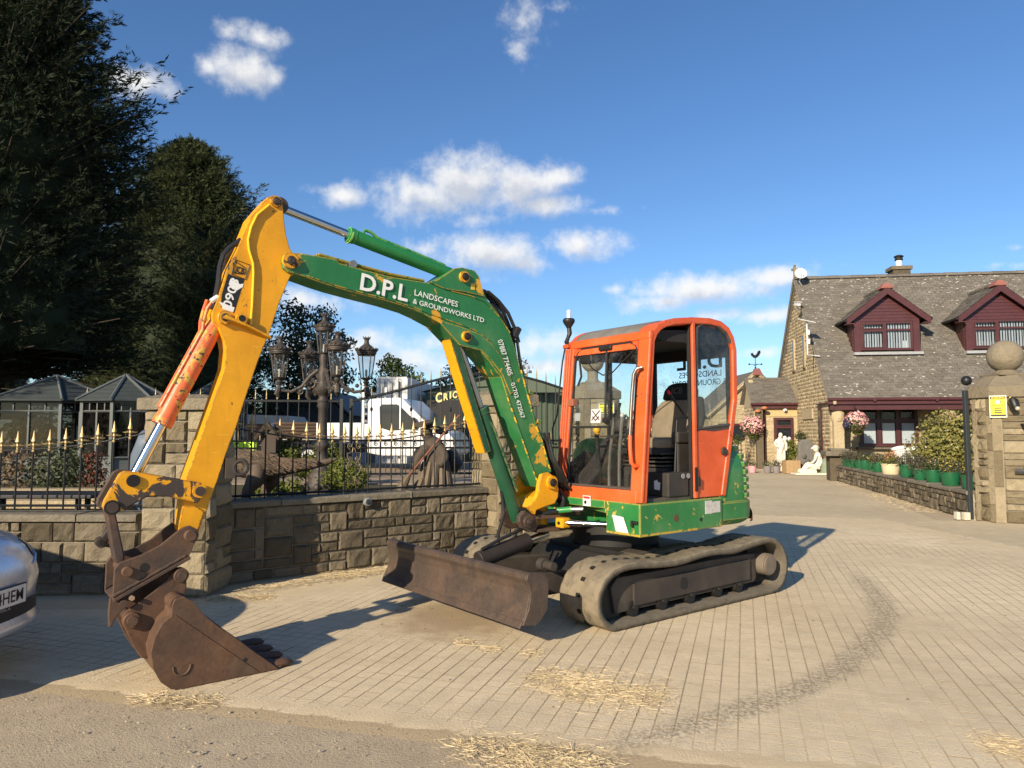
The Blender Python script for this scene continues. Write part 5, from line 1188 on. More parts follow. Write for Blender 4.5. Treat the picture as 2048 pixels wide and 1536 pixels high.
# ------------------------------------------------------------------ excavator (local frame: x forward, y to its left = towards us, z up)
DIG = thing('excavator', 'green and orange tracked mini digger with yellow dipper arm', 'excavator', (.92, 6.77, 0), math.atan2(-.613, -.79))
GREEN = (.022, .165, .05); YEL = (.70, .32, .008); ORG = (.68, .098, .018)
mat_green = worn_paint('worn green paint', GREEN, (.62, .33, .03), chip=.625, dust=.16, edge=.7, rough=.38, scale=4, spots=((1.38, 2.34, .17), (1.0, 1.46, .16), (1.60, 2.66, .17), (3.12, 2.64, .12), (.92, 1.25, .14), (2.0, 2.35, .10), (1.20, 2.02, .09), (1.42, 2.0, .10)))
mat_skirt = worn_paint('scraped green paint', (.022, .18, .045), (.55, .36, .06), chip=.605, dust=.2, edge=1.0, rough=.4, speck=.62, scale=7)
mat_dgreen = worn_paint('dark green paint', (.012, .075, .035), (.2, .2, .09), chip=.64, dust=.12, edge=.4)
mat_cgreen = worn_paint('clean green paint', (.02, .21, .055), (.25, .5, .1), chip=.74, dust=.1, edge=.5, speck=.8)
mat_yel = worn_paint('digger yellow paint', YEL, (.05, .04, .033), chip=.655, dust=.0, edge=.45, rough=.36, speck=.615, scale=6)
mat_yelw = worn_paint('badly worn yellow paint', (.042, .034, .03), YEL, deep=(.035, .028, .025), chip=.50, dust=.15, edge=.0, rough=.5, scale=9)
mat_yelw2 = worn_paint('chipped yellow paint', YEL, (.05, .038, .032), chip=.495, dust=.0, edge=.9, rough=.42, speck=.585, scale=7)
mat_org = worn_paint('orange cab paint', ORG, (.10, .06, .045), chip=.655, dust=.16, edge=.5, rough=.44, speck=.62, scale=5)
mat_orgram = worn_paint('flaking orange ram paint', (.70, .14, .045), (.55, .33, .06), chip=.535, dust=.0, edge=.0, rough=.4, speck=.575, scale=12)
mat_rust = steel('rusty bucket steel', (.07, .038, .023), (.115, .058, .03), (.095, .062, .045), .6, .12)
mat_rust2 = steel('rusty hitch steel', (.055, .038, .029), (.10, .055, .032), (.075, .07, .07), .5, .1, (3, 3, 3))
mat_bladem = steel('scuffed blade steel', (.05, .036, .028), (.085, .055, .038), (.12, .095, .08), .5, .22)
mat_rubber = M('dusty track rubber', (.205, .168, .112), .9, var=.4, scale=14, bump=.06, col2=(.115, .095, .065), c2at=(.46, .72))
mat_rubside = M('darker belt edge', (.125, .105, .075), .9, var=.4, scale=14, bump=.05, col2=(.06, .05, .04))  # darker tone for the side and inner faces of the belt
mat_pin = M('brown pin steel', (.075, .055, .045), .5, metal=.4, var=.35, scale=20, bump=.006)
mat_chrome = M('chromed rod', (.62, .63, .64), .14, metal=1, var=.06, scale=3)
mat_cabin = M('cab interior plastic', (.028, .025, .023), .65, var=.4, scale=8, dust=.07)
mat_seatf = M('tan seat cloth', (.22, .17, .115), .9, var=.3, scale=12, bump=.01, bscale=60)
mat_seatb = M('black seat cloth', (.02, .02, .022), .85, var=.3, scale=12, bump=.01)
mat_glass = glass('cab glass', grime=.16)
mat_glassd = glass('grimy rear glass', grime=.5)
PR = {'boom':[(3.219,2.597),(3.216,2.638),(3.183,2.667),(3.114,2.678),(2.961,2.678),(2.84,2.675),(2.813,2.651),(2.66,2.634),(2.428,2.611),(2.095,2.607),(2.019,2.629),(1.854,2.75),(1.783,2.765),(1.662,2.758),(1.618,2.715),(1.588,2.629),(1.523,2.534),(1.431,2.453),(1.318,2.332),(1.254,2.194),(1.191,2.006),(1.099,1.732),(1.045,1.547),(0.974,1.429),(0.863,1.121),(0.801,1.033),(0.87,0.981),(0.97,0.998),(1.003,1.058),(1.186,1.442),(1.322,1.75),(1.39,1.92),(1.431,1.951),(1.506,2.036),(1.616,2.13),(1.698,2.148),(1.78,2.15),(1.86,2.214),(1.971,2.302),(2.119,2.357),(2.223,2.388),(2.425,2.422),(2.657,2.449),(2.836,2.473),(2.95,2.494),(3.1,2.526),(3.18,2.538),(3.211,2.561)],'dipper':[(3.316,3.032),(3.276,3.054),(3.235,3.042),(3.213,3.001),(3.205,2.916),(3.188,2.802),(3.159,2.707),(3.116,2.652),(3.107,2.584),(3.134,2.528),(3.151,2.515),(3.219,2.336),(3.278,2.135),(3.351,1.934),(3.44,1.643),(3.477,1.507),(3.529,1.358),(3.584,1.171),(3.647,0.974),(3.68,0.878),(3.704,0.801),(3.743,0.787),(3.784,0.814),(3.795,0.887),(3.775,1.167),(3.712,1.373),(3.564,1.866),(3.558,1.984),(3.569,2.048),(3.611,2.131),(3.639,2.16),(3.65,2.207),(3.633,2.26),(3.608,2.343),(3.566,2.501),(3.507,2.644),(3.463,2.767),(3.427,2.874),(3.377,2.948)],'dip_plate':[(3.788,1.013),(3.712,1.006),(3.666,0.973),(3.694,0.871),(3.722,0.85),(3.811,0.866)],'dip_pipe':[(3.308,2.977),(3.388,2.893),(3.425,2.803),(3.442,2.716),(3.434,2.651),(3.406,2.566),(3.401,2.501),(3.405,2.275),(3.412,2.157)],'jcb_frame':[(3.518,2.576),(3.423,2.554),(3.453,2.456),(3.538,2.48)],'jcb_in':[(3.53,2.551),(3.512,2.562),(3.455,2.532),(3.452,2.498),(3.468,2.488),(3.526,2.488)],'decal':[(3.56,2.477),(3.455,2.455),(3.514,2.23),(3.599,2.257),(3.595,2.336)],'dippts':[(3.262,3.01),(3.576,2.189),(3.697,1.1),(3.747,0.834),(3.157,2.621)],'torn1':[(3.545,2.443),(3.515,2.431),(3.484,2.419),(3.462,2.425),(3.465,2.403),(3.501,2.376),(3.532,2.381),(3.554,2.41)],'torn2':[(3.613,2.29),(3.583,2.284),(3.553,2.274),(3.513,2.263),(3.522,2.231),(3.588,2.245),(3.595,2.267)],'boompts':[(3.168,2.613),(1.77,2.692),(1.744,2.219),(0.867,1.037)],'cyl_d':[(3.226,3.023),(3.17,2.995),(2.694,2.894),(1.842,2.734),(1.717,2.71)],'cyl_b':[(3.55,2.28),(3.623,2.123),(3.903,1.505),(4.056,1.171)],'cyl_boom':[(1.671,2.231),(1.63,2.01),(1.479,1.626),(1.156,0.728),(1.048,0.72)],'guard':[(1.839,2.203),(1.496,1.3)],'tip':[(4.162,1.184),(4.141,1.225),(4.114,1.238),(4.033,1.229),(3.885,1.193),(3.697,1.153),(3.674,1.117),(3.683,1.076),(3.716,1.027),(3.772,1.045),(3.881,1.077),(3.987,1.086),(4.042,1.055),(4.136,1.005),(4.17,0.999),(4.205,1.01),(4.223,1.038),(4.214,1.076)],'tippts':[(4.072,1.18),(3.707,1.103),(4.174,1.033)],'link':[(4.194,0.987),(4.205,1.026),(4.192,1.056),(4.157,1.054),(4.141,1.022),(4.143,0.984),(4.09,0.742),(4.096,0.709),(4.13,0.702),(4.146,0.731)],'lug':[(4.147,0.908),(4.111,0.765),(4.189,0.79),(4.197,0.808),(4.196,0.831)],'hitch':[(4.155,0.525),(4.153,0.685),(4.128,0.72),(4.014,0.752),(3.917,0.798),(3.834,0.865),(3.797,0.891),(3.759,0.9),(3.713,0.873),(3.704,0.831),(3.733,0.781),(3.753,0.725),(3.871,0.672),(3.974,0.625),(4.131,0.54)],'hitchpts':[(3.759,0.843),(4.09,0.668),(3.998,0.679),(4.126,0.479)],'hanger':[(4.079,0.44),(4.025,0.473),(3.942,0.533),(3.867,0.595),(3.83,0.643),(3.8,0.65),(3.764,0.62),(3.762,0.54),(3.775,0.479),(3.783,0.428),(3.859,0.346),(3.933,0.255),(3.968,0.15),(3.996,0.165),(4.035,0.233),(4.099,0.374),(4.101,0.414)],'hangpts':[(4.056,0.389),(3.799,0.61)],'bucket':[(3.884,0.418),(3.881,0.477),(3.868,0.51),(3.82,0.519),(3.771,0.487),(3.71,0.402),(3.628,0.322),(3.523,0.237),(3.416,0.139),(3.294,0.036),(3.259,-0.005),(3.401,-0.011),(3.589,-0.009),(3.814,-0.007),(3.871,0.011),(3.928,0.062),(3.967,0.138),(3.984,0.238),(3.964,0.323),(3.929,0.386)],'blade_end':[(1.861,0.481),(1.853,0.512),(1.83,0.525),(1.781,0.521),(1.704,0.497),(1.669,0.464),(1.669,0.428),(1.681,0.266),(1.736,0.205),(1.782,0.173),(1.895,0.19),(1.842,0.29),(1.826,0.385),(1.84,0.444)],'king':[(1.0,1.114),(0.928,1.125),(0.862,1.093),(0.84,1.037),(0.811,0.986),(0.819,0.909),(0.856,0.857),(0.951,0.841),(1.058,0.815),(1.072,0.779),(1.155,0.848),(1.079,0.902),(1.043,0.965),(1.029,1.045)],'kinglug':[(1.164,0.819),(1.081,0.776),(1.025,0.739),(1.011,0.684),(1.053,0.645),(1.123,0.642),(1.192,0.677),(1.219,0.732),(1.213,0.774)],'kingpts':[(0.899,1.04),(1.162,0.732),(0.831,0.682)],'txt_dpl':[(2.663,2.484),(2.275,2.438),(2.641,2.602)],'txt_land':[(2.217,2.494),(1.828,2.446),(2.209,2.537)],'txt_gr':[(2.23,2.431),(1.574,2.347),(2.217,2.467)],'txt_p1':[(1.435,2.212),(1.325,1.927),(1.389,2.234)],'txt_p2':[(1.299,1.866),(1.188,1.575),(1.257,1.876)],'hose1':[(3.476,2.72),(3.507,2.689),(3.549,2.653),(3.584,2.6),(3.603,2.52),(3.609,2.418),(3.619,2.347),(3.635,2.279),(3.649,2.243)],'hose2':[(3.452,2.729),(3.477,2.692),(3.513,2.653),(3.546,2.596),(3.557,2.535),(3.563,2.437),(3.579,2.364),(3.599,2.295),(3.616,2.257)],'win_rear':[(-0.05,1.475),(-0.087,2.375),(-0.167,2.425),(-0.351,2.429),(-0.515,2.371),(-0.62,2.247),(-0.638,2.071),(-0.627,1.776),(-0.569,1.52)],'beacon':[(0.003,2.581),(-0.003,2.484),(-0.021,2.381),(-0.022,2.32)]}
L0 = .03
def pr(name, lo, hi, obname, mat, parent=DIG, bevel=.004, pts=None):
    return build(MB().prism(pts or PR[name], lo, hi), obname, mat, parent, bevel=bevel, local=True)
def cyl(name, a, b, r, mat, parent, n=20, r2=None, smooth=True, bevel=0):
    return build(MB().cyl(a, b, r, n, r2), name, mat, parent, smooth=smooth, bevel=bevel, local=True)
def pin(parent, p, lo, hi, r, boss=None, mat=mat_pin, bm=None, name='pin'):
    if boss: 
        b = build(MB().cyl((p[0], lo, p[1]), (p[0], hi-.012, p[1]), boss, 22), 'pin_boss', bm, parent, smooth=True, bevel=.003, local=True)
    mb = MB().cyl((p[0], lo-.004, p[1]), (p[0], hi, p[1]), r, 18); mb.cyl((p[0], hi-.001, p[1]), (p[0], hi+.006, p[1]), r*.72, 18)
    return build(mb, name, mat, parent, smooth=True, bevel=.002, local=True)
def P3(p, l): return (p[0], l, p[1])

# --- tracks
def track_path(n=110):
    "closed outline of the outer belt surface in x,z"
    k = [(-1.02, 0), (-.6, 0), (0, 0), (.6, 0), (1.0, 0), (1.12, .045), (1.185, .12), (1.21, .22), (1.185, .32), (1.11, .41), (.98, .468), (.80, .482), (.55, .462), (.28, .452), (.02, .478), (-.2, .485), (-.45, .47), (-.7, .495), (-.95, .512), (-1.1, .49), (-1.22, .41), (-1.285, .29), (-1.275, .17), (-1.21, .065), (-1.12, .012)]
    pts = []; m = len(k)
    for i in range(m):
        p0, p1, p2, p3 = (Vector((*k[(i+j) % m], 0)) for j in (-1, 0, 1, 2))
        for s in range(6):
            t = s/6; q = .5*((2*p1)+(p2-p0)*t+(2*p0-5*p1+4*p2-p3)*t*t+(3*p1-p0-3*p2+p3)*t**3); pts.append((q.x, max(q.y, 0)))
    # resample evenly
    P = np.array(pts+[pts[0]]); d = np.r_[0, np.cumsum(np.hypot(*np.diff(P, axis=0).T))]; s = np.linspace(0, d[-1], n, endpoint=False)
    return np.c_[np.interp(s, d, P[:, 0]), np.interp(s, d, P[:, 1])]
def make_track(yc, sgn):
    hw = .205; n = 132; P = track_path(n); T = np.roll(P, -1, 0)-np.roll(P, 1, 0); T /= np.linalg.norm(T, axis=1)[:, None]; N = np.c_[T[:, 1], -T[:, 0]]
    t = bpy.data.objects.new('track', None); t.parent = DIG; COL.objects.link(t); t.empty_display_size = .1
    # belt cross-section with lugs: grooves every third step
    sec = [(-hw, -.006), (-hw+.02, 0), (-.03, 0), (-.012, -.012), (.012, -.012), (.03, 0), (hw-.02, 0), (hw, -.006), (hw, -.05), (.06, -.055), (-.06, -.055), (-hw, -.05)]
    V = []; F = []; m = len(sec)
    for i in range(n):
        groove = -.006 if i % 3 == 2 else 0
        for j, (y, h) in enumerate(sec):
            hh = h+(groove if h > -.02 and abs(y) > .025 else 0)
            q = P[i]+N[i]*hh; V.append((q[0], yc+y, max(q[1], -.003)))
    for i in range(n):
        for j in range(m): F.append((i*m+j, i*m+(j+1) % m, ((i+1) % n)*m+(j+1) % m, ((i+1) % n)*m+j))
    rb = build_np('rubber_belt', V, F, [mat_rubber, mat_rubside], t, local=True); rb.data.polygons.foreach_set('material_index', [1 if k % m in (7, 8, 9, 10, 11) else 0 for k in range(len(F))])
    # the square sockets down the middle of the belt
    mb = MB()
    for i in range(0, n, 3):
        q = P[i]+N[i]*(-.004); a = math.atan2(T[i][1], T[i][0])
        b = MB().box((0, 0, 0), (.03, .035, .012)); b.xf(Matrix.Translation((q[0], yc, q[1])) @ Matrix.Rotation(-a, 4, 'Y')); mb.add(b.v, b.f)
    tag(build(mb, 'belt_socket', mat_under2, t, local=True), kind='stuff')
    y0 = yc+sgn*.115
    lo, hi = min(y0, yc-sgn*.12), max(y0, yc-sgn*.12)
    pr(None, lo, hi, 'track_frame', mat_under, t, .006, [(.93, .10), (.97, .30), (.90, .365), (.3, .365), (-.2, .375), (-.86, .37), (-.90, .36), (-.90, .14), (-.86, .115), (.3, .105)])
    f = [(.74, .135), (.74, .30), (-.78, .325), (-.78, .15)]
    o = y0+sgn*.001; pr(None, min(o, o+sgn*.02), max(o, o+sgn*.02), 'side_plate', mat_under, t, .004, f)
    for x in (.55, .15, -.25, -.62): pass
    cyl('frame_hole', (.15, o+sgn*.005, .235), (.15, o+sgn*.0245, .235), .048, mat_under2, t)
    for x in (.74, .40, .05, -.32, -.62):
        mb = MB().cyl((x, yc-sgn*.08, .115), (x, y0+sgn*.015, .115), .058, 18); mb.cyl((x, y0+sgn*.012, .125), (x, y0+sgn*.04, .125), .018, 10)
        build(mb, 'roller', mat_under2, t, smooth=True, local=True)
    mb = MB().cyl((.94, yc-.09, .225), (.94, yc+.09, .225), .178, 26); build(mb, 'idler', mat_under2, t, smooth=True, local=True, bevel=.01)
    mb = MB().cyl((-1.02, yc-.05, .27), (-1.02, yc+.05, .27), .19, 14)
    build(mb, 'sprocket', mat_under2, t, local=True)
    mb = MB().cyl((-1.0, yc, .265), (-1.0, yc+sgn*.19, .265), .098, 24); mb.cyl((-1.0, yc+sgn*.188, .265), (-1.0, yc+sgn*.205, .265), .088, 24); mb.cyl((-1.0, yc+sgn*.203, .265), (-1.0, yc+sgn*.207, .265), .074, 24)
    build(mb, 'drive_motor', M('dusty motor hub', (.15, .12, .09), .8, var=.4, scale=9, bump=.01), t, smooth=True, local=True)
    return t
make_track(.845, 1); make_track(-.70, -1)
# --- lower frame
mb = MB(); mb.box((-.05, .075, .37), (.95, 1.0, .17)); mb.prism([(-.5, .17), (.6, .2), (.45, .42), (-.4, .42)], -.55, .70)
build(mb, 'lower_frame', mat_under2, DIG, bevel=.01, local=True)
mb = MB(); mb.box((.28, .62, .43), (.26, .2, .09), Matrix.Rotation(.12, 3, 'Y')); build(mb, 'frame_step', mat_under, DIG, bevel=.008, local=True)
cyl('slew_ring', (0, .075, .45), (0, .075, .66), .40, mat_under2, DIG, 32, bevel=.01)
# --- blade
bl = bpy.data.objects.new('dozer_blade', None); bl.parent = DIG; COL.objects.link(bl); bl.empty_display_size = .1
front = [(1.925, .205), (1.895, .26), (1.872, .33), (1.860, .40), (1.872, .455), (1.892, .49), (1.890, .52), (1.868, .535), (1.835, .53), (1.82, .49), (1.82, .40), (1.835, .30), (1.87, .215)]
WA, WB = -.90, 1.042
pr(None, WA, WB, 'mouldboard', mat_bladem, bl, .005, [(x-.035, z-.01) for x, z in front])
for lo, hi in ((WA-.018, WA), (WB, WB+.018)): pr('blade_end', lo, hi, 'end_plate', mat_bladem, bl, .004)
pr(None, WA, WB, 'cutting_edge', mat_bladem, bl, .003, [(1.905, .165), (1.909, .175), (1.886, .215), (1.872, .21)])
for s in (-1, 1):
    mb = MB(); mb.prism([(1.80, .20), (1.80, .42), (1.55, .39), (.45, .33), (.45, .20)], s*.40+.025, s*.40+.125); build(mb, 'push_arm', mat_under, bl, bevel=.008, local=True)
mb = MB(); mb.box((1.755, .07, .42), (.12, 1.8, .05)); build(mb, 'stiffener', mat_under, bl, bevel=.006, local=True)
bc = bpy.data.objects.new('blade_ram', None); bc.parent = DIG; COL.objects.link(bc); bc.empty_display_size = .1
a, b = Vector((1.68, .10, .43)), Vector((.86, .10, .60)); d = (b-a).normalized()
cyl('barrel', a+d*.10, a+d*.62, .068, M('dark ram barrel', (.024, .019, .016), .6, var=.4), bc, 22, bevel=.006); cyl('rod', a+d*.62, b, .03, mat_chrome, bc); cyl('ram_eye', (1.70, .04, .425), (1.70, .16, .425), .055, mat_under, bc)
build(MB().tube([a+d*.12+Vector((0, .02, .08)), a+d*.3+Vector((0, .03, .11)), a+d*.62+Vector((0, 0, .12)), b+Vector((-.1, 0, .05))], .014, 8), 'hose', mat_hose, bc, smooth=True, local=True)
mb = MB().cyl((1.22, .42, .43), (1.22, .60, .43), .034, 14); mb.cyl((1.22, .44, .43), (1.22, .50, .43), .05, 14); build(mb, 'pivot_pin', mat_under, bl, smooth=True, local=True)

# --- platform
pf_ = [(.685, 1.0), (-.36, 1.0), (-.36, -.93), (.45, -.93), (.50, -.30), (.62, .02), (.66, .40)]
mb = MB().prism([(.685, 1.0), (-.36, 1.0), (-.36, .60), (.655, .60)], .652, .905, 'xy')
skirt = build(mb, 'side_skirt', mat_skirt, DIG, bevel=.012, local=True)
mb = MB().prism([(.655, .60), (-.36, .60), (-.36, -.95), (.42, -.95), (.46, -.2), (.50, .18)], .80, .905, 'xy')
mb.prism([(.45, .60), (-.36, .60), (-.36, -.93), (.30, -.93), (.34, -.2)], .652, .80, 'xy')
build(mb, 'platform', mat_skirt, DIG, bevel=.008, local=True)
pr(None, .10, .60, 'front_beam', mat_skirt, DIG, .006, [(.50, .905), (.665, .905), (.665, .84), (.50, .80)])
build(MB().box((.33, .999, .662), (.70, .012, .02)).box((.684, .82, .661), (.012, .36, .018)), 'lower_trim', worn_paint('yellow trim', (.55, .33, .03), (.05, .16, .05), chip=.55, scale=14, dust=.2), skirt, local=True)
for x, y, r, nm in ((.255, 1.0, .030, 'rust_plug'), (-.065, 1.0, .016, 'drain_hole')):
    cyl(nm, (x, .995, .77 if nm == 'rust_plug' else .735), (x, 1.003, .77 if nm == 'rust_plug' else .735), r, mat_rust if nm == 'rust_plug' else mat_under2, skirt)
for x0, x1, z0, z1 in ((-.215, -.125, .775, .885), (-.33, -.22, .78, .875)):
    build(MB().box(((x0+x1)/2, 1.001, (z0+z1)/2), (x1-x0, .004, z1-z0)), 'decal', M('faded decal', (.52, .50, .46), .6, var=.3, scale=40, col2=(.3, .26, .2)), skirt, local=True)
def on_front(y0, y1, z0, z1, x, name, mat, parent, t=.004):
    return build(MB().box((x, (y0+y1)/2, (z0+z1)/2), (t, y1-y0, z1-z0)), name, mat, parent, local=True)
p = MB().add([(.684, .70, .80), (.6815, .82, .79), (.6845, .88, .665), (.6845, .74, .672)], [(0, 1, 2, 3)]); build(p, 'torn_label', M('torn white label', (.62, .62, .6), .7, var=.15, scale=30, col2=(.4, .4, .38)), skirt, local=True)
d_ = on_front(.345, .435, .845, .93, .668, 'warning_label', mat_white, DIG, .003); on_front(.352, .428, .905, .925, .67, 'label_band', M('red label', (.5, .03, .02), .5), d_, .003)
cyl('label_ring', (.669, .375, .875), (.6715, .375, .875), .016, mat_blackd, d_)
mb = MB().box((.69, .945, .76), (.02, .07, .025)); mb.box((.70, .93, .75), (.02, .02, .05)); build(mb, 'latch', mat_under2, skirt, bevel=.004, local=True)
# rear engine cover / counterweight with rounded back and cooling grooves
cw = bpy.data.objects.new('counterweight', None); cw.parent = DIG; COL.objects.link(cw); cw.empty_display_size = .1
def plan(k, r=.30):
    y = .985-k; xb = -1.0+k; pts = [(-.365, y)]
    for i in range(9):
        a = math.pi/2*i/8; pts.append((xb+r-r*math.sin(a), y-r+r*math.cos(a)))
    for i in range(9):
        a = math.pi/2*i/8; pts.append((xb+r-r*math.cos(a), -.93+k+r-r*math.sin(a)))
    pts.append((-.365, -.93+k)); return pts
def loft(levels, name, mat, parent, **kw):
    mb = MB(); n = len(levels[0][1]); vs = []
    for z, pl_, sx in levels: vs += [(x+sx, y, z) for x, y in pl_]
    fs = [tuple(range(n))[::-1], tuple((len(levels)-1)*n+i for i in range(n))]
    for k in range(len(levels)-1):
        for i in range(n): fs.append((k*n+i, k*n+(i+1) % n, (k+1)*n+(i+1) % n, (k+1)*n+i))
    mb.add(vs, fs); return build(mb, name, mat, parent, local=True, **kw)
lv = []
z = .66
for i in range(7):
    pass
zs = [(.65, .05), (.675, .02), (.70, .0), (.845, .0), (.855, .016), (1.05, .018), (1.16, .026), (1.25, .045), (1.32, .085), (1.37, .15), (1.405, .25)]
loft([(z_, plan(k_), 0) for z_, k_ in zs], 'engine_cover', mat_skirt, cw, smooth=True, ang=30)
for k in range(7):
    z0 = .875+k*.070; o_ = plan((.002, .002, .003, .006, .012, .030, .066)[k])[2:16]; i_ = plan(.12)[2:16][::-1]
    build(MB().prism(o_+i_, z0, z0+.046, 'xy'), 'cooling_fin', mat_skirt, cw, bevel=.008, local=True)
pts = [(x-.004, y+.004 if y > .5 else y) for x, y in plan(-.012) if True][2:10]
mb = MB(); b0 = [(x, y, .665) for x, y in pts]; b1 = [(x, y, .665+.012+.19*i/len(pts)) for i, (x, y) in enumerate(pts)]
mb.add(b0+b1, [(i, i+1, i+1+len(pts), i+len(pts)) for i in range(len(pts)-1)]); build(mb, 'scraped_patch', M('primer scrape', (.22, .075, .035), .7, var=.4, scale=14, col2=(.1, .06, .04)), cw, local=True)

# --- kingpost, boom foot
pr('king', .155, .20, 'kingpost_plate', mat_yel, DIG, .01)
pr('king', -.14, -.095, 'kingpost_plate', mat_yel, DIG, .01)
pr(None, -.095, .155, 'kingpost', mat_yel, DIG, .01, [(.82, .90), (.90, .84), (1.06, .80), (1.11, .84), (1.02, .92), (.90, .96)])
pin(DIG, PR['kingpts'][0], .19, .235, .034, .058, mat_under2, mat_yel)
pr('kinglug', .12, .17, 'ram_lug', mat_rust2, DIG, .008); pr('kinglug', -.11, -.06, 'ram_lug', mat_rust2, DIG, .008)
pin(DIG, (1.13, .725), .10, .20, .026, .05, mat_pin, mat_rust2)
for z0, z1 in ((.735, .775), (.625, .655)):
    mb = MB().prism([(1.02, .16), (.80, .20), (.62, .15), (.50, .14), (.50, -.10), (.80, -.16), (1.02, -.12)], z0, z1, 'xy'); build(mb, 'swing_bracket', mat_rust2, DIG, bevel=.006, local=True)
cyl('swing_pin', (.86, .02, .60), (.86, .02, .82), .06, mat_yel, DIG, bevel=.006)
sr = bpy.data.objects.new('swing_ram', None); sr.parent = DIG; COL.objects.link(sr); sr.empty_display_size = .1
build(MB().box((.80, .235, .70), (.09, .10, .085)), 'ram_end', mat_yel, sr, bevel=.012, local=True)
cyl('rod', (.79, .26, .70), (.56, .60, .70), .024, mat_chrome, sr); cyl('ram_bolt', (.846, .235, .70), (.853, .235, .70), .014, mat_under2, sr)
cyl('barrel', (.56, .60, .70), (.3, .85, .70), .05, mat_under2, sr)
# --- boom
def boom_parts():
    o = PR['boom']; lo, hi = -.085, .145
    b = pr('boom', lo, hi, 'boom', mat_green, DIG, .006)
    pb = PR['boompts']
    # raised cover plates along the side edges, top lug and ram lug
    pin(b, pb[0], .13, .18, .030, .055, mat_pin, mat_yelw2); pin(b, pb[1], .13, .19, .030, .046, mat_under2, mat_yel); pin(b, pb[2], .13, .185, .030, .044, mat_under2, mat_yel)
    inner = [(1.60, 2.12), (1.72, 2.135), (1.80, 2.145), (1.87, 2.205), (1.97, 2.29), (2.0, 2.325), (1.80, 2.295), (1.62, 2.255), (1.50, 2.19), (1.40, 2.09), (1.30, 1.93), (1.26, 1.80), (1.30, 1.775), (1.38, 1.93), (1.50, 2.05)]
    pr(None, .146, .154, 'lug_plate', mat_green, b, .002, inner)
    pr(None, .146, .156, 'lug_plate', mat_green, b, .002, [(2.09, 2.612), (2.015, 2.636), (1.855, 2.752), (1.785, 2.768), (1.665, 2.76), (1.62, 2.716), (1.592, 2.63), (1.56, 2.56), (1.75, 2.575), (1.95, 2.575)])
    # weld seams that still show the first yellow coat
    ym = worn_paint('yellow seam', (.60, .34, .02), (.03, .14, .05), chip=.475, scale=14, dust=0, edge=0)
    def seam(pts, r=.006): build(MB().tube([(x, .147, z) for x, z in pts], r, 6, flat=.6), 'weld_seam', ym, b, smooth=True, local=True)
    seam([(3.05, 2.528), (2.84, 2.487), (2.657, 2.463), (2.425, 2.437), (2.223, 2.403), (2.05, 2.362), (1.86, 2.325), (1.66, 2.28), (1.5, 2.2)])
    seam([(1.33, 1.76), (1.192, 1.452), (1.09, 1.22), (1.012, 1.06)], .007); seam([(1.185, 1.985), (1.092, 1.72), (1.03, 1.53), (.965, 1.41), (.86, 1.13)], .008); seam([(1.155, 1.93), (1.07, 1.68), (1.0, 1.49), (.935, 1.36)], .004)
    seam([(2.0, 2.59), (1.85, 2.565), (1.7, 2.552), (1.56, 2.52), (1.42, 2.42), (1.30, 2.29)])
    N = .1555
    def T(s, key, bold=0., fit=1.0, dz=.0):
        p = PR[key]; o_ = Vector((p[0][0], N, p[0][1])); x = Vector((p[1][0]-p[0][0], 0, p[1][1]-p[0][1])); y = Vector((-x.z, 0, x.x))
        h = (Vector((p[2][0], 0, p[2][1]))-Vector((p[0][0], 0, p[0][1]))); y = Vector((x.z, 0, -x.x)).normalized(); 
        if y.dot(h) < 0: y = -y
        text_mesh(s, mat_white, 'lettering', b, o_, x*fit, y*abs(h.dot(y)), .0005, bold=bold)
    T('D.P.L', 'txt_dpl', .022); T('LANDSCAPES', 'txt_land', .008); T('& GROUNDWORKS LTD', 'txt_gr', .008)
    T('07887 774405', 'txt_p1', .008); T('01702 472067', 'txt_p2', .008)
    build(MB().box((1.683, .158, 2.625), (.036, .003, .05)), 'warning_label', M('yellow label', (.6, .4, .05), .6, col2=(.1, .08, .05)), b, local=True)
    # pipes and hoses along the top and back of the boom
    for y, dz in ((.10, .012), (.06, .016), (.02, .012)):
        build(MB().tube([(2.95, y, 2.69+dz), (2.80, y, 2.672+dz), (2.4, y, 2.628+dz), (2.1, y, 2.616+dz)], .011, 8), 'pipe', mat_green, b, smooth=True, local=True)
    mb = MB(); mb.cyl((2.70, .02, 2.665), (2.70, .13, 2.665), .028, 14); mb.cyl((2.74, .05, 2.665), (2.66, .05, 2.655), .02, 10); build(mb, 'pipe_clamp', M('galvanised', (.3, .29, .27), .45, metal=.7), b, smooth=True, local=True)
    for y, k in ((.12, 0), (.06, .02), (.0, .03)):
        build(MB().tube([(1.60, y, 2.60+k), (1.50, y, 2.61+k), (1.40, y, 2.55+k), (1.30, y, 2.46+k*.6), (1.225, y, 2.33), (1.185, y, 2.22)], .015, 8), 'hose', mat_hose, b, smooth=True, local=True)
    build(MB().tube([(1.55, .10, 2.53), (1.47, .12, 2.51), (1.36, .12, 2.43), (1.30, .11, 2.34), (1.27, .10, 2.25)], .013, 8), 'hose', mat_hose, b, smooth=True, local=True)
    mb = MB(); mb.box((1.215, .07, 2.30), (.05, .16, .10), Matrix.Rotation(-.5, 3, 'Y')); build(mb, 'hose_joint', mat_hose, b, bevel=.01, local=True)
    for y in (.10, .05, .0): build(MB().tube([(1.19, y, 2.25), (1.16, y, 2.08), (1.10, y, 1.86), (1.03, y, 1.64), (.98, y, 1.53), (.93, y, 1.43)], .013, 8), 'pipe', mat_dgreen, b, smooth=True, local=True)
    for x, z in ((1.075, 1.80), (.985, 1.555)): build(MB().box((x, .06, z), (.05, .18, .035), Matrix.Rotation(-.3, 3, 'Y')), 'pipe_clamp', mat_green, b, bevel=.006, local=True)
    return b
boom = boom_parts()
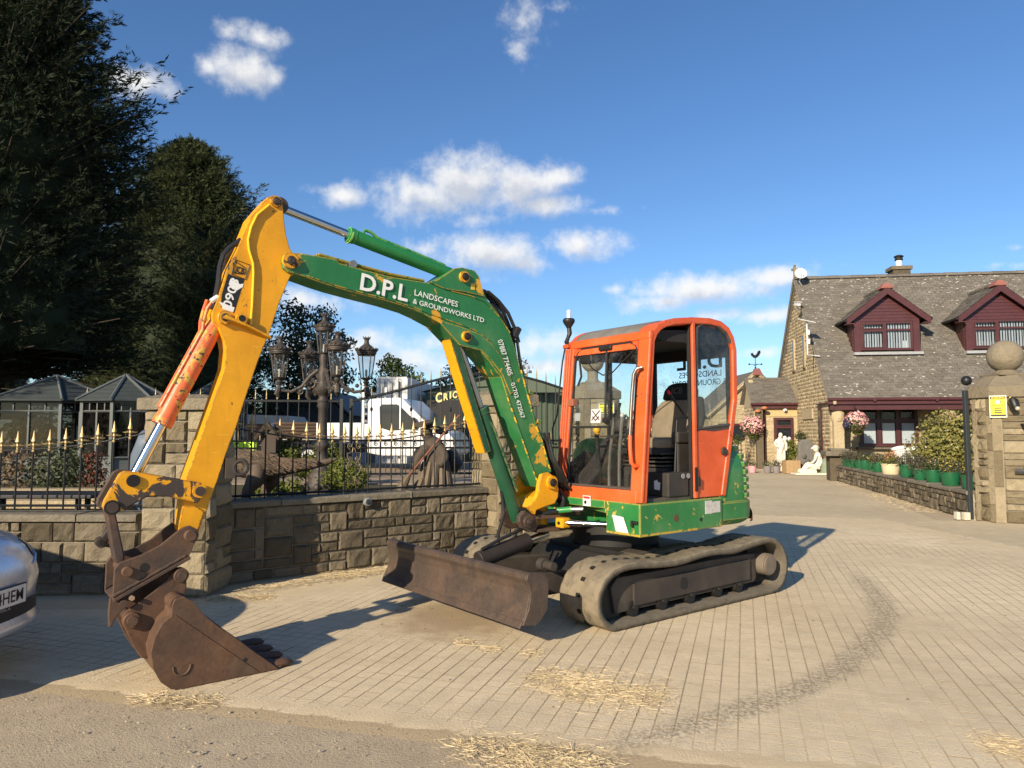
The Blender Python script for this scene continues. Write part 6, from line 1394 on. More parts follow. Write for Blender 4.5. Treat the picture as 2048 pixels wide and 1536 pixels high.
# dangling hoses between boom foot and cab
for k in range(5):
    y = -.02+.05*k; build(MB().tube([(.95-.01*k, y, 1.46), (.88, y+.02*math.sin(k), 1.36), (.80+.02*k, y+.03, 1.24), (.74+.015*k, y+.05, 1.12), (.70, y, 1.0), (.60, y, .93)], .014, 7), 'hose', mat_hose, DIG, smooth=True, local=True)
for k in range(4):
    build(MB().tube([(.86-.03*k, .10, 1.02), (.74, .12+.02*k, .86+.01*k), (.80, .2+.01*k, .80), (.95, .17, .78), (1.05, .1, .80)], .014, 7), 'hose', mat_hose, DIG, smooth=True, local=True)
cyl('hose_union', (.83, .20, .80), (.76, .30, .815), .025, mat_cgreen, DIG); cyl('hose_ferrule', (.76, .30, .815), (.70, .38, .82), .018, M('steel ferrule', (.4, .4, .4), .35, metal=.8), DIG)
# --- rams
def ram(name, a, b, s0, s1, rb, rr, mb_, collar=True):
    e = bpy.data.objects.new(name, None); e.parent = DIG; COL.objects.link(e); e.empty_display_size = .1
    a, b = Vector(a), Vector(b); d = (b-a).normalized()
    cyl('rod', a, a+d*(s0+.02), rr, mat_chrome, e, 24)
    m = MB().tube([a+d*s0, a+d*(s0+.05), a+d*(s0+.051), a+d*s1, b], [rb*1.08, rb*1.08, rb, rb, rb*.8], 26)
    br = build(m, 'barrel', mb_, e, smooth=True, local=True, bevel=0)
    cyl('ram_eye', a+Vector((0, -.05, 0)), a+Vector((0, .05, 0)), rr*1.9, mat_pin, e); return e, a, b, d, br
c = [Vector((x, L0, z)) for x, z in PR['cyl_d']]
d = (c[3]-c[1]).normalized()
e, a, b, d, br = ram('dipper_ram', c[1]-d*.05, c[3]+d*.10, (c[2]-c[1]).length+.05-.01, (c[3]-c[1]).length+.08, .052, .029, mat_cgreen)
n_ = Vector((0, 1, 0)).cross(d); n_ = n_ if n_.z > 0 else -n_
q0 = c[2]
build(MB().tube([q0+d*.10+n_*.045, q0+d*.11+n_*.085, q0+d*.16+n_*.09, q0+d*.22+n_*.066, q0+d*.5+n_*.066, q0+d*.83+n_*.062], .0125, 8), 'pipe', mat_cgreen, e, smooth=True, local=True)
build(MB().tube([q0+d*.0, q0+d*.012], .058, 26), 'gland_ring', M('lime paint', (.25, .5, .1), .5), e, smooth=True, local=True)
c = [Vector((x, L0, z)) for x, z in PR['cyl_b']]
e, a, b, d, br = ram('bucket_ram', c[3], c[1]+(c[1]-c[2]).normalized()*.10, (c[3]-c[2]).length, (c[3]-c[1]).length-.02, .056, .031, mat_orgram)
s = Vector((0, 1, 0))
for k, (u_, w_) in enumerate(((.02, .3), (.06, .2))):
    build(MB().tube([b+Vector((.05+k*.02, .06-k*.1, .10)), b+Vector((.09, .05-k*.09, .03)), b-d*.05+Vector((.085, .04-k*.08, .0)), b-d*.12+Vector((.06, .03-.06*k, 0)), b-d*.68+Vector((.055, .02-.05*k, .02))], .011, 8), 'pipe', mat_orgram, e, smooth=True, local=True)
build(MB().tube([b+Vector((.03, .06, .11)), b+Vector((.07, .06, .075))], .017, 10), 'hose_ferrule', M('white tape', (.75, .75, .72), .6), e, smooth=True, local=True)
for k, y in (('hose1', .08), ('hose2', 0.)):
    build(MB().tube([(x, y, z) for x, z in PR[k]], .017, 8), 'hose', mat_hose, DIG, smooth=True, local=True)
c = [Vector((x, L0, z)) for x, z in PR['cyl_boom']]
a = Vector((1.13, L0, .725)); top = Vector((1.744, L0, 2.215)); d = (top-a).normalized()
e = bpy.data.objects.new('boom_ram', None); e.parent = DIG; COL.objects.link(e); e.empty_display_size = .1
sb = (c[2]-a).dot(d)
build(MB().tube([a, a+d*.06, a+d*sb, a+d*(sb+.001), a+d*(sb+.05)], [.05, .062, .062, .068, .068], 26), 'barrel', mat_dgreen, e, smooth=True, local=True)
cyl('rod', a+d*(sb+.04), top, .031, M('dull chrome', (.42, .43, .44), .3, metal=1), e, 24)
f = Vector((d.z, 0, -d.x))
build(MB().tube([a+d*.25+f*(-.05)+Vector((0, .06, 0)), a+d*.5+f*(-.035)+Vector((0, .065, 0)), a+d*(sb-.12)+f*(-.02)+Vector((0, .066, 0)), a+d*(sb-.06)+Vector((0, .05, 0))], .011, 8), 'pipe', mat_dgreen, e, smooth=True, local=True)
build(MB().tube([a+d*.10+Vector((0, .06, 0)), a+Vector((-.04, .07, .10)), a+Vector((-.10, .10, .02))], .016, 8), 'hose', mat_hose, e, smooth=True, local=True)
build(MB().tube([a+d*.30+f*.06, a+d*.12+f*.10, a+f*.22+Vector((0, 0, -.02)), a+f*.20+Vector((0, 0, -.16)), a+f*.08+Vector((0, 0, -.19)), a+f*.02+Vector((0, .03, -.05))], .014, 8), 'hose', mat_hose, e, smooth=True, local=True)
# guard over the boom ram rod
g0, g1 = PR['guard']; A = Vector((g0[0], 0, g0[1])); B = Vector((g1[0], 0, g1[1])); gd = (B-A).normalized(); gn = Vector((-gd.z, 0, gd.x)); gn = gn if gn.x > 0 else -gn
mb = MB(); off = gn*.02
vs = []
for y in (-.035, .095):
    vs += [A+off+Vector((0, y, 0)), B+off+Vector((0, y, 0)), B+off-gn*.008+Vector((0, y, 0)), A+off-gn*.008+Vector((0, y, 0))]
mb.add(vs, [(0, 1, 2, 3), (7, 6, 5, 4), (0, 4, 5, 1), (1, 5, 6, 2), (2, 6, 7, 3), (3, 7, 4, 0)])
gp = build(mb, 'rod_guard', mat_yel, e, local=True, bevel=.002)
mb = MB(); vs = []
for y in (.085, .0945): vs += [A+off-gn*.009+Vector((0, y, 0)), B+off-gn*.009+Vector((0, y, 0)), B-gn*.045+Vector((0, y, 0)), A-gn*.045+Vector((0, y, 0))]
mb.add(vs, [(0, 1, 2, 3), (7, 6, 5, 4), (0, 4, 5, 1), (1, 5, 6, 2), (2, 6, 7, 3), (3, 7, 4, 0)]); build(mb, 'guard_flange', mat_dgreen, gp, local=True)
# --- dipper
dip = pr('dipper', -.05, .11, 'dipper', mat_yel, DIG, .005)
pr('dip_plate', .1105, .122, 'wear_plate', mat_yel, dip, .003)
dp = PR['dippts']
pin(dip, dp[0], .10, .135, .028, .040, mat_pin, mat_yelw2); pin(dip, dp[1], .10, .15, .026, .044, mat_pin, mat_yel); pin(dip, dp[4], -.08, .12, .03)
build(MB().tube([(x, .122, z) for x, z in PR['dip_pipe']], .0095, 8), 'pipe', M('bright yellow pipe', (.78, .48, .02), .4), dip, smooth=True, local=True)
rib = [(3.60, 2.18), (3.575, 2.205), (3.47, 2.165), (3.29, 2.092), (3.285, 2.072), (3.45, 2.142)]
pr(None, .11, .165, 'bracket', mat_yel, dip, .004, rib)
cyl('bracket_eye', (3.478, .112, 2.19), (3.478, .160, 2.19), .035, mat_yel, dip); cyl('eye_hole', (3.478, .150, 2.19), (3.478, .162, 2.19), .022, mat_under2, dip)
mb = MB().cyl((3.56, -.03, 1.08), (3.56, .10, 1.08), .03, 14); mb.box((3.60, .03, 1.08), (.10, .1, .05)); 
hook = MB().tube([(3.45+.045*math.cos(k/14*2*math.pi), .10, 1.235+.045*math.sin(k/14*2*math.pi)) for k in range(14)], .017, 8, closed=True); hook.box((3.51, .09, 1.235), (.06, .05, .13))
build(hook, 'lifting_ring', mat_under, dip, smooth=True, local=True)
for pts, mt, y in ((PR['jcb_frame'], mat_blackd, .1112), (PR['decal'], mat_blackd, .1112)):
    if pts is PR['jcb_frame']:
        build(MB().tube([(x, y+.001, z) for x, z in pts], .0035, 4, closed=True), 'decal_border', mt, dip, local=True)
        ib = build(MB().tube([(x, y+.001, z) for x, z in PR['jcb_in']], .003, 4, closed=True), 'logo_border', mt, dip, local=True)
    else: dec = build(MB().ngon([(x, y, z) for x, z in pts]), 'model_decal', mt, dip, local=True)
def T2(s, o, x1, up, h, name, mat, parent, y, bold=0):
    o = Vector((o[0], y, o[1])); x = Vector((x1[0], y, x1[1]))-o; u = Vector((x.z, 0, -x.x)).normalized()
    if u.dot(Vector((up[0], 0, up[1]))) < 0: u = -u
    return text_mesh(s, mat, name, parent, o, x, u*h, .0004, bold=bold)
T2('JCB', (3.519, 2.497), (3.463, 2.487), (0, 1), .042, 'logo_letters', mat_blackd, dip, .1118, .03)
o8 = Vector((3.552, 0, 2.452)); dd = Vector((3.590, 0, 2.262))-o8
T2('8060', (o8.x-.012, o8.z+.005), (o8.x+dd.x-.002, o8.z+dd.z), (-1, 0), .055, 'model_number', mat_white, dip, .1118, .02)
for k in ('torn1', 'torn2'): build(MB().ngon([(x, .1124, z) for x, z in PR[k]]), 'torn_patch', mat_white, dip, local=True)
# --- tipping links
for lo, hi in ((.125, .165), (-.105, -.065)):
    pr('tip', lo, hi, 'tipping_lever', mat_yelw2 if lo > 0 else mat_rust2, DIG, .008)
tp = PR['tippts']
cyl('lever_pin', P3(tp[0], -.12), P3(tp[0], .182), .036, mat_under2, DIG); cyl('lever_pin', P3(tp[1], -.12), P3(tp[1], .195), .029, mat_pin, DIG); cyl('pin_boss', P3(tp[1], .165), P3(tp[1], .178), .042, mat_yel, DIG)
cyl('lever_pin', P3(tp[2], -.12), P3(tp[2], .19), .030, mat_pin, DIG); cyl('pin_boss', P3(tp[2], .165), P3(tp[2], .176), .042, mat_under2, DIG)
pr('link', .02, .115, 'tipping_link', mat_rust2, DIG, .01); 
build(MB().prism(PR['lug'], -.10, -.055), 'link_lug', mat_yelw2, DIG, bevel=.006, local=True)
cyl('lug_pin', (4.19, -.11, .812), (4.19, -.03, .812), .03, mat_pin, DIG); cyl('lug_pin', (4.19, -.04, .812), (4.19, -.02, .812), .018, mat_under2, DIG)
# --- quick hitch
qh = bpy.data.objects.new('quick_hitch', None); qh.parent = DIG; COL.objects.link(qh); qh.empty_display_size = .1
hp = PR['hitchpts']
for lo, hi in ((.155, .18), (-.12, -.095)): pr('hitch', lo, hi, 'side_plate', mat_rust2, qh, .004)
for q, r in ((hp[0], .034), (hp[1], .029)): cyl('pin', P3(q, -.13), P3(q, .215), r, mat_rust, qh, bevel=.004)
cyl('plate_hole', P3(hp[2], .176), P3(hp[2], .1815), .026, mat_under2, qh)
w0 = Vector((4.155, 0, .522)); w1 = Vector((3.755, 0, .722)); wd = (w1-w0).normalized(); wn = Vector((-wd.z, 0, wd.x))
vs = [w0+wn*.0+Vector((0, y, 0)) for y in (-.13, .19)]+[w1+Vector((0, y, 0)) for y in (.19, -.13)]; t_ = Vector((-.3, 0, -1)).normalized()*.022
build(MB().add(vs+[v_+t_ for v_ in vs], [(0, 1, 2, 3), (7, 6, 5, 4), (0, 4, 5, 1), (1, 5, 6, 2), (2, 6, 7, 3), (3, 7, 4, 0)]), 'base_plate', mat_rust2, qh, bevel=.004, local=True)
build(MB().tube([w0+Vector((.0, .182, .012))+wd*.03*k+Vector((0, 0, .003*(k % 2))) for k in range(15)], .009, 6), 'weld_bead', mat_rust2, qh, local=True)
cyl('lock_bolt', (4.06, .15, .515), (4.06, .20, .515), .015, M('bright bolt', (.45, .3, .2), .5, metal=.5), qh, 6); cyl('lock_pin', (4.10, .15, .49), (4.10, .195, .49), .02, mat_rust2, qh)
pr(None, .12, .15, 'hook_plate', mat_rust2, qh, .005, [(4.165, .52), (4.07, .52), (4.075, .47), (4.11, .43), (4.135, .40), (4.15, .36), (4.165, .36), (4.17, .44)])
# --- bucket
bk = bpy.data.objects.new('bucket', None); bk.parent = DIG; COL.objects.link(bk); bk.empty_display_size = .1
B0, B1 = -.29, .355
side = [(x, max(z, .004)) for x, z in PR['bucket']]
for lo, hi in ((B1-.022, B1), (B0, B0+.022)): pr(None, lo, hi, 'side_plate', mat_rust, bk, .003, side)
# shell: back and floor of the bucket, following the profile from the ear round to the lip
out = [(3.29, .02), (3.40, .006), (3.60, .004), (3.80, .006), (3.868, .022), (3.922, .07), (3.96, .145), (3.975, .238), (3.955, .318), (3.922, .383), (3.882, .42), (3.872, .475), (3.862, .502), (3.825, .512)]
sh = []
for i, p_ in enumerate(out):
    q0 = Vector(out[max(i-1, 0)]); q1 = Vector(out[min(i+1, len(out)-1)]); tt = (q1-q0).normalized(); nn_ = Vector((-tt.y, tt.x)); 
    sh.append((Vector(p_)+nn_*.016))
loop = [tuple(p_) for p_ in out]+[tuple(p_) for p_ in sh[::-1]]
mb = MB(); m_ = len(out); vs = [(x, y, z) for y in (B0+.0225, B1-.0225) for x, z in loop]; n2 = len(loop); fs = []
for i in range(n2): fs.append((i, (i+1) % n2, (i+1) % n2+n2, i+n2))
for i in range(m_-1):
    fs.append((i, n2-1-i, n2-2-i, i+1)); fs.append((n2+i, n2+i+1, 2*n2-2-i, 2*n2-1-i))
build(mb.add(vs, fs), 'shell', mat_rust, bk, smooth=True, local=True, ang=35)
pr(None, B0+.01, B1-.01, 'lip', mat_rust, bk, .003, [(3.31, .004), (3.235, .010), (3.235, .022), (3.31, .03)])
for k in range(4):
    y = B0+.05+(B1-B0-.10)*k/3
    mb = MB(); 
    mb.tube([(3.32, y, .028), (3.27, y, .028), (3.22, y, .027), (3.175, y, .022), (3.155, y, .018)], [.036, .042, .044, .036, .012], 12, flat=.55); build(mb, 'tooth', mat_rust, bk, smooth=True, local=True)
build(MB().tube([(3.82+.047*math.cos(a_), B1+.001, .135-.0+.055*math.sin(a_)) for a_ in [math.pi*(1+k/10) for k in range(11)]], .006, 5), 'weld_ring', M('brown ring steel', (.09, .055, .035), .7), bk, local=True)  # thin half ring in a plain brown tone
build(MB().tube([(3.862, B1+.001, .418), (3.39, B1+.001, .016)], .004, 5), 'weld_seam', mat_rust, bk, local=True)
cyl('side_hole', (3.465, B1-.003, .098), (3.465, B1+.0012, .098), .013, mat_under2, bk)
cyl('ear_tube', (3.84, B0+.03, .475), (3.84, B1-.03, .475), .045, mat_rust, bk)
for lo, hi in ((.135, .165), (-.10, -.07)): pr('hanger', lo, hi, 'ear', mat_rust, bk, .004)
hg = PR['hangpts']
for q, r in ((hg[0], .045), (hg[1], .042)):
    cyl('pin_boss', P3(q, .12), P3(q, .195), r, mat_rust, bk, bevel=.004); cyl('pin', P3(q, -.12), P3(q, .215), r*.6, mat_rust2, bk)
# ------------------------------------------------------------------ cab (part of the digger)
cab = bpy.data.objects.new('cab', None); cab.parent = DIG; COL.objects.link(cab); cab.empty_display_size = .1
CL, CR = .985, -.02      # left and right faces
def fx(z):               # front pillars lean back
    return .645-.128*(z-.905)/1.30
prof = [(.640, .905), (.518, 2.205), (.478, 2.285), (.415, 2.345), (.330, 2.385), (.203, 2.416), (-.028, 2.447), (-.27, 2.463), (-.427, 2.452), (-.543, 2.405), (-.615, 2.32), (-.649, 2.209), (-.645, 1.755), (-.56, 1.40), (-.473, 1.047), (-.44, .905)]
def rail(pts, y, w, name, mat=mat_org, d=.045, bev=.010):
    "flat bar following pts (x,z) in the side plane, w wide inwards of the outline, d deep along y"
    n = len(pts); c = Vector((0.03, 1.6)); inn = []
    for i, p in enumerate(pts):
        a = Vector(pts[max(i-1, 0)]); b = Vector(pts[min(i+1, n-1)]); t = (b-a).normalized(); q = Vector((-t.y, t.x))
        if q.dot(c-Vector(p)) < 0: q = -q
        inn.append(Vector(p)+q*w)
    vs = []; 
    for yy in (y, y-d): vs += [(p[0], yy, p[1]) for p in pts]+[(p.x, yy, p.y) for p in inn]
    fs = []
    for i in range(n-1):
        fs += [(i, i+1, n+i+1, n+i), (2*n+i, 3*n+i, 3*n+i+1, 2*n+i+1), (i, 2*n+i, 2*n+i+1, i+1), (n+i, n+i+1, 3*n+i+1, 3*n+i)]
    fs += [(0, n, 3*n, 2*n), (n-1, 3*n-1, 4*n-1, 2*n-1)]
    return build(MB().add(vs, fs), name, mat, cab, bevel=bev, local=True)
rail(prof, CL, .058, 'side_frame'); rail(prof, CR+.045, .058, 'side_frame')
# front frame: pillars, header and sill between the two side frames
def fpanel(y0, y1, z0, z1, name, mat, x=.0, t=.04, bev=.008):
    vs = [(fx(z)+x-k, y, z) for k in (0, t) for y, z in ((y0, z0), (y1, z0), (y1, z1), (y0, z1))]
    return build(MB().add(vs, [(0, 1, 2, 3), (7, 6, 5, 4), (0, 4, 5, 1), (1, 5, 6, 2), (2, 6, 7, 3), (3, 7, 4, 0)]), name, mat, cab, bevel=bev, local=True)
fpanel(.855, .985, .905, 2.24, 'front_pillar', mat_org, .004, .05, .012)
fpanel(.015, .085, .905, 2.24, 'front_pillar', mat_org, .006, .05, .012)
for k in range(3): build(MB().tube([(fx(z)+.012, -.005+.028*k, z) for z in (.95, 1.3, 1.7, 2.1, 2.22)], .012, 8), 'pillar_rib', mat_org, cab, smooth=True, local=True)
fpanel(.0, .985, 2.215, 2.29, 'header', mat_org, .008, .06, .014)
fpanel(.06, .93, .895, 1.005, 'front_sill', mat_org, .008, .05, .012)
fpanel(.085, .86, 1.003, 1.022, 'rusty_sill_edge', M('rusty sill', (.07, .05, .04), .8, var=.4, scale=12, bump=.01), .009, .04, .003)
# inner corner fillets of the windscreen opening
for yc, zc, sy, sz in ((.855, 2.215, -1, -1), (.085, 2.215, 1, -1)):
    r = .085; pts = [(yc, zc)]+[(yc+sy*(r-r*math.sin(a)), zc+sz*(r-r*math.cos(a))) for a in [math.pi/2*i/6 for i in range(7)]]
    n = len(pts); vs = [(fx(z)+.003-k, y, z) for k in (0, .035) for y, z in pts]
    build(MB().add(vs, [tuple(range(n)), tuple(range(2*n-1, n-1, -1))]+[(i, (i+1) % n, (i+1) % n+n, i+n) for i in range(n)]), 'corner_fillet', mat_org, cab, local=True)
# rubber seal round the windscreen, glass, centre bar, lower bar
sealp = [(.10, 1.03), (.10, 1.5), (.10, 2.10), (.125, 2.17), (.18, 2.205), (.45, 2.207), (.76, 2.207), (.825, 2.175), (.848, 2.11), (.85, 1.6), (.85, 1.03)]
build(MB().tube([(fx(z)-.012, y, z) for y, z in sealp], .013, 6), 'window_seal', mat_winrub, cab, smooth=True, local=True)
build(MB().add([(fx(z)-.022, y, z) for y, z in ((.09, 1.512), (.852, 1.512), (.852, 2.215), (.09, 2.215))], [(0, 1, 2, 3)]), 'windscreen', mat_glass, cab, local=True)
build(MB().add([(fx(z)-.03, y, z) for y, z in ((.09, 1.01), (.852, 1.01), (.852, 1.50), (.09, 1.50))], [(0, 1, 2, 3)]), 'lower_windscreen', glass('lower windscreen glass', tint=(.85, .86, .86), grime=.06), cab, local=True)
fpanel(.09, .56, 1.50, 1.52, 'window_bar', mat_winrub, -.012, .03, .004)
build(MB().tube([(fx(1.60)-.012, .515, 1.58), (fx(1.9)-.010, .50, 1.9), (fx(2.19)-.008, .49, 2.19)], .013, 6).cyl((fx(1.57)-.01, .51, 1.57), (fx(1.57)+.0, .56, 1.55), .025), 'wiper_arm', mat_hose, cab, smooth=True, local=True)
build(MB().box((fx(2.19), .49, 2.185), (.05, .15, .035)), 'wiper_motor', mat_hose, cab, bevel=.008, local=True)
build(MB().tube([(fx(2.15)-.02, .18, 2.15), (fx(2.0)-.02, .32, 2.02), (fx(1.95)-.02, .45, 1.955), (fx(1.96)-.02, .56, 1.97), (fx(2.03)-.02, .68, 2.06), (fx(2.12)-.02, .84, 2.17)], .006, 6), 'cable', mat_hose, cab, smooth=True, local=True)
build(MB().tube([(fx(2.10)-.04, .12, 2.14), (fx(1.95)-.03, .17, 1.96), (fx(1.86)-.03, .135, 1.88)], .011, 6), 'wiper_arm', mat_hose, cab, local=True)
build(MB().box((fx(2.16)-.06, .22, 2.14), (.10, .17, .13)), 'wiper_box', mat_hose, cab, bevel=.02, local=True)
for y0, y1, z0, z1, c, nm in ((.335, .455, 1.545, 1.665, M('notice paper', (.55, .5, .5), .7, var=.1, scale=20), 'warning_notice'), (.13, .20, 1.565, 1.635, M('round sticker', (.25, .27, .27), .6), 'sticker')):
    s = fpanel(y0, y1, z0, z1, nm, c, -.018, .002, 0)
    if nm == 'warning_notice':
        for a, b in (((.35, 1.57), (.44, 1.65)), ((.44, 1.57), (.35, 1.65)), ((.355, 1.60), (.395, 1.565)), ((.435, 1.60), (.395, 1.565))):
            build(MB().tube([(fx(a[1])-.0165, a[0], a[1]), (fx(b[1])-.0165, b[0], b[1])], .005, 4), 'notice_mark', mat_blackd, s, local=True)
build(MB().box((fx(2.0)+.02, .085, 1.73), (.05, .10, .065)), 'hinge_block', M('dull red plastic', (.28, .09, .05), .6), cab, bevel=.006, local=True)
# roof shell
def roof_strip(y0, y1, i0, i1, name, mat, up=.0, bev=.02):
    pts = prof[i0:i1]; n = len(pts); vs = [(x, y, z+up) for y in (y0, y1) for x, z in pts]+[(x, y, z+up-.05) for y in (y0, y1) for x, z in pts]
    fs = [(i, i+1, n+i+1, n+i) for i in range(n-1)]+[(2*n+i, 3*n+i, 3*n+i+1, 2*n+i+1) for i in range(n-1)]
    fs += [(i, 2*n+i, 2*n+i+1, i+1) for i in range(n-1)]+[(n+i, n+i+1, 3*n+i+1, 3*n+i) for i in range(n-1)]+[(0, n, 3*n, 2*n), (n-1, 3*n-1, 4*n-1, 2*n-1)]
    return build(MB().add(vs, fs), name, mat, cab, smooth=True, bevel=bev, local=True, ang=60)
roof_strip(CR+.045, CL-.045, 1, 12, 'roof', mat_org, -.012, .01)
roof_strip(.04, .80, 2, 10, 'roof_panel', M('grey roof mat', (.12, .12, .115), .8, var=.3, scale=9, bump=.01, dust=.3), .0, .008)
build(MB().prism([(.44, 2.27), (.42, 2.30), (-.60, 2.39), (-.60, 2.30), (-.58, 2.25), (.3, 2.22)], CR+.05, CL-.05), 'headlining', M('black headlining', (.02, .02, .021), .9), cab, local=True)
build(MB().prism([(.46, 2.12), (.44, 2.30), (-.58, 2.38), (-.60, 2.14)], CR+.046, CR+.058), 'inner_trim', M('black trim cloth', (.018, .018, .018), .9), cab, local=True)
build(MB().box((-.575, .48, 2.27), (.02, .86, .24)), 'rear_trim', bpy.data.materials['black trim cloth'], cab, local=True)
# middle pillar and rear side panel with window over
build(MB().box((-.035, CL-.012, 1.66), (.040, .03, 1.50)), 'door_pillar', mat_org, cab, bevel=.008, local=True)
build(MB().box((-.008, CL-.035, 1.66), (.022, .03, 1.50)), 'door_seal', mat_winrub, cab, bevel=.004, local=True)
pan = [(-.05, .91), (-.05, 1.47), (-.12, 1.485), (-.3, 1.475), (-.55, 1.50), (-.585, 1.50), (-.53, 1.27), (-.455, .99), (-.43, .91)]
sp = build(MB().prism(pan, CL-.045, CL-.012), 'side_panel', mat_org, cab, bevel=.006, local=True)
build(MB().prism([(-.055, 1.468), (-.13, 1.484), (-.3, 1.474), (-.575, 1.50), (-.58, 1.535), (-.3, 1.51), (-.055, 1.505)], CL-.04, CL-.011), 'rotted_edge', M('rotted sill', (.07, .05, .042), .85, var=.5, scale=12, bump=.02), sp, local=True)
cyl('door_lock', (-.43, CL-.012, 1.30), (-.43, CL+.008, 1.30), .036, mat_under, sp, 18, bevel=.004); cyl('key_hole', (-.44, CL+.006, 1.295), (-.44, CL+.014, 1.295), .014, mat_pin, sp)
build(MB().box((-.03, CL+.004, 1.07), (.035, .012, .20)).box((-.055, CL+.008, 1.05), (.03, .02, .08)), 'hinge', mat_under2, sp, bevel=.003, local=True)
wr = PR['win_rear']; cen = Vector((-.34, 1.95))
build(MB().tube([(x*.965-.012, CL-.02, (z-1.95)*.965+1.95) for x, z in wr], .017, 6, closed=True), 'window_seal', M('perished seal', (.06, .058, .055), .9, var=.6, scale=14, bump=.02), cab, smooth=True, local=True)
build(MB().ngon([(x*.96-.012, CL-.022, (z-1.95)*.96+1.95) for x, z in wr]), 'side_window', glass('rear side glass', tint=(.75, .77, .77), grime=.15), cab, local=True)
# rear window with the firm's name read from behind, right-hand window
rx = -.60
build(MB().add([(rx, y, z) for y, z in ((.06, 1.42), (.92, 1.42), (.92, 2.27), (.06, 2.27))], [(0, 1, 2, 3)]), 'rear_window', mat_glassd, cab, local=True)
for y in (.06, .92): build(MB().box((rx, y, 1.85), (.03, .035, .9)), 'rear_pillar', mat_winrub, cab, local=True)
mt_t = M('grey lettering', (.06, .065, .07), .6)
for s, y0, y1, z0, h, bd in (('D.P.L', .855, .335, 2.065, .14, .026), ('LANDSCAPES', .845, .36, 1.985, .055, .008), ('& GROUNDWORKS', .90, .27, 1.905, .055, .008)):
    text_mesh(s, mt_t, 'lettering', cab, (rx-.004, y0, z0), (0, y1-y0, 0), (0, 0, h), .001, bold=bd)
build(MB().add([(x, CR+.012, z) for x, z in ((.60, 1.02), (-.46, 1.02), (-.6, 2.25), (.44, 2.25))], [(0, 1, 2, 3)]), 'right_window', mat_glass, cab, local=True)
build(MB().box((-.02, CR+.02, 1.6), (.04, .03, 1.35)), 'right_pillar', mat_winrub, cab, local=True)
build(MB().prism([(.62, .92), (-.44, .92), (-.47, 1.10), (-.1, 1.12), (.3, 1.30), (.615, 1.12)], CR+.005, CR+.04), 'right_panel', mat_cabin, cab, local=True)
# grab handle on the front pillar
pts = [(.585, CL+.005, 1.19), (.60, CL+.05, 1.185), (.625, CL+.062, 1.24), (.61, CL+.062, 1.5), (.57, CL+.06, 1.85), (.56, CL+.05, 1.93), (.545, CL+.01, 1.945)]
pts = [(.60, .93, 1.19), (.655, .93, 1.19), (.69, .925, 1.24), (.685, .90, 1.36), (.655, .88, 1.6), (.625, .88, 1.84), (.60, .90, 1.925), (.55, .93, 1.945)]
def fpt(z, y, o): return (fx(z)+o, y, z)
gh = build(MB().tube([fpt(1.20, .93, .0), fpt(1.195, .925, .045), fpt(1.225, .91, .066), fpt(1.33, .895, .07), fpt(1.44, .885, .07)], .0165, 10), 'grab_handle', mat_org, cab, smooth=True, local=True)
build(MB().tube([fpt(1.44, .885, .07), fpt(1.6, .88, .068), fpt(1.8, .88, .066), fpt(1.93, .885, .066), fpt(1.975, .905, .055), fpt(1.985, .94, .03)], .0155, 10), 'worn_grip', M('bare handle steel', (.20, .17, .14), .3, metal=.8, var=.3, scale=14, col2=(.1, .22, .2), c2at=(.62, .68)), gh, smooth=True, local=True)
# beacon on a jointed stalk at the front corner
be = bpy.data.objects.new('beacon', None); be.parent = DIG; COL.objects.link(be); be.empty_display_size = .05
bx, by = .50, -.005
build(MB().tube([(bx, by, 2.25), (bx+.03, by, 2.29), (bx+.01, by, 2.33), (bx-.01, by, 2.37), (bx, by, 2.46)], [.018, .022, .017, .022, .02], 10), 'stalk', mat_hose, be, smooth=True, local=True)
build(MB().lathe([(.02, 2.42), (.042, 2.455), (.052, 2.47), (.057, 2.485), (.055, 2.497), (.045, 2.508), (.02, 2.512)], (bx, by, 0), 22), 'collar', mat_hose, be, smooth=True, local=True)
build(MB().lathe([(.018, 2.50), (.0175, 2.58), (.014, 2.586), (.0, 2.587)], (bx, by, 0), 16), 'lamp', mat_white, be, smooth=True, local=True)
build(MB().box((.515, .01, 2.245), (.09, .07, .035)), 'beacon_bracket', mat_org, be, bevel=.006, local=True)
build(MB().tube([(.53, -.02, 2.25), (.555, -.035, 2.1), (.59, -.045, 1.8), (.60, -.06, 1.62), (.62, -.10, 1.5), (.63, -.08, 1.36), (.64, -.02, 1.36)], .008, 6), 'cable', mat_hose, be, smooth=True, local=True)
# ------------------------------------------------------------------ inside the cab
build(MB().box((.12, .48, .915), (1.0, .92, .03)), 'cab_floor', M('muddy floor', (.05, .042, .035), .9, var=.5, scale=9, bump=.02, dust=.4), cab, local=True)
st = bpy.data.objects.new('seat', None); st.parent = DIG; COL.objects.link(st); st.empty_display_size = .1
mb = MB(); mb.box((-.12, .52, 1.03), (.46, .48, .26)); mb.box((.08, .52, 1.0), (.1, .42, .18)); build(mb, 'seat_box', mat_cabin, st, bevel=.02, local=True)
for k in range(4): build(MB().box((-.10, .52, 1.175+k*.035), (.44+.02*(k % 2), .46, .016)), 'suspension_plate', M('seat rail', (.06, .055, .05), .5, metal=.4, dust=.4), st, bevel=.003, local=True)
mb = MB().prism([(.19, .30), (.19, .74), (-.30, .76), (-.30, .28)], 1.315, 1.42, 'xy'); build(mb, 'cushion', mat_seatf, st, smooth=True, bevel=.04, seg=4, local=True)
build(MB().prism([(.20, .30), (.20, .74), (-.30, .76), (-.30, .28)], 1.27, 1.335, 'xy'), 'cushion_base', mat_seatb, st, bevel=.02, local=True)
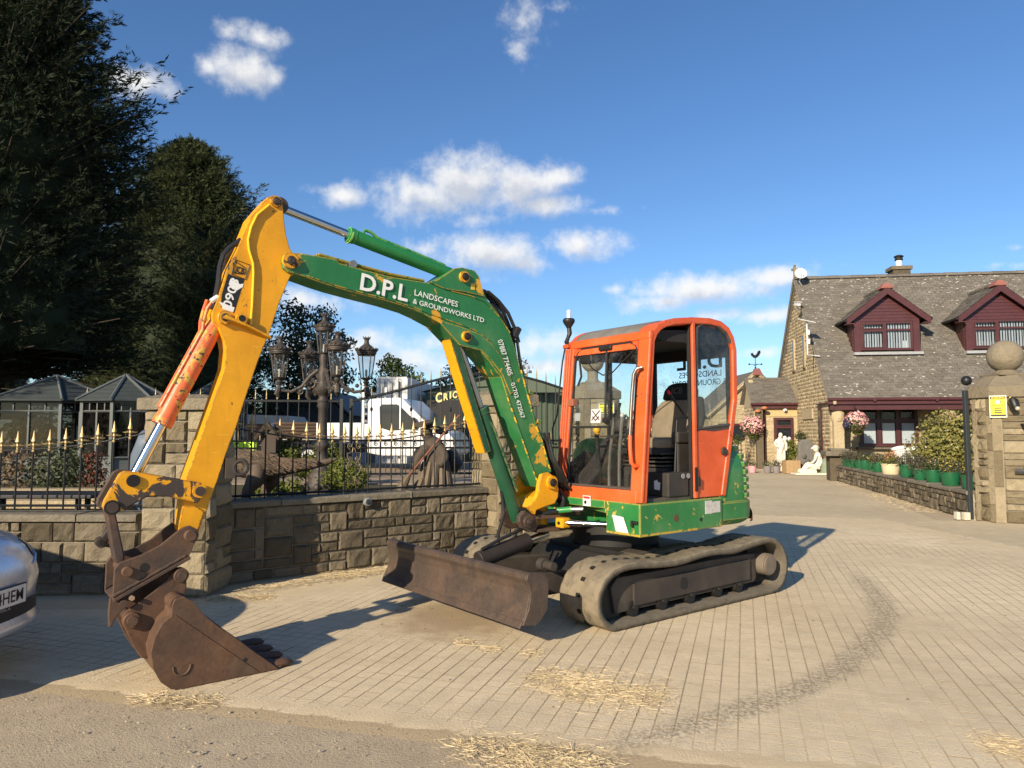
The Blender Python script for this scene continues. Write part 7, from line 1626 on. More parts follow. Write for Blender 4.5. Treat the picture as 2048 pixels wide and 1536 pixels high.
def slab(pts, x0, x1, lean, name, mat, bev=.04):
    "backrest piece: pts (y,z); leans backwards"
    n = len(pts); vs = [(x-lean*(z-1.4), y, z) for x in (x0, x1) for y, z in pts]
    return build(MB().add(vs, [tuple(range(n))[::-1], tuple(range(n, 2*n))]+[(i, (i+1) % n, (i+1) % n+n, i+n) for i in range(n)]), name, mat, st, smooth=True, bevel=bev, seg=4, local=True, ang=60)
slab([(.31, 1.40), (.75, 1.40), (.77, 1.55), (.74, 1.70), (.68, 1.765), (.38, 1.765), (.32, 1.70), (.29, 1.55)], -.34, -.22, .26, 'backrest', mat_seatf)
slab([(.29, 1.40), (.77, 1.40), (.79, 1.6), (.74, 1.79), (.62, 1.80), (.44, 1.80), (.32, 1.79), (.27, 1.6)], -.40, -.335, .26, 'backrest_shell', mat_seatb, .03)
hr = slab([(.35, 1.765), (.71, 1.765), (.70, 1.86), (.65, 1.915), (.58, 1.925), (.48, 1.925), (.41, 1.915), (.36, 1.86)], -.36, -.25, .26, 'headrest', mat_seatb, .03)
text_mesh('JCB', M('embroidered grey', (.09, .09, .09), .9), 'logo_letters', hr, (-.245-.26*.42, .46, 1.82), (-.0, .14, 0), (-.015, 0, .06), .006, bold=.02)
build(MB().tube([(.02, .80, 1.05), (.0, .80, 1.3), (-.02, .80, 1.57), (-.07, .80, 1.60), (-.20, .80, 1.60)], .014, 8), 'arm_bar', mat_hose, st, smooth=True, local=True)
build(MB().box((-.12, .80, 1.42), (.26, .07, .10)).box((-.15, .80, 1.2), (.3, .05, .34)), 'side_console', mat_cabin, st, bevel=.015, local=True)
build(MB().tube([(-.20, .74, 1.62), (-.05, .75, 1.74), (.01, .75, 1.80)], [.010, .011, .014], 8), 'red_tipped_lever', mat_hose, st, smooth=True, local=True)
build(MB().tube([(-.005, .75, 1.785), (.035, .75, 1.825)], .013, 8), 'lever_tip', M('bright red plastic', (.6, .02, .06), .4), st, smooth=True, local=True)
build(MB().tube([(.10, .34, 1.42), (.05, .32, 1.55), (-.0, .30, 1.66)], .018, 8), 'belt_stalk', M('grey belt', (.25, .22, .17), .8), st, local=True)
cn = bpy.data.objects.new('right_console', None); cn.parent = DIG; COL.objects.link(cn); cn.empty_display_size = .1
build(MB().prism([(.56, .93), (-.30, .93), (-.35, 1.46), (-.05, 1.48), (.12, 1.40), (.30, 1.20), (.52, 1.02)], .03, .25), 'console_body', mat_cabin, cn, bevel=.02, local=True)
build(MB().box((.0, .15, 1.53), (.16, .14, .12)), 'joystick_box', mat_cabin, cn, bevel=.02, local=True)
build(MB().tube([(.0, .15, 1.56), (.03, .15, 1.68), (.02, .15, 1.74)], [.02, .022, .03], 10), 'joystick', mat_hose, cn, smooth=True, local=True)
for k, (y, x0, zt, kn) in enumerate(((.235, .36, 1.44, 1), (.335, .34, 1.60, 0), (.455, .34, 1.60, 0))):
    lv = bpy.data.objects.new('control_lever', None); lv.parent = DIG; COL.objects.link(lv); lv.empty_display_size = .05
    dy = 0 if kn else .13-.03*k
    build(MB().tube([(x0, y, .95), (x0, y, 1.15), (x0+.02, y+dy*.35, 1.30), (x0+.03, y+dy, zt)], .015 if not kn else .019, 8), 'rod', mat_hose if kn else M('worn lever steel', (.24, .23, .21), .35, metal=.6, var=.3, scale=30), lv, smooth=True, local=True)
    if kn: build(MB().ball((x0+.03, y, zt+.05), .034, 12, 1.15).cyl((x0+.03, y, zt), (x0+.03, y, zt+.03), .02), 'knob', M('yellow knob', (.75, .42, .03), .35), lv, smooth=True, local=True)
    else: build(MB().ball((x0+.03, y+dy, zt+.01), .018, 8, 1.3), 'knob', M('white knob', (.5, .5, .48), .4) if k == 2 else mat_hose, lv, smooth=True, local=True)
    build(MB().prism([(x0+.07, y-.02+.09), (x0-.05, y-.02+.09), (x0-.05, y+.13), (x0+.07, y+.13)], .985, .998, 'xy').tube([(x0+.0, y+.1, .93), (x0, y+.1, .99)], .02, 8), 'foot_pedal', M('worn pedal steel', (.30, .29, .27), .4, metal=.7, var=.4, scale=20), lv, local=True)
build(MB().box((.0, .86, 1.02), (.30, .12, .2)).box((.05, .9, 1.0), (.1, .08, .05)), 'heater_box', mat_cabin, cab, bevel=.015, local=True)
for k in range(6): build(MB().box((.26+.0, .62+.018*k, 1.02), (.012, .007, .12)), 'vent_slot', mat_under2, cab, local=True)
build(MB().add([(.285, .80, .99), (.285, .86, .985), (.285, .865, 1.05), (.285, .84, 1.055), (.285, .835, 1.07), (.285, .80, 1.06)], [(0, 1, 2, 3, 4, 5)]).box((.28, .83, 1.02), (.006, .05, .06)), 'torn_notice', mat_white, cab, local=True)
build(MB().box((.15, .83, 1.03), (.26, .24, .20)), 'control_panel', mat_cabin, cab, bevel=.012, local=True)
for k in range(2): cyl('gauge', (.10, .952, 1.10-.0*k), (.10, .956, 1.10), .022, M('gauge face', (.25, .25, .25), .4), cab) if k == 0 else cyl('gauge', (.03, .952, 1.10), (.03, .956, 1.10), .022, bpy.data.materials['gauge face'], cab)
# ------------------------------------------------------------------ gate pillars with balls
def ball_pillar(label, cx, cy, hw, H, cap, ballz, ballr, seed, limit=200, rot=0., ch=.30):
    "octagonal-cornered stone gate pillar: square plan with chamfered corners"
    t = thing('gate_pillar', label, 'pillar', (cx, cy, 0), group='ball topped gate pillars')
    P = [(-hw, -hw+ch), (-hw+ch, -hw), (hw-ch, -hw), (hw, -hw+ch), (hw, hw-ch), (hw-ch, hw), (-hw+ch, hw), (-hw, hw-ch)]
    ca, sa = math.cos(rot), math.sin(rot); P = [(cx+x*ca-y*sa, cy+x*sa+y*ca) for x, y in P]; rng_ = random.Random(seed); PS = []
    build(MB().prism([(cx+(x-cx)*.985, cy+(y-cy)*.985) for x, y in P], -.05, H, 'xy'), 'mortar_core', mat_mortar, t)
    for i in range(8):
        a, b = Vector(P[i]), Vector(P[(i+1) % 8]); u = b-a; L = u.length
        if i in (4, 5): continue
        if i % 2 == 0:   # chamfers: smooth dressed margins with a strip of rock-faced blocks between
            PS += face_stones(a, u, L*.26, 0, H, .30, rng_, .012, .003, [(1, 1), (1, 2)], None, .003, 3, 3)
            p = a+u*.26; PS += face_stones(p, u, L*.48, 0, H, .115, rng_, .004, .05, [(2, 1), (1, 1), (2, 2)], None, .006, 5, 4)
            p = a+u*.74; PS += face_stones(p, u, L*.26, 0, H, .30, rng_, .012, .003, [(1, 1), (1, 2)], None, .003, 3, 3)
        else:
            PS += face_stones(a, u, L*.28, 0, H, .30, rng_, .014, .004, [(1, 1), (1, 2)], None, .004, 3, 3)
            p = a+u*.28; PS += face_stones(p, u, L*.72, 0, H, .105, rng_, .008, .022, [(3, 1), (2, 1), (2, 2), (4, 1), (3, 2)], None, .006)
    emit_pieces(t, PS, mat_pstone, 'stone', 'stonework', limit)
    e = 1.10; Q = [(cx+(x-cx)*e, cy+(y-cy)*e) for x, y in P]
    build(MB().prism(Q, H+.002, H+cap*.7, 'xy'), 'capstone', mat_capst, t, bevel=.012)
    Q2 = [(cx+(x-cx)*.62, cy+(y-cy)*.62) for x, y in P]; m = MB(); m.add([(x, y, H+cap*.702) for x, y in [(cx+(x-cx)*1.085, cy+(y-cy)*1.085) for x, y in P]]+[(x, y, H+cap*1.35) for x, y in Q2], [tuple(range(8, 16))]+[(i, (i+1) % 8, (i+1) % 8+8, i+8) for i in range(8)])
    build(m, 'cap_slope', mat_capst, t); z = H+cap*1.35
    build(MB().prism([(cx-.28, cy-.28), (cx+.28, cy-.28), (cx+.28, cy+.28), (cx-.28, cy+.28)], z, z+.04, 'xy'), 'plinth', mat_capst, t, bevel=.01)
    build(MB().lathe([(.20, z+.04), (.20, z+.06), (.15, z+.085), (.12, z+.13), (.125, ballz-ballr*.9)], (cx, cy, 0), 20), 'ball_neck', mat_capst, t, smooth=True)
    build(MB().ball((cx, cy, ballz), ballr, 22), 'ball', mat_capst, t, smooth=True); return t
rp = ball_pillar('stone gate pillar with stone ball at the right edge', 8.41, 12.05, .50, 2.05, .28, 2.77, .275, 91, 240, R(-33), .26)
lp_ = ball_pillar('stone gate pillar with stone ball seen through the cab glass', 1.87, 16.4, .56, 2.24, .26, 3.13, .265, 92, 120)
def sign(cx, y, z, w, h, t, label, full=True):
    s = thing('warning_sign', label, 'sign', (cx, y, z))
    b = build(MB().box((cx, y, z), (w, .012, h)), 'board', M('yellow sign', (.78, .66, .02), .45, var=.04) if not bpy.data.materials.get('yellow sign') else bpy.data.materials['yellow sign'], s, bevel=.004)
    k = mat_blackd; e = y-.0075
    def bar(x0, x1, z0, z1, name, m_): return build(MB().box((cx+(x0+x1)/2*w, e, z+(z0+z1)/2*h), ((x1-x0)*w, .002, (z1-z0)*h)), name, m_, b)
    wm = mat_white; bar(-.5, .5, .47, .5, 'border', wm); bar(-.5, .5, -.5, -.47, 'border', wm); bar(-.5, -.465, -.47, .47, 'border', wm); bar(.465, .5, -.47, .47, 'border', wm)
    top = bar(-.46, .46, .33, .46, 'header_band', k)
    text_mesh('WARNING', bpy.data.materials['yellow sign'], 'lettering', top, (cx-.40*w, e-.002, z+.355*h), (.80*w, 0, 0), (0, 0, .08*h), .001, local=False, bold=.02)
    bar(-.12, .14, .14, .27, 'camera_symbol', wm); bar(.1, .2, .18, .24, 'camera_lens', k)
    for r in range(2):
        for c in range(10): bar(-.45+.09*c+(.045 if r else 0), -.405+.09*c+(.045 if r else 0), .02+.04*r, .06+.04*r, 'check', k if (c+r) % 1 == 0 else wm)
    for j, zz in enumerate((-.07, -.17, -.27)): bar(-.22+.05*j*0, .22, zz-.025, zz+.025, 'text_line', k)
    bar(-.44, .44, -.45, -.36, 'footer_band', k); return s
sg = sign(0, 0, 1.90, .235, .36, rp, 'yellow warning sign on the right gate pillar below its cap')
fn = Vector((-.545, -.839, 0)); pc = Vector((8.41, 12.05, 0))+fn*.545; fu = Vector((.839, -.545, 0)); q_ = pc-fu*.145; sg.location = (q_.x, q_.y, 1.90); sg.rotation_euler = (0, 0, R(-33))
sign(2.10, 16.4-.56-.05, 2.02, .34, .24, lp_, 'yellow warning sign on the far gate pillar seen through the cab')
def onp(a, o, z): q = pc+fu*a+fn*o; return (q.x, q.y, z)
t = thing('pillar_light', 'black security light fixed beside the warning sign on the pillar', 'security light', onp(.08, .0, 1.9))
build(MB().tube([onp(.05, -.02, 2.03), onp(.06, .05, 1.98), onp(.08, .09, 1.90), onp(.09, .1, 1.82)], [.04, .075, .07, .035], 12), 'housing', mat_iron, t, smooth=True)
build(MB().tube([onp(.03, -.03, 1.98), onp(.03, .02, 2.04), onp(.06, .03, 2.03)], .022, 6), 'yellow_bracket', M('yellow bracket', (.7, .6, .05), .5), t); build(MB().ball(onp(.11, .13, 1.86), .035, 8), 'sensor', M('pale sensor', (.5, .4, .32), .4), t, smooth=True)
t = thing('letter_slot', 'dark slate letter slot ledge on the right gate pillar', 'letter slot', onp(.2, 0, .85))
build(MB().tube([onp(.04, .03, .85), onp(.34, .03, .85)], .045, 4), 'ledge', M('slate slot', (.07, .07, .07), .6), t); build(MB().tube([onp(.16, .03, .93), onp(.3, .05, .92)], .02, 4), 'flap', mat_iron, t)
t = thing('door_bell', 'round grey bell fitted under the letter slot on the pillar', 'bell', onp(.22, 0, .72))
build(MB().cyl(onp(.22, -.02, .72), onp(.22, .06, .72), .05, 14), 'bell', M('grey bell', (.2, .2, .2), .5), t, smooth=True)
t = thing('gate_bracket', 'black gate bracket sticking out of the right pillar at the frame edge', 'bracket', onp(.25, 0, 1.45))
build(MB().add([onp(.14, .02, 1.62), onp(.30, .12, 1.60), onp(.28, .12, 1.42), onp(.2, .02, 1.47), onp(.16, -.03, 1.62), onp(.32, .07, 1.60), onp(.30, .07, 1.42), onp(.22, -.03, 1.47)], [(0, 1, 2, 3), (7, 6, 5, 4), (0, 4, 5, 1), (1, 5, 6, 2), (2, 6, 7, 3), (3, 7, 4, 0)]), 'bracket', mat_iron, t)
# black gate post with ball
t = thing('gate_post', 'tall black square gate post with round black ball top beside the right pillar', 'gate post', (7.70, 12.05, 0))
build(MB().box((7.81, 12.22, 1.10), (.075, .075, 2.2)), 'post', M('black gate paint', (.03, .036, .039), .35, var=.2), t, bevel=.01)
build(MB().ball((7.86, 12.25, 2.37), .085, 14), 'ball', mat_iron, t, smooth=True)
for k in range(2):
    t = thing('concrete_block', ('pale concrete block at the foot of the black gate post', 'smaller pale block on end beside the low planter wall')[k], 'block', (7.55-.14*k, 12.1+.05*k, 0)); build(MB().box((7.68-.11*k, 12.14+.06*k, .065), (.10-.04*k, .10, .13)), 'block', M('pale concrete', (.5, .47, .38), .9, bump=.01), t, bevel=.008)
# ------------------------------------------------------------------ low planter wall and pots
W0, W1 = Vector((7.80, 12.2, 0)), Vector((10.15, 22.3, 0)); wu = (W1-W0).normalized(); WL = (W1-W0).length
lw = thing('planter_wall', 'low stone planter wall with coping running back to the house', 'wall', tuple(W0), group='garden walls')
ud = -wu                                     # seen from the drive its left end is the far one
core(lw, (W1.x, W1.y), ud, WL, -.05, .42, .3)
emit_pieces(lw, face_stones((W1.x, W1.y), ud, WL, 0, .42, .105, random.Random(77), .012, .025, [(3, 1), (2, 1), (4, 1), (3, 2), (2, 2)]), mat_gstone, 'stone', 'stonework')
coping(lw, (W1.x, W1.y), ud, WL, .42, .06, .05, .36, [k*1.2 for k in range(1, 9)])
nw = Vector((wu.y, -wu.x, 0))                 # towards the garden
t = thing('end_pier', 'short stone pier with flat cap at the far end of the planter wall', 'pier', (10.2, 22.4, 0))
c = W1+wu*.25+nw*.1; build(MB().box((c.x, c.y, .36), (.62, .62, .76), Matrix.Rotation(math.atan2(wu.y, wu.x), 3, 'Z')), 'shaft', mat_gstone, t, bevel=.02); build(MB().box((c.x, c.y, .84), (.95, .9, .16), Matrix.Rotation(math.atan2(wu.y, wu.x), 3, 'Z')).box((c.x, c.y, .95), (.6, .55, .08), Matrix.Rotation(math.atan2(wu.y, wu.x), 3, 'Z')), 'cap', mat_coping, t, bevel=.03)
mb = MB().prism([(W0+nw*.32).to_2d(), (W1+nw*.32).to_2d(), (13, 25.6), (40, 24), (40, 11.9), (9.2, 11.9)], -.02, .40, 'xy'); tag(build(mb, 'front_garden', mat_soil), kind='structure')
mat_pot = M('green plastic pot', (.012, .105, .042), .4, var=.1, spec=.5); mat_white_p = M('white plastic', (.70, .70, .68), .4, var=.05)
def pot(label, P, r, h, kind, name='plant_pot', mat=mat_pot, seed=0, pl=1., group='green pots on the planter wall'):
    global RNG
    RNG = np.random.default_rng(300+seed); x, y, z = P
    t = thing(name, label, 'plant pot', (x, y, z), group=group)
    build(MB().lathe([(r*.8, 0), (r*.86, .02), (r, h), (r*1.05, h), (r*1.05, h+.02), (r*.93, h+.02), (r*.90, h-.03), (r*.2, h-.03)], (x, y, z), 18), 'pot', mat, t, smooth=True, ang=35)
    def clump(n, rr, zz, size, m_, nm, fl=.8):
        v = RNG.normal(size=(n, 3)); v /= np.linalg.norm(v, axis=1)[:, None]; C = np.array((x, y, z+zz))+v*rr*RNG.uniform(.4, 1.1, n)[:, None]*np.array((1, 1, fl))
        V, F = leaves_np(C, v, RNG.uniform(.6, 1.2, n)*size, .45, .6); build_np(nm, V, F, m_, t)
    if kind == 'heather': clump(420, r*1.15*pl, h+r*.7, .028, mat_heath, 'foliage')
    elif kind == 'yellow': clump(300, r*1.1, h+r*.55, .028, mat_leafo, 'foliage'); clump(85, r*1.15, h+r*.75, .022, mat_yelf, 'blossoms')
    elif kind == 'pink': clump(260, r*1.2, h+r*.5, .03, mat_leaf, 'foliage'); clump(35, r*1.2, h+r*.8, .022, mat_pink, 'blossoms')
    elif kind == 'mixed':
        clump(260, r*1.1, h+r*.4, .03, mat_leafy, 'foliage'); clump(70, r*.8, h+r*.9, .035, mat_orf, 'blossoms'); clump(50, r*.5, h+r*.8, .03, mat_purp, 'purple_blossoms')
    return t
mat_heath = leafmat('heather', (.055, .05, .03), (.13, .115, .065))
ws = lambda s, o=.17: W1-wu*s+nw*o
# distances along the wall from its far end, radius, height, plant, words
PT = [(.55, .155, .20, 'heather', 'green pot of heather, farthest of the row by the stone pier'), (1.0, .155, .20, 'heather', 'green pot of heather, second from the stone pier'), (1.45, .155, .21, 'heather', 'green pot of heather, third from the stone pier'), (1.95, .15, .2, 'heather', 'green pot of heather, fourth from the stone pier'), (2.55, .17, .22, 'pink', 'green pot with reddish plant, fifth from the stone pier'), (3.25, .17, .2, 'yellow', 'green pot with yellow flowers, sixth from the stone pier'), (3.75, .165, .22, 'heather', 'green pot of heather just beyond the cream bowl'),
      (5.85, .18, .25, 'heather', 'tall green pot of heather just nearer than the cream bowl'), (6.75, .18, .2, 'heather', 'green pot half hidden by spreading heather'), (7.45, .19, .22, 'pink', 'wide green pot with pinkish shrub'), (8.3, .205, .22, 'yellow', 'wide green pot heaped with yellow blossom near the gate post'), (9.15, .17, .22, 'yellow', 'green pot nearest the black gate post')]
for k, (s, r, h, kd, lb) in enumerate(PT):
    p = ws(s*1.085); pot(lb, (p.x, p.y, .481), r*.80, h*1.05, kd, seed=k, pl=1.55)
p = ws(5.15); pot('cream bowl planter with orange and yellow flowers on the planter wall', (p.x, p.y, .481), .215, .23, 'mixed', 'bowl_planter', M('cream ceramic', (.62, .52, .33), .4, var=.08), 50, 1, None)
BEH = ['behind the farthest green pot', 'behind the second green pot from the pier', 'behind the third green pot from the pier', 'behind the fourth green pot from the pier', 'behind the fifth pot with the reddish plant', 'behind the far pot of yellow flowers', 'left of the cream bowl', 'behind the cream bowl', 'right of the cream bowl', 'behind the tall green pot', 'behind the pot half hidden by heather', 'behind the pot with the pinkish shrub', 'behind the wide pot of yellow blossom', 'behind the pot nearest the gate post']
for k in range(14):
    s = .4+k*.72; p = ws(s, .52); 
    broadleaf('brownish heather shrub in the bed '+BEH[k], p.x, p.y, .42, .5, [(0, 0, .16, .22), (.1, .1, .25, .17)], 420, .026, mat_heath, 400+k, 0, 'heather behind the pots', 'heather_shrub')
# little black railing behind the pots
rt = thing('low_railing', 'low black spiked railing behind the green pots', 'railing', tuple(W0+nw*.7))
for k in range(62):
    p = ws(.2+k*.155, .78); build(MB().tube([(p.x, p.y, .4), (p.x, p.y, .86), (p.x, p.y, .92)], [.009, .009, .002], 5), 'bar', mat_iron, rt)
for z in (.55, .80):
    a, b = ws(.15, .78), ws(9.7, .78); build(MB().tube([(a.x, a.y, z), (b.x, b.y, z)], .010, 4), 'rail', mat_iron, rt)
# white planters, laurel bush, mound
mat_laurel = leafmat('glossy laurel leaves', (.13, .14, .035), (.34, .29, .09), .35, 1.5)
lb_ = broadleaf('large round laurel bush in front of the porch window', 10.72, 17.4, .4, 2, [(0, 0, .80, .80), (-.3, -.1, .55, .6), (.5, 0, .80, .84), (.2, 0, 1.05, .66), (.9, .1, .7, .8)], 17000, .05, mat_laurel, 95, 0, 'front garden shrubs', 'laurel_bush')
broadleaf('low rounded green mound shrub below the porch window', 13.0, 23.5, .3, .8, [(0, 0, .32, .5), (.5, 0, .28, .45), (-.45, 0, .25, .4)], 2400, .035, mat_leaf, 96, 0, 'front garden shrubs', 'mound_shrub')
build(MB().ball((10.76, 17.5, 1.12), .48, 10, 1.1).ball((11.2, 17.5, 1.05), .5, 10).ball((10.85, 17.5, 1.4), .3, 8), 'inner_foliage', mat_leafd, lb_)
for k, (x, y) in enumerate(((10.35, 18.9), (10.62, 18.7))):
    t = thing('tall_planter', ('white tapered planter leaning behind its twin by the railing', 'white tapered planter with arched dark opening by the railing')[k], 'planter', (x, y, .5), group='white planters')
    build(MB().lathe([(.10, .0), (.115, .02), (.165, .40), (.185, .41), (.19, .45), (.17, .455), (.155, .38), (.03, .38)], (0, 0, 0), 18).xf(Matrix.Translation((x, y, .66)) @ Matrix.Rotation(R(-14), 4, 'Y')), 'tub', mat_white_p, t, smooth=True, ang=35)
    if k: build(MB().prism([(-.045, .06), (.045, .06), (.05, .22), (.0, .28), (-.05, .22)], -.165, -.10).xf(Matrix.Translation((x+.08, y, .66)) @ Matrix.Rotation(R(-9), 4, 'Y') @ Matrix.Rotation(R(28), 4, 'Z')), 'opening', mat_under2, t)
    build(MB().box((x, y, .55), (.2, .2, .24)), 'plinth', mat_coping, t)
broadleaf('small grey green weed growing at the foot of the garden wall', -1.02, 8.26, .0, .2, [(0, 0, .05, .07), (.06, .03, .03, .05)], 160, .02, mat_leafo, 131, 0, None, 'weed_plant')
# ------------------------------------------------------------------ hanging baskets
def basket(label, P, r, seed, purple=True, n=620):
    global RNG
    RNG = np.random.default_rng(seed); x, y, z = P; t = thing('hanging_basket', label, 'hanging basket', P, group='flower baskets')
    build(MB().lathe([(.02, -.16), (r*.45, -.13), (r*.72, -.04), (r*.76, .03), (r*.7, .03)], P, 14), 'basket', mat_wood, t, smooth=True)
    for k in range(3): a = k*2.1; build(MB().tube([(x+r*.7*math.cos(a), y+r*.7*math.sin(a), z+.03), (x, y, z+.62)], .006, 4), 'chain', mat_iron, t)
    def cl(nn, c, rr, s, m_, nm):
        v = RNG.normal(size=(nn, 3)); v /= np.linalg.norm(v, axis=1)[:, None]; C = np.array(P)+np.array(c)+v*np.array(rr)*RNG.uniform(.75, 1.08, nn)[:, None]; V, F = leaves_np(C, v, RNG.uniform(.7, 1.2, nn)*s, .8, .4); build_np(nm, V, F, m_, t)
    cl(500, (0, 0, -.05), (r*1.0, r*1.0, r*.9), .045, mat_leaf, 'foliage'); cl(n, (.1*r, 0, .06), (r*1.05, r*1.05, r*.95), .05, mat_pink, 'blossoms')
    if purple: cl(320, (-r*.85, -.05, -.06), (r*.42, r*.42, r*.5), .045, mat_purp, 'purple_trailers')
    cl(120, (.2*r, 0, -r*.9), (r*.5, r*.4, r*.35), .04, mat_leafy, 'trailing_leaves'); return t
q = Mh @ Vector((.72, -.55, 1.86)); basket('pink flower basket hanging from the house porch column', tuple(q), .36, 601)
q = Mh @ Vector((3.88, -.45, 1.72)); basket('pink flower basket mostly hidden behind the laurel bush', tuple(q), .38, 602, False)
q = Vector((10.15, 30.2, 1.75)); basket('pink flower basket hanging left of the side porch', tuple(q), .44, 603, False)
t = thing('basket_post', 'dark stone post with two terracotta bowls left of the side porch', 'post', (10.32, 30.4, 0)); build(MB().box((10.55, 30.35, 1.3), (.28, .25, 2.6)), 'post', mat_gstone, t, bevel=.03)
build(MB().ball((10.45, 30.2, 2.42), .13, 8, .6).ball((10.72, 30.15, 2.55), .13, 8, .6), 'terracotta_bowl', M('terracotta', (.42, .16, .07), .8), t, smooth=True)
# ------------------------------------------------------------------ statues and pots by the porch
mat_statue = M('white cast stone', (.66, .61, .50), .8, var=.2, scale=9, bump=.01)
def G(px, py, z=0):                           # helper only for reading positions off the plan
    return None
sx, sy = 10.62, 28.2
t = thing('garden_statue', 'white draped standing figure statue on a low plinth by the side porch', 'statue', (sx, sy, 0), group='white garden statues')
build(MB().box((sx, sy, .18), (.5, .5, .36)).box((sx, sy, .39), (.42, .42, .06)), 'plinth', mat_statue, t, bevel=.03)
tube_body([([(sx, sy, .42), (sx, sy, .75), (sx+.02, sy, 1.0), (sx-.01, sy, 1.18), (sx, sy, 1.30)], [.17, .145, .15, .14, .06]), ([(sx, sy, 1.30), (sx+.01, sy-.02, 1.40), (sx+.01, sy-.02, 1.50)], [.055, .085, .05]),
    ([(sx-.13, sy, 1.22), (sx-.22, sy-.04, 1.05), (sx-.12, sy-.16, .92)], [.055, .05, .035]), ([(sx+.13, sy, 1.22), (sx+.22, sy-.04, 1.04), (sx+.2, sy-.05, .8)], [.055, .05, .04]), ([(sx-.1, sy-.08, .45), (sx-.02, sy-.12, .8), (sx+.1, sy-.1, 1.1)], [.07, .06, .04]), ([(sx+.1, sy-.1, .45), (sx+.12, sy-.1, .8)], [.06, .04])], 'figure', mat_statue, t)
sx, sy = 10.85, 25.55
t = thing('garden_statue', 'white seated girl statue with legs stretched out by the grey green tub', 'statue', (sx, sy, 0), group='white garden statues')
tube_body([([(sx, sy, .08), (sx-.35, sy-.05, .10), (sx-.62, sy-.08, .10)], [.13, .14, .12]), ([(sx+.02, sy, .2), (sx+.05, sy, .45), (sx+.10, sy, .68), (sx+.08, sy, .80)], [.16, .115, .12, .05]), ([(sx+.08, sy, .80), (sx+.02, sy-.03, .92), (sx+.0, sy-.03, 1.0)], [.05, .105, .07]),
    ([(sx, sy-.08, .25), (sx-.28, sy-.12, .32), (sx-.5, sy-.14, .18), (sx-.68, sy-.14, .14)], [.11, .085, .06, .05]), ([(sx, sy+.05, .25), (sx-.24, sy, .38), (sx-.44, sy-.02, .22)], [.1, .08, .055]), ([(sx+.02, sy-.12, .70), (sx-.10, sy-.2, .52), (sx-.24, sy-.2, .42)], [.05, .042, .03]), ([(sx+.15, sy, .72), (sx+.2, sy-.06, .5), (sx+.12, sy-.1, .3)], [.05, .042, .03])], 'figure', mat_statue, t)
build(MB().tube([(sx-.13, sy-.05, .93), (sx+.02, sy-.02, .99), (sx+.16, sy, .95)], [.06, .15, .05], 12, flat=.45), 'bonnet', mat_statue, t, smooth=True)
build(MB().prism([(sx-.8, sy-.3), (sx+.3, sy-.3), (sx+.3, sy+.25), (sx-.8, sy+.25)], .0, .06, 'xy'), 'base', mat_statue, t, bevel=.02)
t = thing('garden_tub', 'plain grey green tub beside the white seated statue', 'tub', (11.35, 25.5, 0)); build(MB().lathe([(.26, 0), (.29, .02), (.31, .50), (.33, .51), (.33, .55), (.29, .55), (.28, .45), (.05, .45)], (11.33, 25.6, 0), 22), 'tub', M('grey green plastic', (.20, .24, .17), .5, var=.1), t, smooth=True, ang=35)
t = thing('stone_slab', 'grey carved headstone slab behind the white seated statue', 'stone', (10.75, 26.6, 0))
build(MB().prism([(10.62, 0), (11.22, 0), (11.2, 1.12), (11.1, 1.25), (10.8, 1.25), (10.66, 1.1)], 26.5, 26.65), 'slab', M('grey slate', (.14, .13, .115), .8, var=.4, scale=5, bump=.02), t, bevel=.03)
build(MB().ball((10.86, 26.52, .62), .09, 8, 1.2).ball((10.98, 26.52, .45), .10, 8, .8).ball((10.82, 26.52, .34), .08, 8), 'carved_face', M('dark carved stone', (.10, .09, .075), .85, var=.4, bump=.02), t, smooth=True)
t = thing('timber_planter', 'square sandy timber planter box before the side porch', 'planter', (10.1, 26.3, 0)); build(MB().box((10.32, 26.4, .24), (.52, .5, .48)), 'box', M('sandy boards', (.36, .24, .12), .85, var=.3), t, bevel=.02)
broadleaf('straggly light green plant in pots before the porch window', 11.15, 28.6, .05, 1.2, [(0, 0, .6, .28), (.25, 0, .75, .28), (-.1, 0, .35, .3), (.1, .1, 1.0, .2)], 1300, .05, mat_leafy, 97, .01, None, 'potted_shrub')
broadleaf('dark leafed climber between porch and gable corner', 11.9, 28.8, .05, 1.2, [(0, 0, .9, .3), (.1, 0, .5, .3), (-.2, 0, 1.3, .25)], 1100, .045, mat_leafd, 98, .01, None, 'climber_shrub')
mat_gpot = M('grey plastic pot', (.20, .18, .18), .6)
for k, (x, y, kd, lb, m_) in enumerate(((9.05, 26.9, 'pink', 'pink pot with pink flowers left of the grey pots', M('pink pot', (.6, .3, .33), .5)), (9.55, 26.7, 'pink', 'grey pot with red flowers, left of the two by the planter box', mat_gpot), (9.85, 26.6, 'heather', 'grey pot with grassy plant next to the timber planter', mat_gpot))):
    pot(lb, (x, y, 0), .15, .24, kd, 'flower_pot', m_, 60+k, 1.1, 'pots by the side porch')
t = thing('garden_gate', 'dark iron garden gate left of the side porch', 'gate', (9.6, 31, 0))
for k in range(7): build(MB().tube([(9.25+k*.13, 31.2, 0), (9.25+k*.13, 31.2, 1.3)], .02, 4), 'bar', mat_iron, t)
for z in (.3, .75, 1.25): build(MB().tube([(9.2, 31.2, z), (10.1, 31.2, z)], .022, 4), 'rail', mat_iron, t)
t = thing('slatted_crate', 'pale slatted timber crate behind the garden gate', 'crate', (9.6, 33, 0))
for k in range(4): build(MB().box((9.75, 33.0, .18+.3*k), (1.1, .4, .22)), 'slat', M('pale timber', (.45, .33, .2), .8) if k == 0 else bpy.data.materials['pale timber'], t)
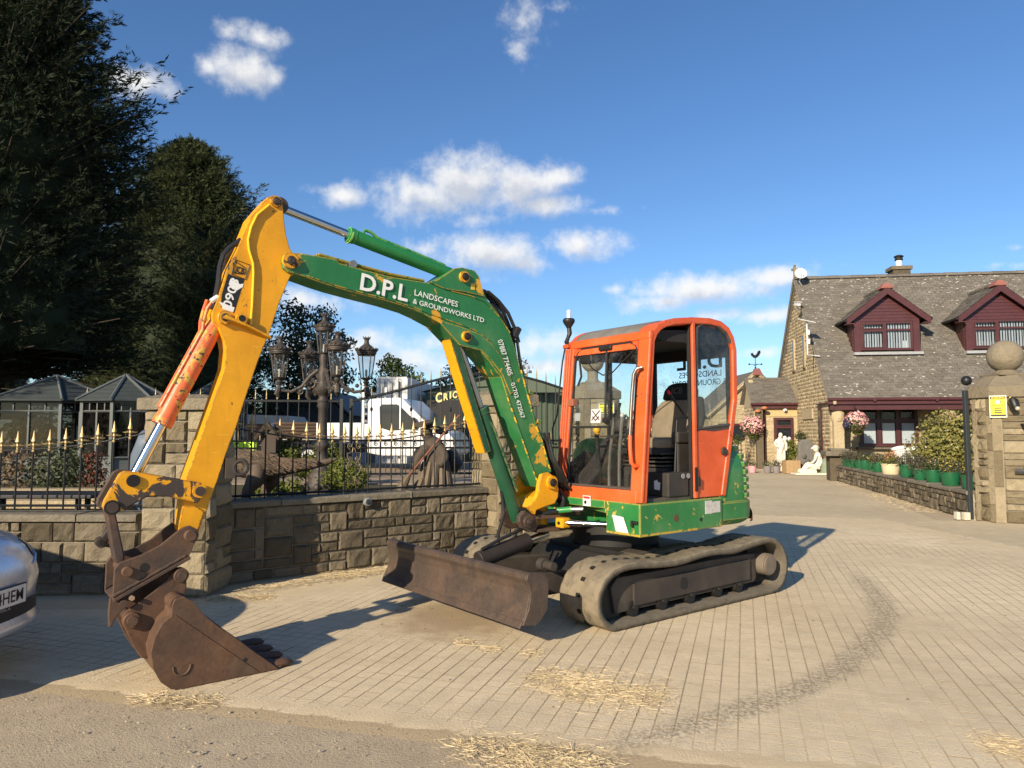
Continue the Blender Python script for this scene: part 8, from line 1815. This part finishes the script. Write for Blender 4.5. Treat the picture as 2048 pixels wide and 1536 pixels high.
broadleaf('pink flowering planter beside the digger tail in front of the iron gate', 9.55, 30.4, .9, 1.0, [(0, 0, .3, .3), (-.3, 0, .2, .25)], 500, .05, mat_leaf, 99, 0, None, 'trough_shrub')
# gravelly drive beyond the blocks is the ground sheet itself
# ------------------------------------------------------------------ silver car at the left edge
CX, CY = -2.99, 4.18
car = thing('car', 'silver electric car at the left edge with only its rounded nose showing', 'car', (CX, CY, 0))
mat_silver = M('silver car paint', (.72, .74, .77), .25, metal=.4, var=.04, scale=3, coat=.6, spec=.6)
Wc = .93
def ring(z, front, half, back=-4.65, rb=.5, nose=.55, n=14):
    "plan outline at height z: x forward (0 = nose tip)"
    P = []
    for i in range(n+1):
        a = math.pi/2*i/n; P.append((front-nose*(1-math.cos(a)**.72) if False else front-nose*(1-math.cos(a)), half*math.sin(a)**.80))
    P = [(x, y) for x, y in P]; q = P+[(back+rb*.4, half*.98), (back, half*.72)]
    return [(CX+x, CY+y, z) for x, y in q]+[(CX+x, CY-y, z) for x, y in q[::-1][:-1]]
lev = [(.235, -.06, .84, .42), (.25, -.02, .88, .44), (.29, -.0, .905, .46), (.33, -.035, .90, .46), (.43, -.035, .905, .47), (.54, -.02, .915, .47), (.645, -.05, .925, .50), (.73, -.10, .925, .55), (.79, -.17, .91, .62), (.85, -.31, .86, .72), (.895, -.52, .80, .80)]
R_ = [ring(z, f, h*.90, nose=ns) for z, f, h, ns in lev]; n = len(R_[0]); vs = [p for r in R_ for p in r]; fs = [(k*n+i, k*n+(i+1) % n, (k+1)*n+(i+1) % n, (k+1)*n+i) for k in range(len(R_)-1) for i in range(n)]
vs2 = [(CX-1.5+(p[0]-CX+1.5)*.55, CY+(p[1]-CY)*.75, .95) for p in R_[-1]]; b0 = len(vs); vs += vs2; fs += [((len(R_)-1)*n+i, (len(R_)-1)*n+(i+1) % n, b0+(i+1) % n, b0+i) for i in range(n)]; fs.append(tuple(range(b0, b0+n)))
fs.append(tuple(range(n))[::-1])
body = build(MB().add(vs, fs), 'body', mat_silver, car, smooth='all')
gh = MB(); m2 = []
for z, x0, x1, h in ((.945, -1.25, -4.2, .74), (1.10, -1.75, -3.9, .68), (1.30, -2.35, -3.5, .60), (1.42, -2.8, -3.2, .5)):
    m2 += [(CX+x, CY+y, z) for x, y in ((x0, -h), (x0+.12, 0), (x0, h), (x1, h), (x1, -h))]
gh.add(m2, [(k*5+i, k*5+(i+1) % 5, (k+1)*5+(i+1) % 5, (k+1)*5+i) for k in range(3) for i in range(5)]+[(15, 16, 17, 18, 19)]); build(gh, 'glasshouse', mat_pane, car, smooth=True)
for x_ in (-.95, -3.75):
    for y_ in (-.86, .86):
        w = build(MB().cyl((CX+x_, CY+y_-.1, .335), (CX+x_, CY+y_+.075, .335), .335, 24), 'wheel', mat_tyre, car, smooth=True, bevel=.03); build(MB().cyl((CX+x_, CY+y_*1.09, .335), (CX+x_, CY+y_*1.093, .335), .23, 18), 'rim', M('alloy', (.4, .4, .42), .3, metal=.9), w)
# intake, lip, plate, headlight
def nose_pt(u, z, off=.004):
    "point on the nose skin: u = sideways (car left positive = away from us)"
    zs_ = [l[0] for l in lev]; f = float(np.interp(z, zs_, [l[1] for l in lev])); h = .90*float(np.interp(z, zs_, [l[2] for l in lev])); ns = float(np.interp(z, zs_, [l[3] for l in lev]))
    s = min(1, abs(u)/h); a = math.asin(s**(1/.80)); return Vector((CX+f-ns*(1-math.cos(a))+off, CY+u, z))
def patch(us, zs_, name, mat, par, off=.006):
    vs = [nose_pt(u, z, off) for z in zs_ for u in us]; nu = len(us)
    return build(MB().add(vs, [(j*nu+i, j*nu+i+1, (j+1)*nu+i+1, (j+1)*nu+i) for j in range(len(zs_)-1) for i in range(nu-1)]), name, mat, par, smooth='all')
patch([-.55+.1*k for k in range(12)], [.335, .375, .415], 'lower_intake', mat_trim, car, .012)
patch([-.45, -.2, 0, .2, .45], [.416, .424], 'intake_bar', mat_trim, car, .02)
pl0 = build(MB().box((CX-.004, CY+.0, .482), (.014, .54, .125)), 'number_plate', mat_blackd, car, bevel=.004)
plt = build(MB().box((CX+.004, CY, .482), (.006, .515, .108)), 'plate_face', M('plate white', (.78, .78, .74), .35, var=.05), pl0)
text_mesh('4HEM', mat_blackd, 'lettering', plt, (CX+.008, CY+.005, .449), (0, .225, 0), (0, 0, .07), .001, local=False, bold=.01)
text_mesh('TESLA', M('pale grey print', (.4, .4, .4), .5), 'lettering', plt, (CX+.008, CY+.0, .412), (0, .11, 0), (0, 0, .016), .012, local=False)
hl = patch([.55, .62, .69, .75, .79], [.655, .69, .73, .765], 'headlight', mat_pane, car, .008)
patch([-.79, -.75, -.69, -.62, -.55], [.655, .69, .73, .765], 'headlight', mat_pane, car, .008)
hb = [nose_pt(u, z, .010) for u, z in ((.50, .62), (.60, .655), (.69, .69), (.76, .735), (.795, .765))]
build(MB().tube(hb, .008, 6), 'daylight_strip', M('pale lamp lens', (.55, .6, .65), .15), hl)
for sgn in (-1, 1):
    pts = []
    for k in range(9):
        t_ = k/8; z = .775+.0*t_; pts.append(Vector((CX-.34-.0-1.0*t_, CY+sgn*(.50+.25*t_**.7), +.868+.055*t_)))
    build(MB().tube(pts, .004, 4), 'bonnet_gap', mat_trim, car)
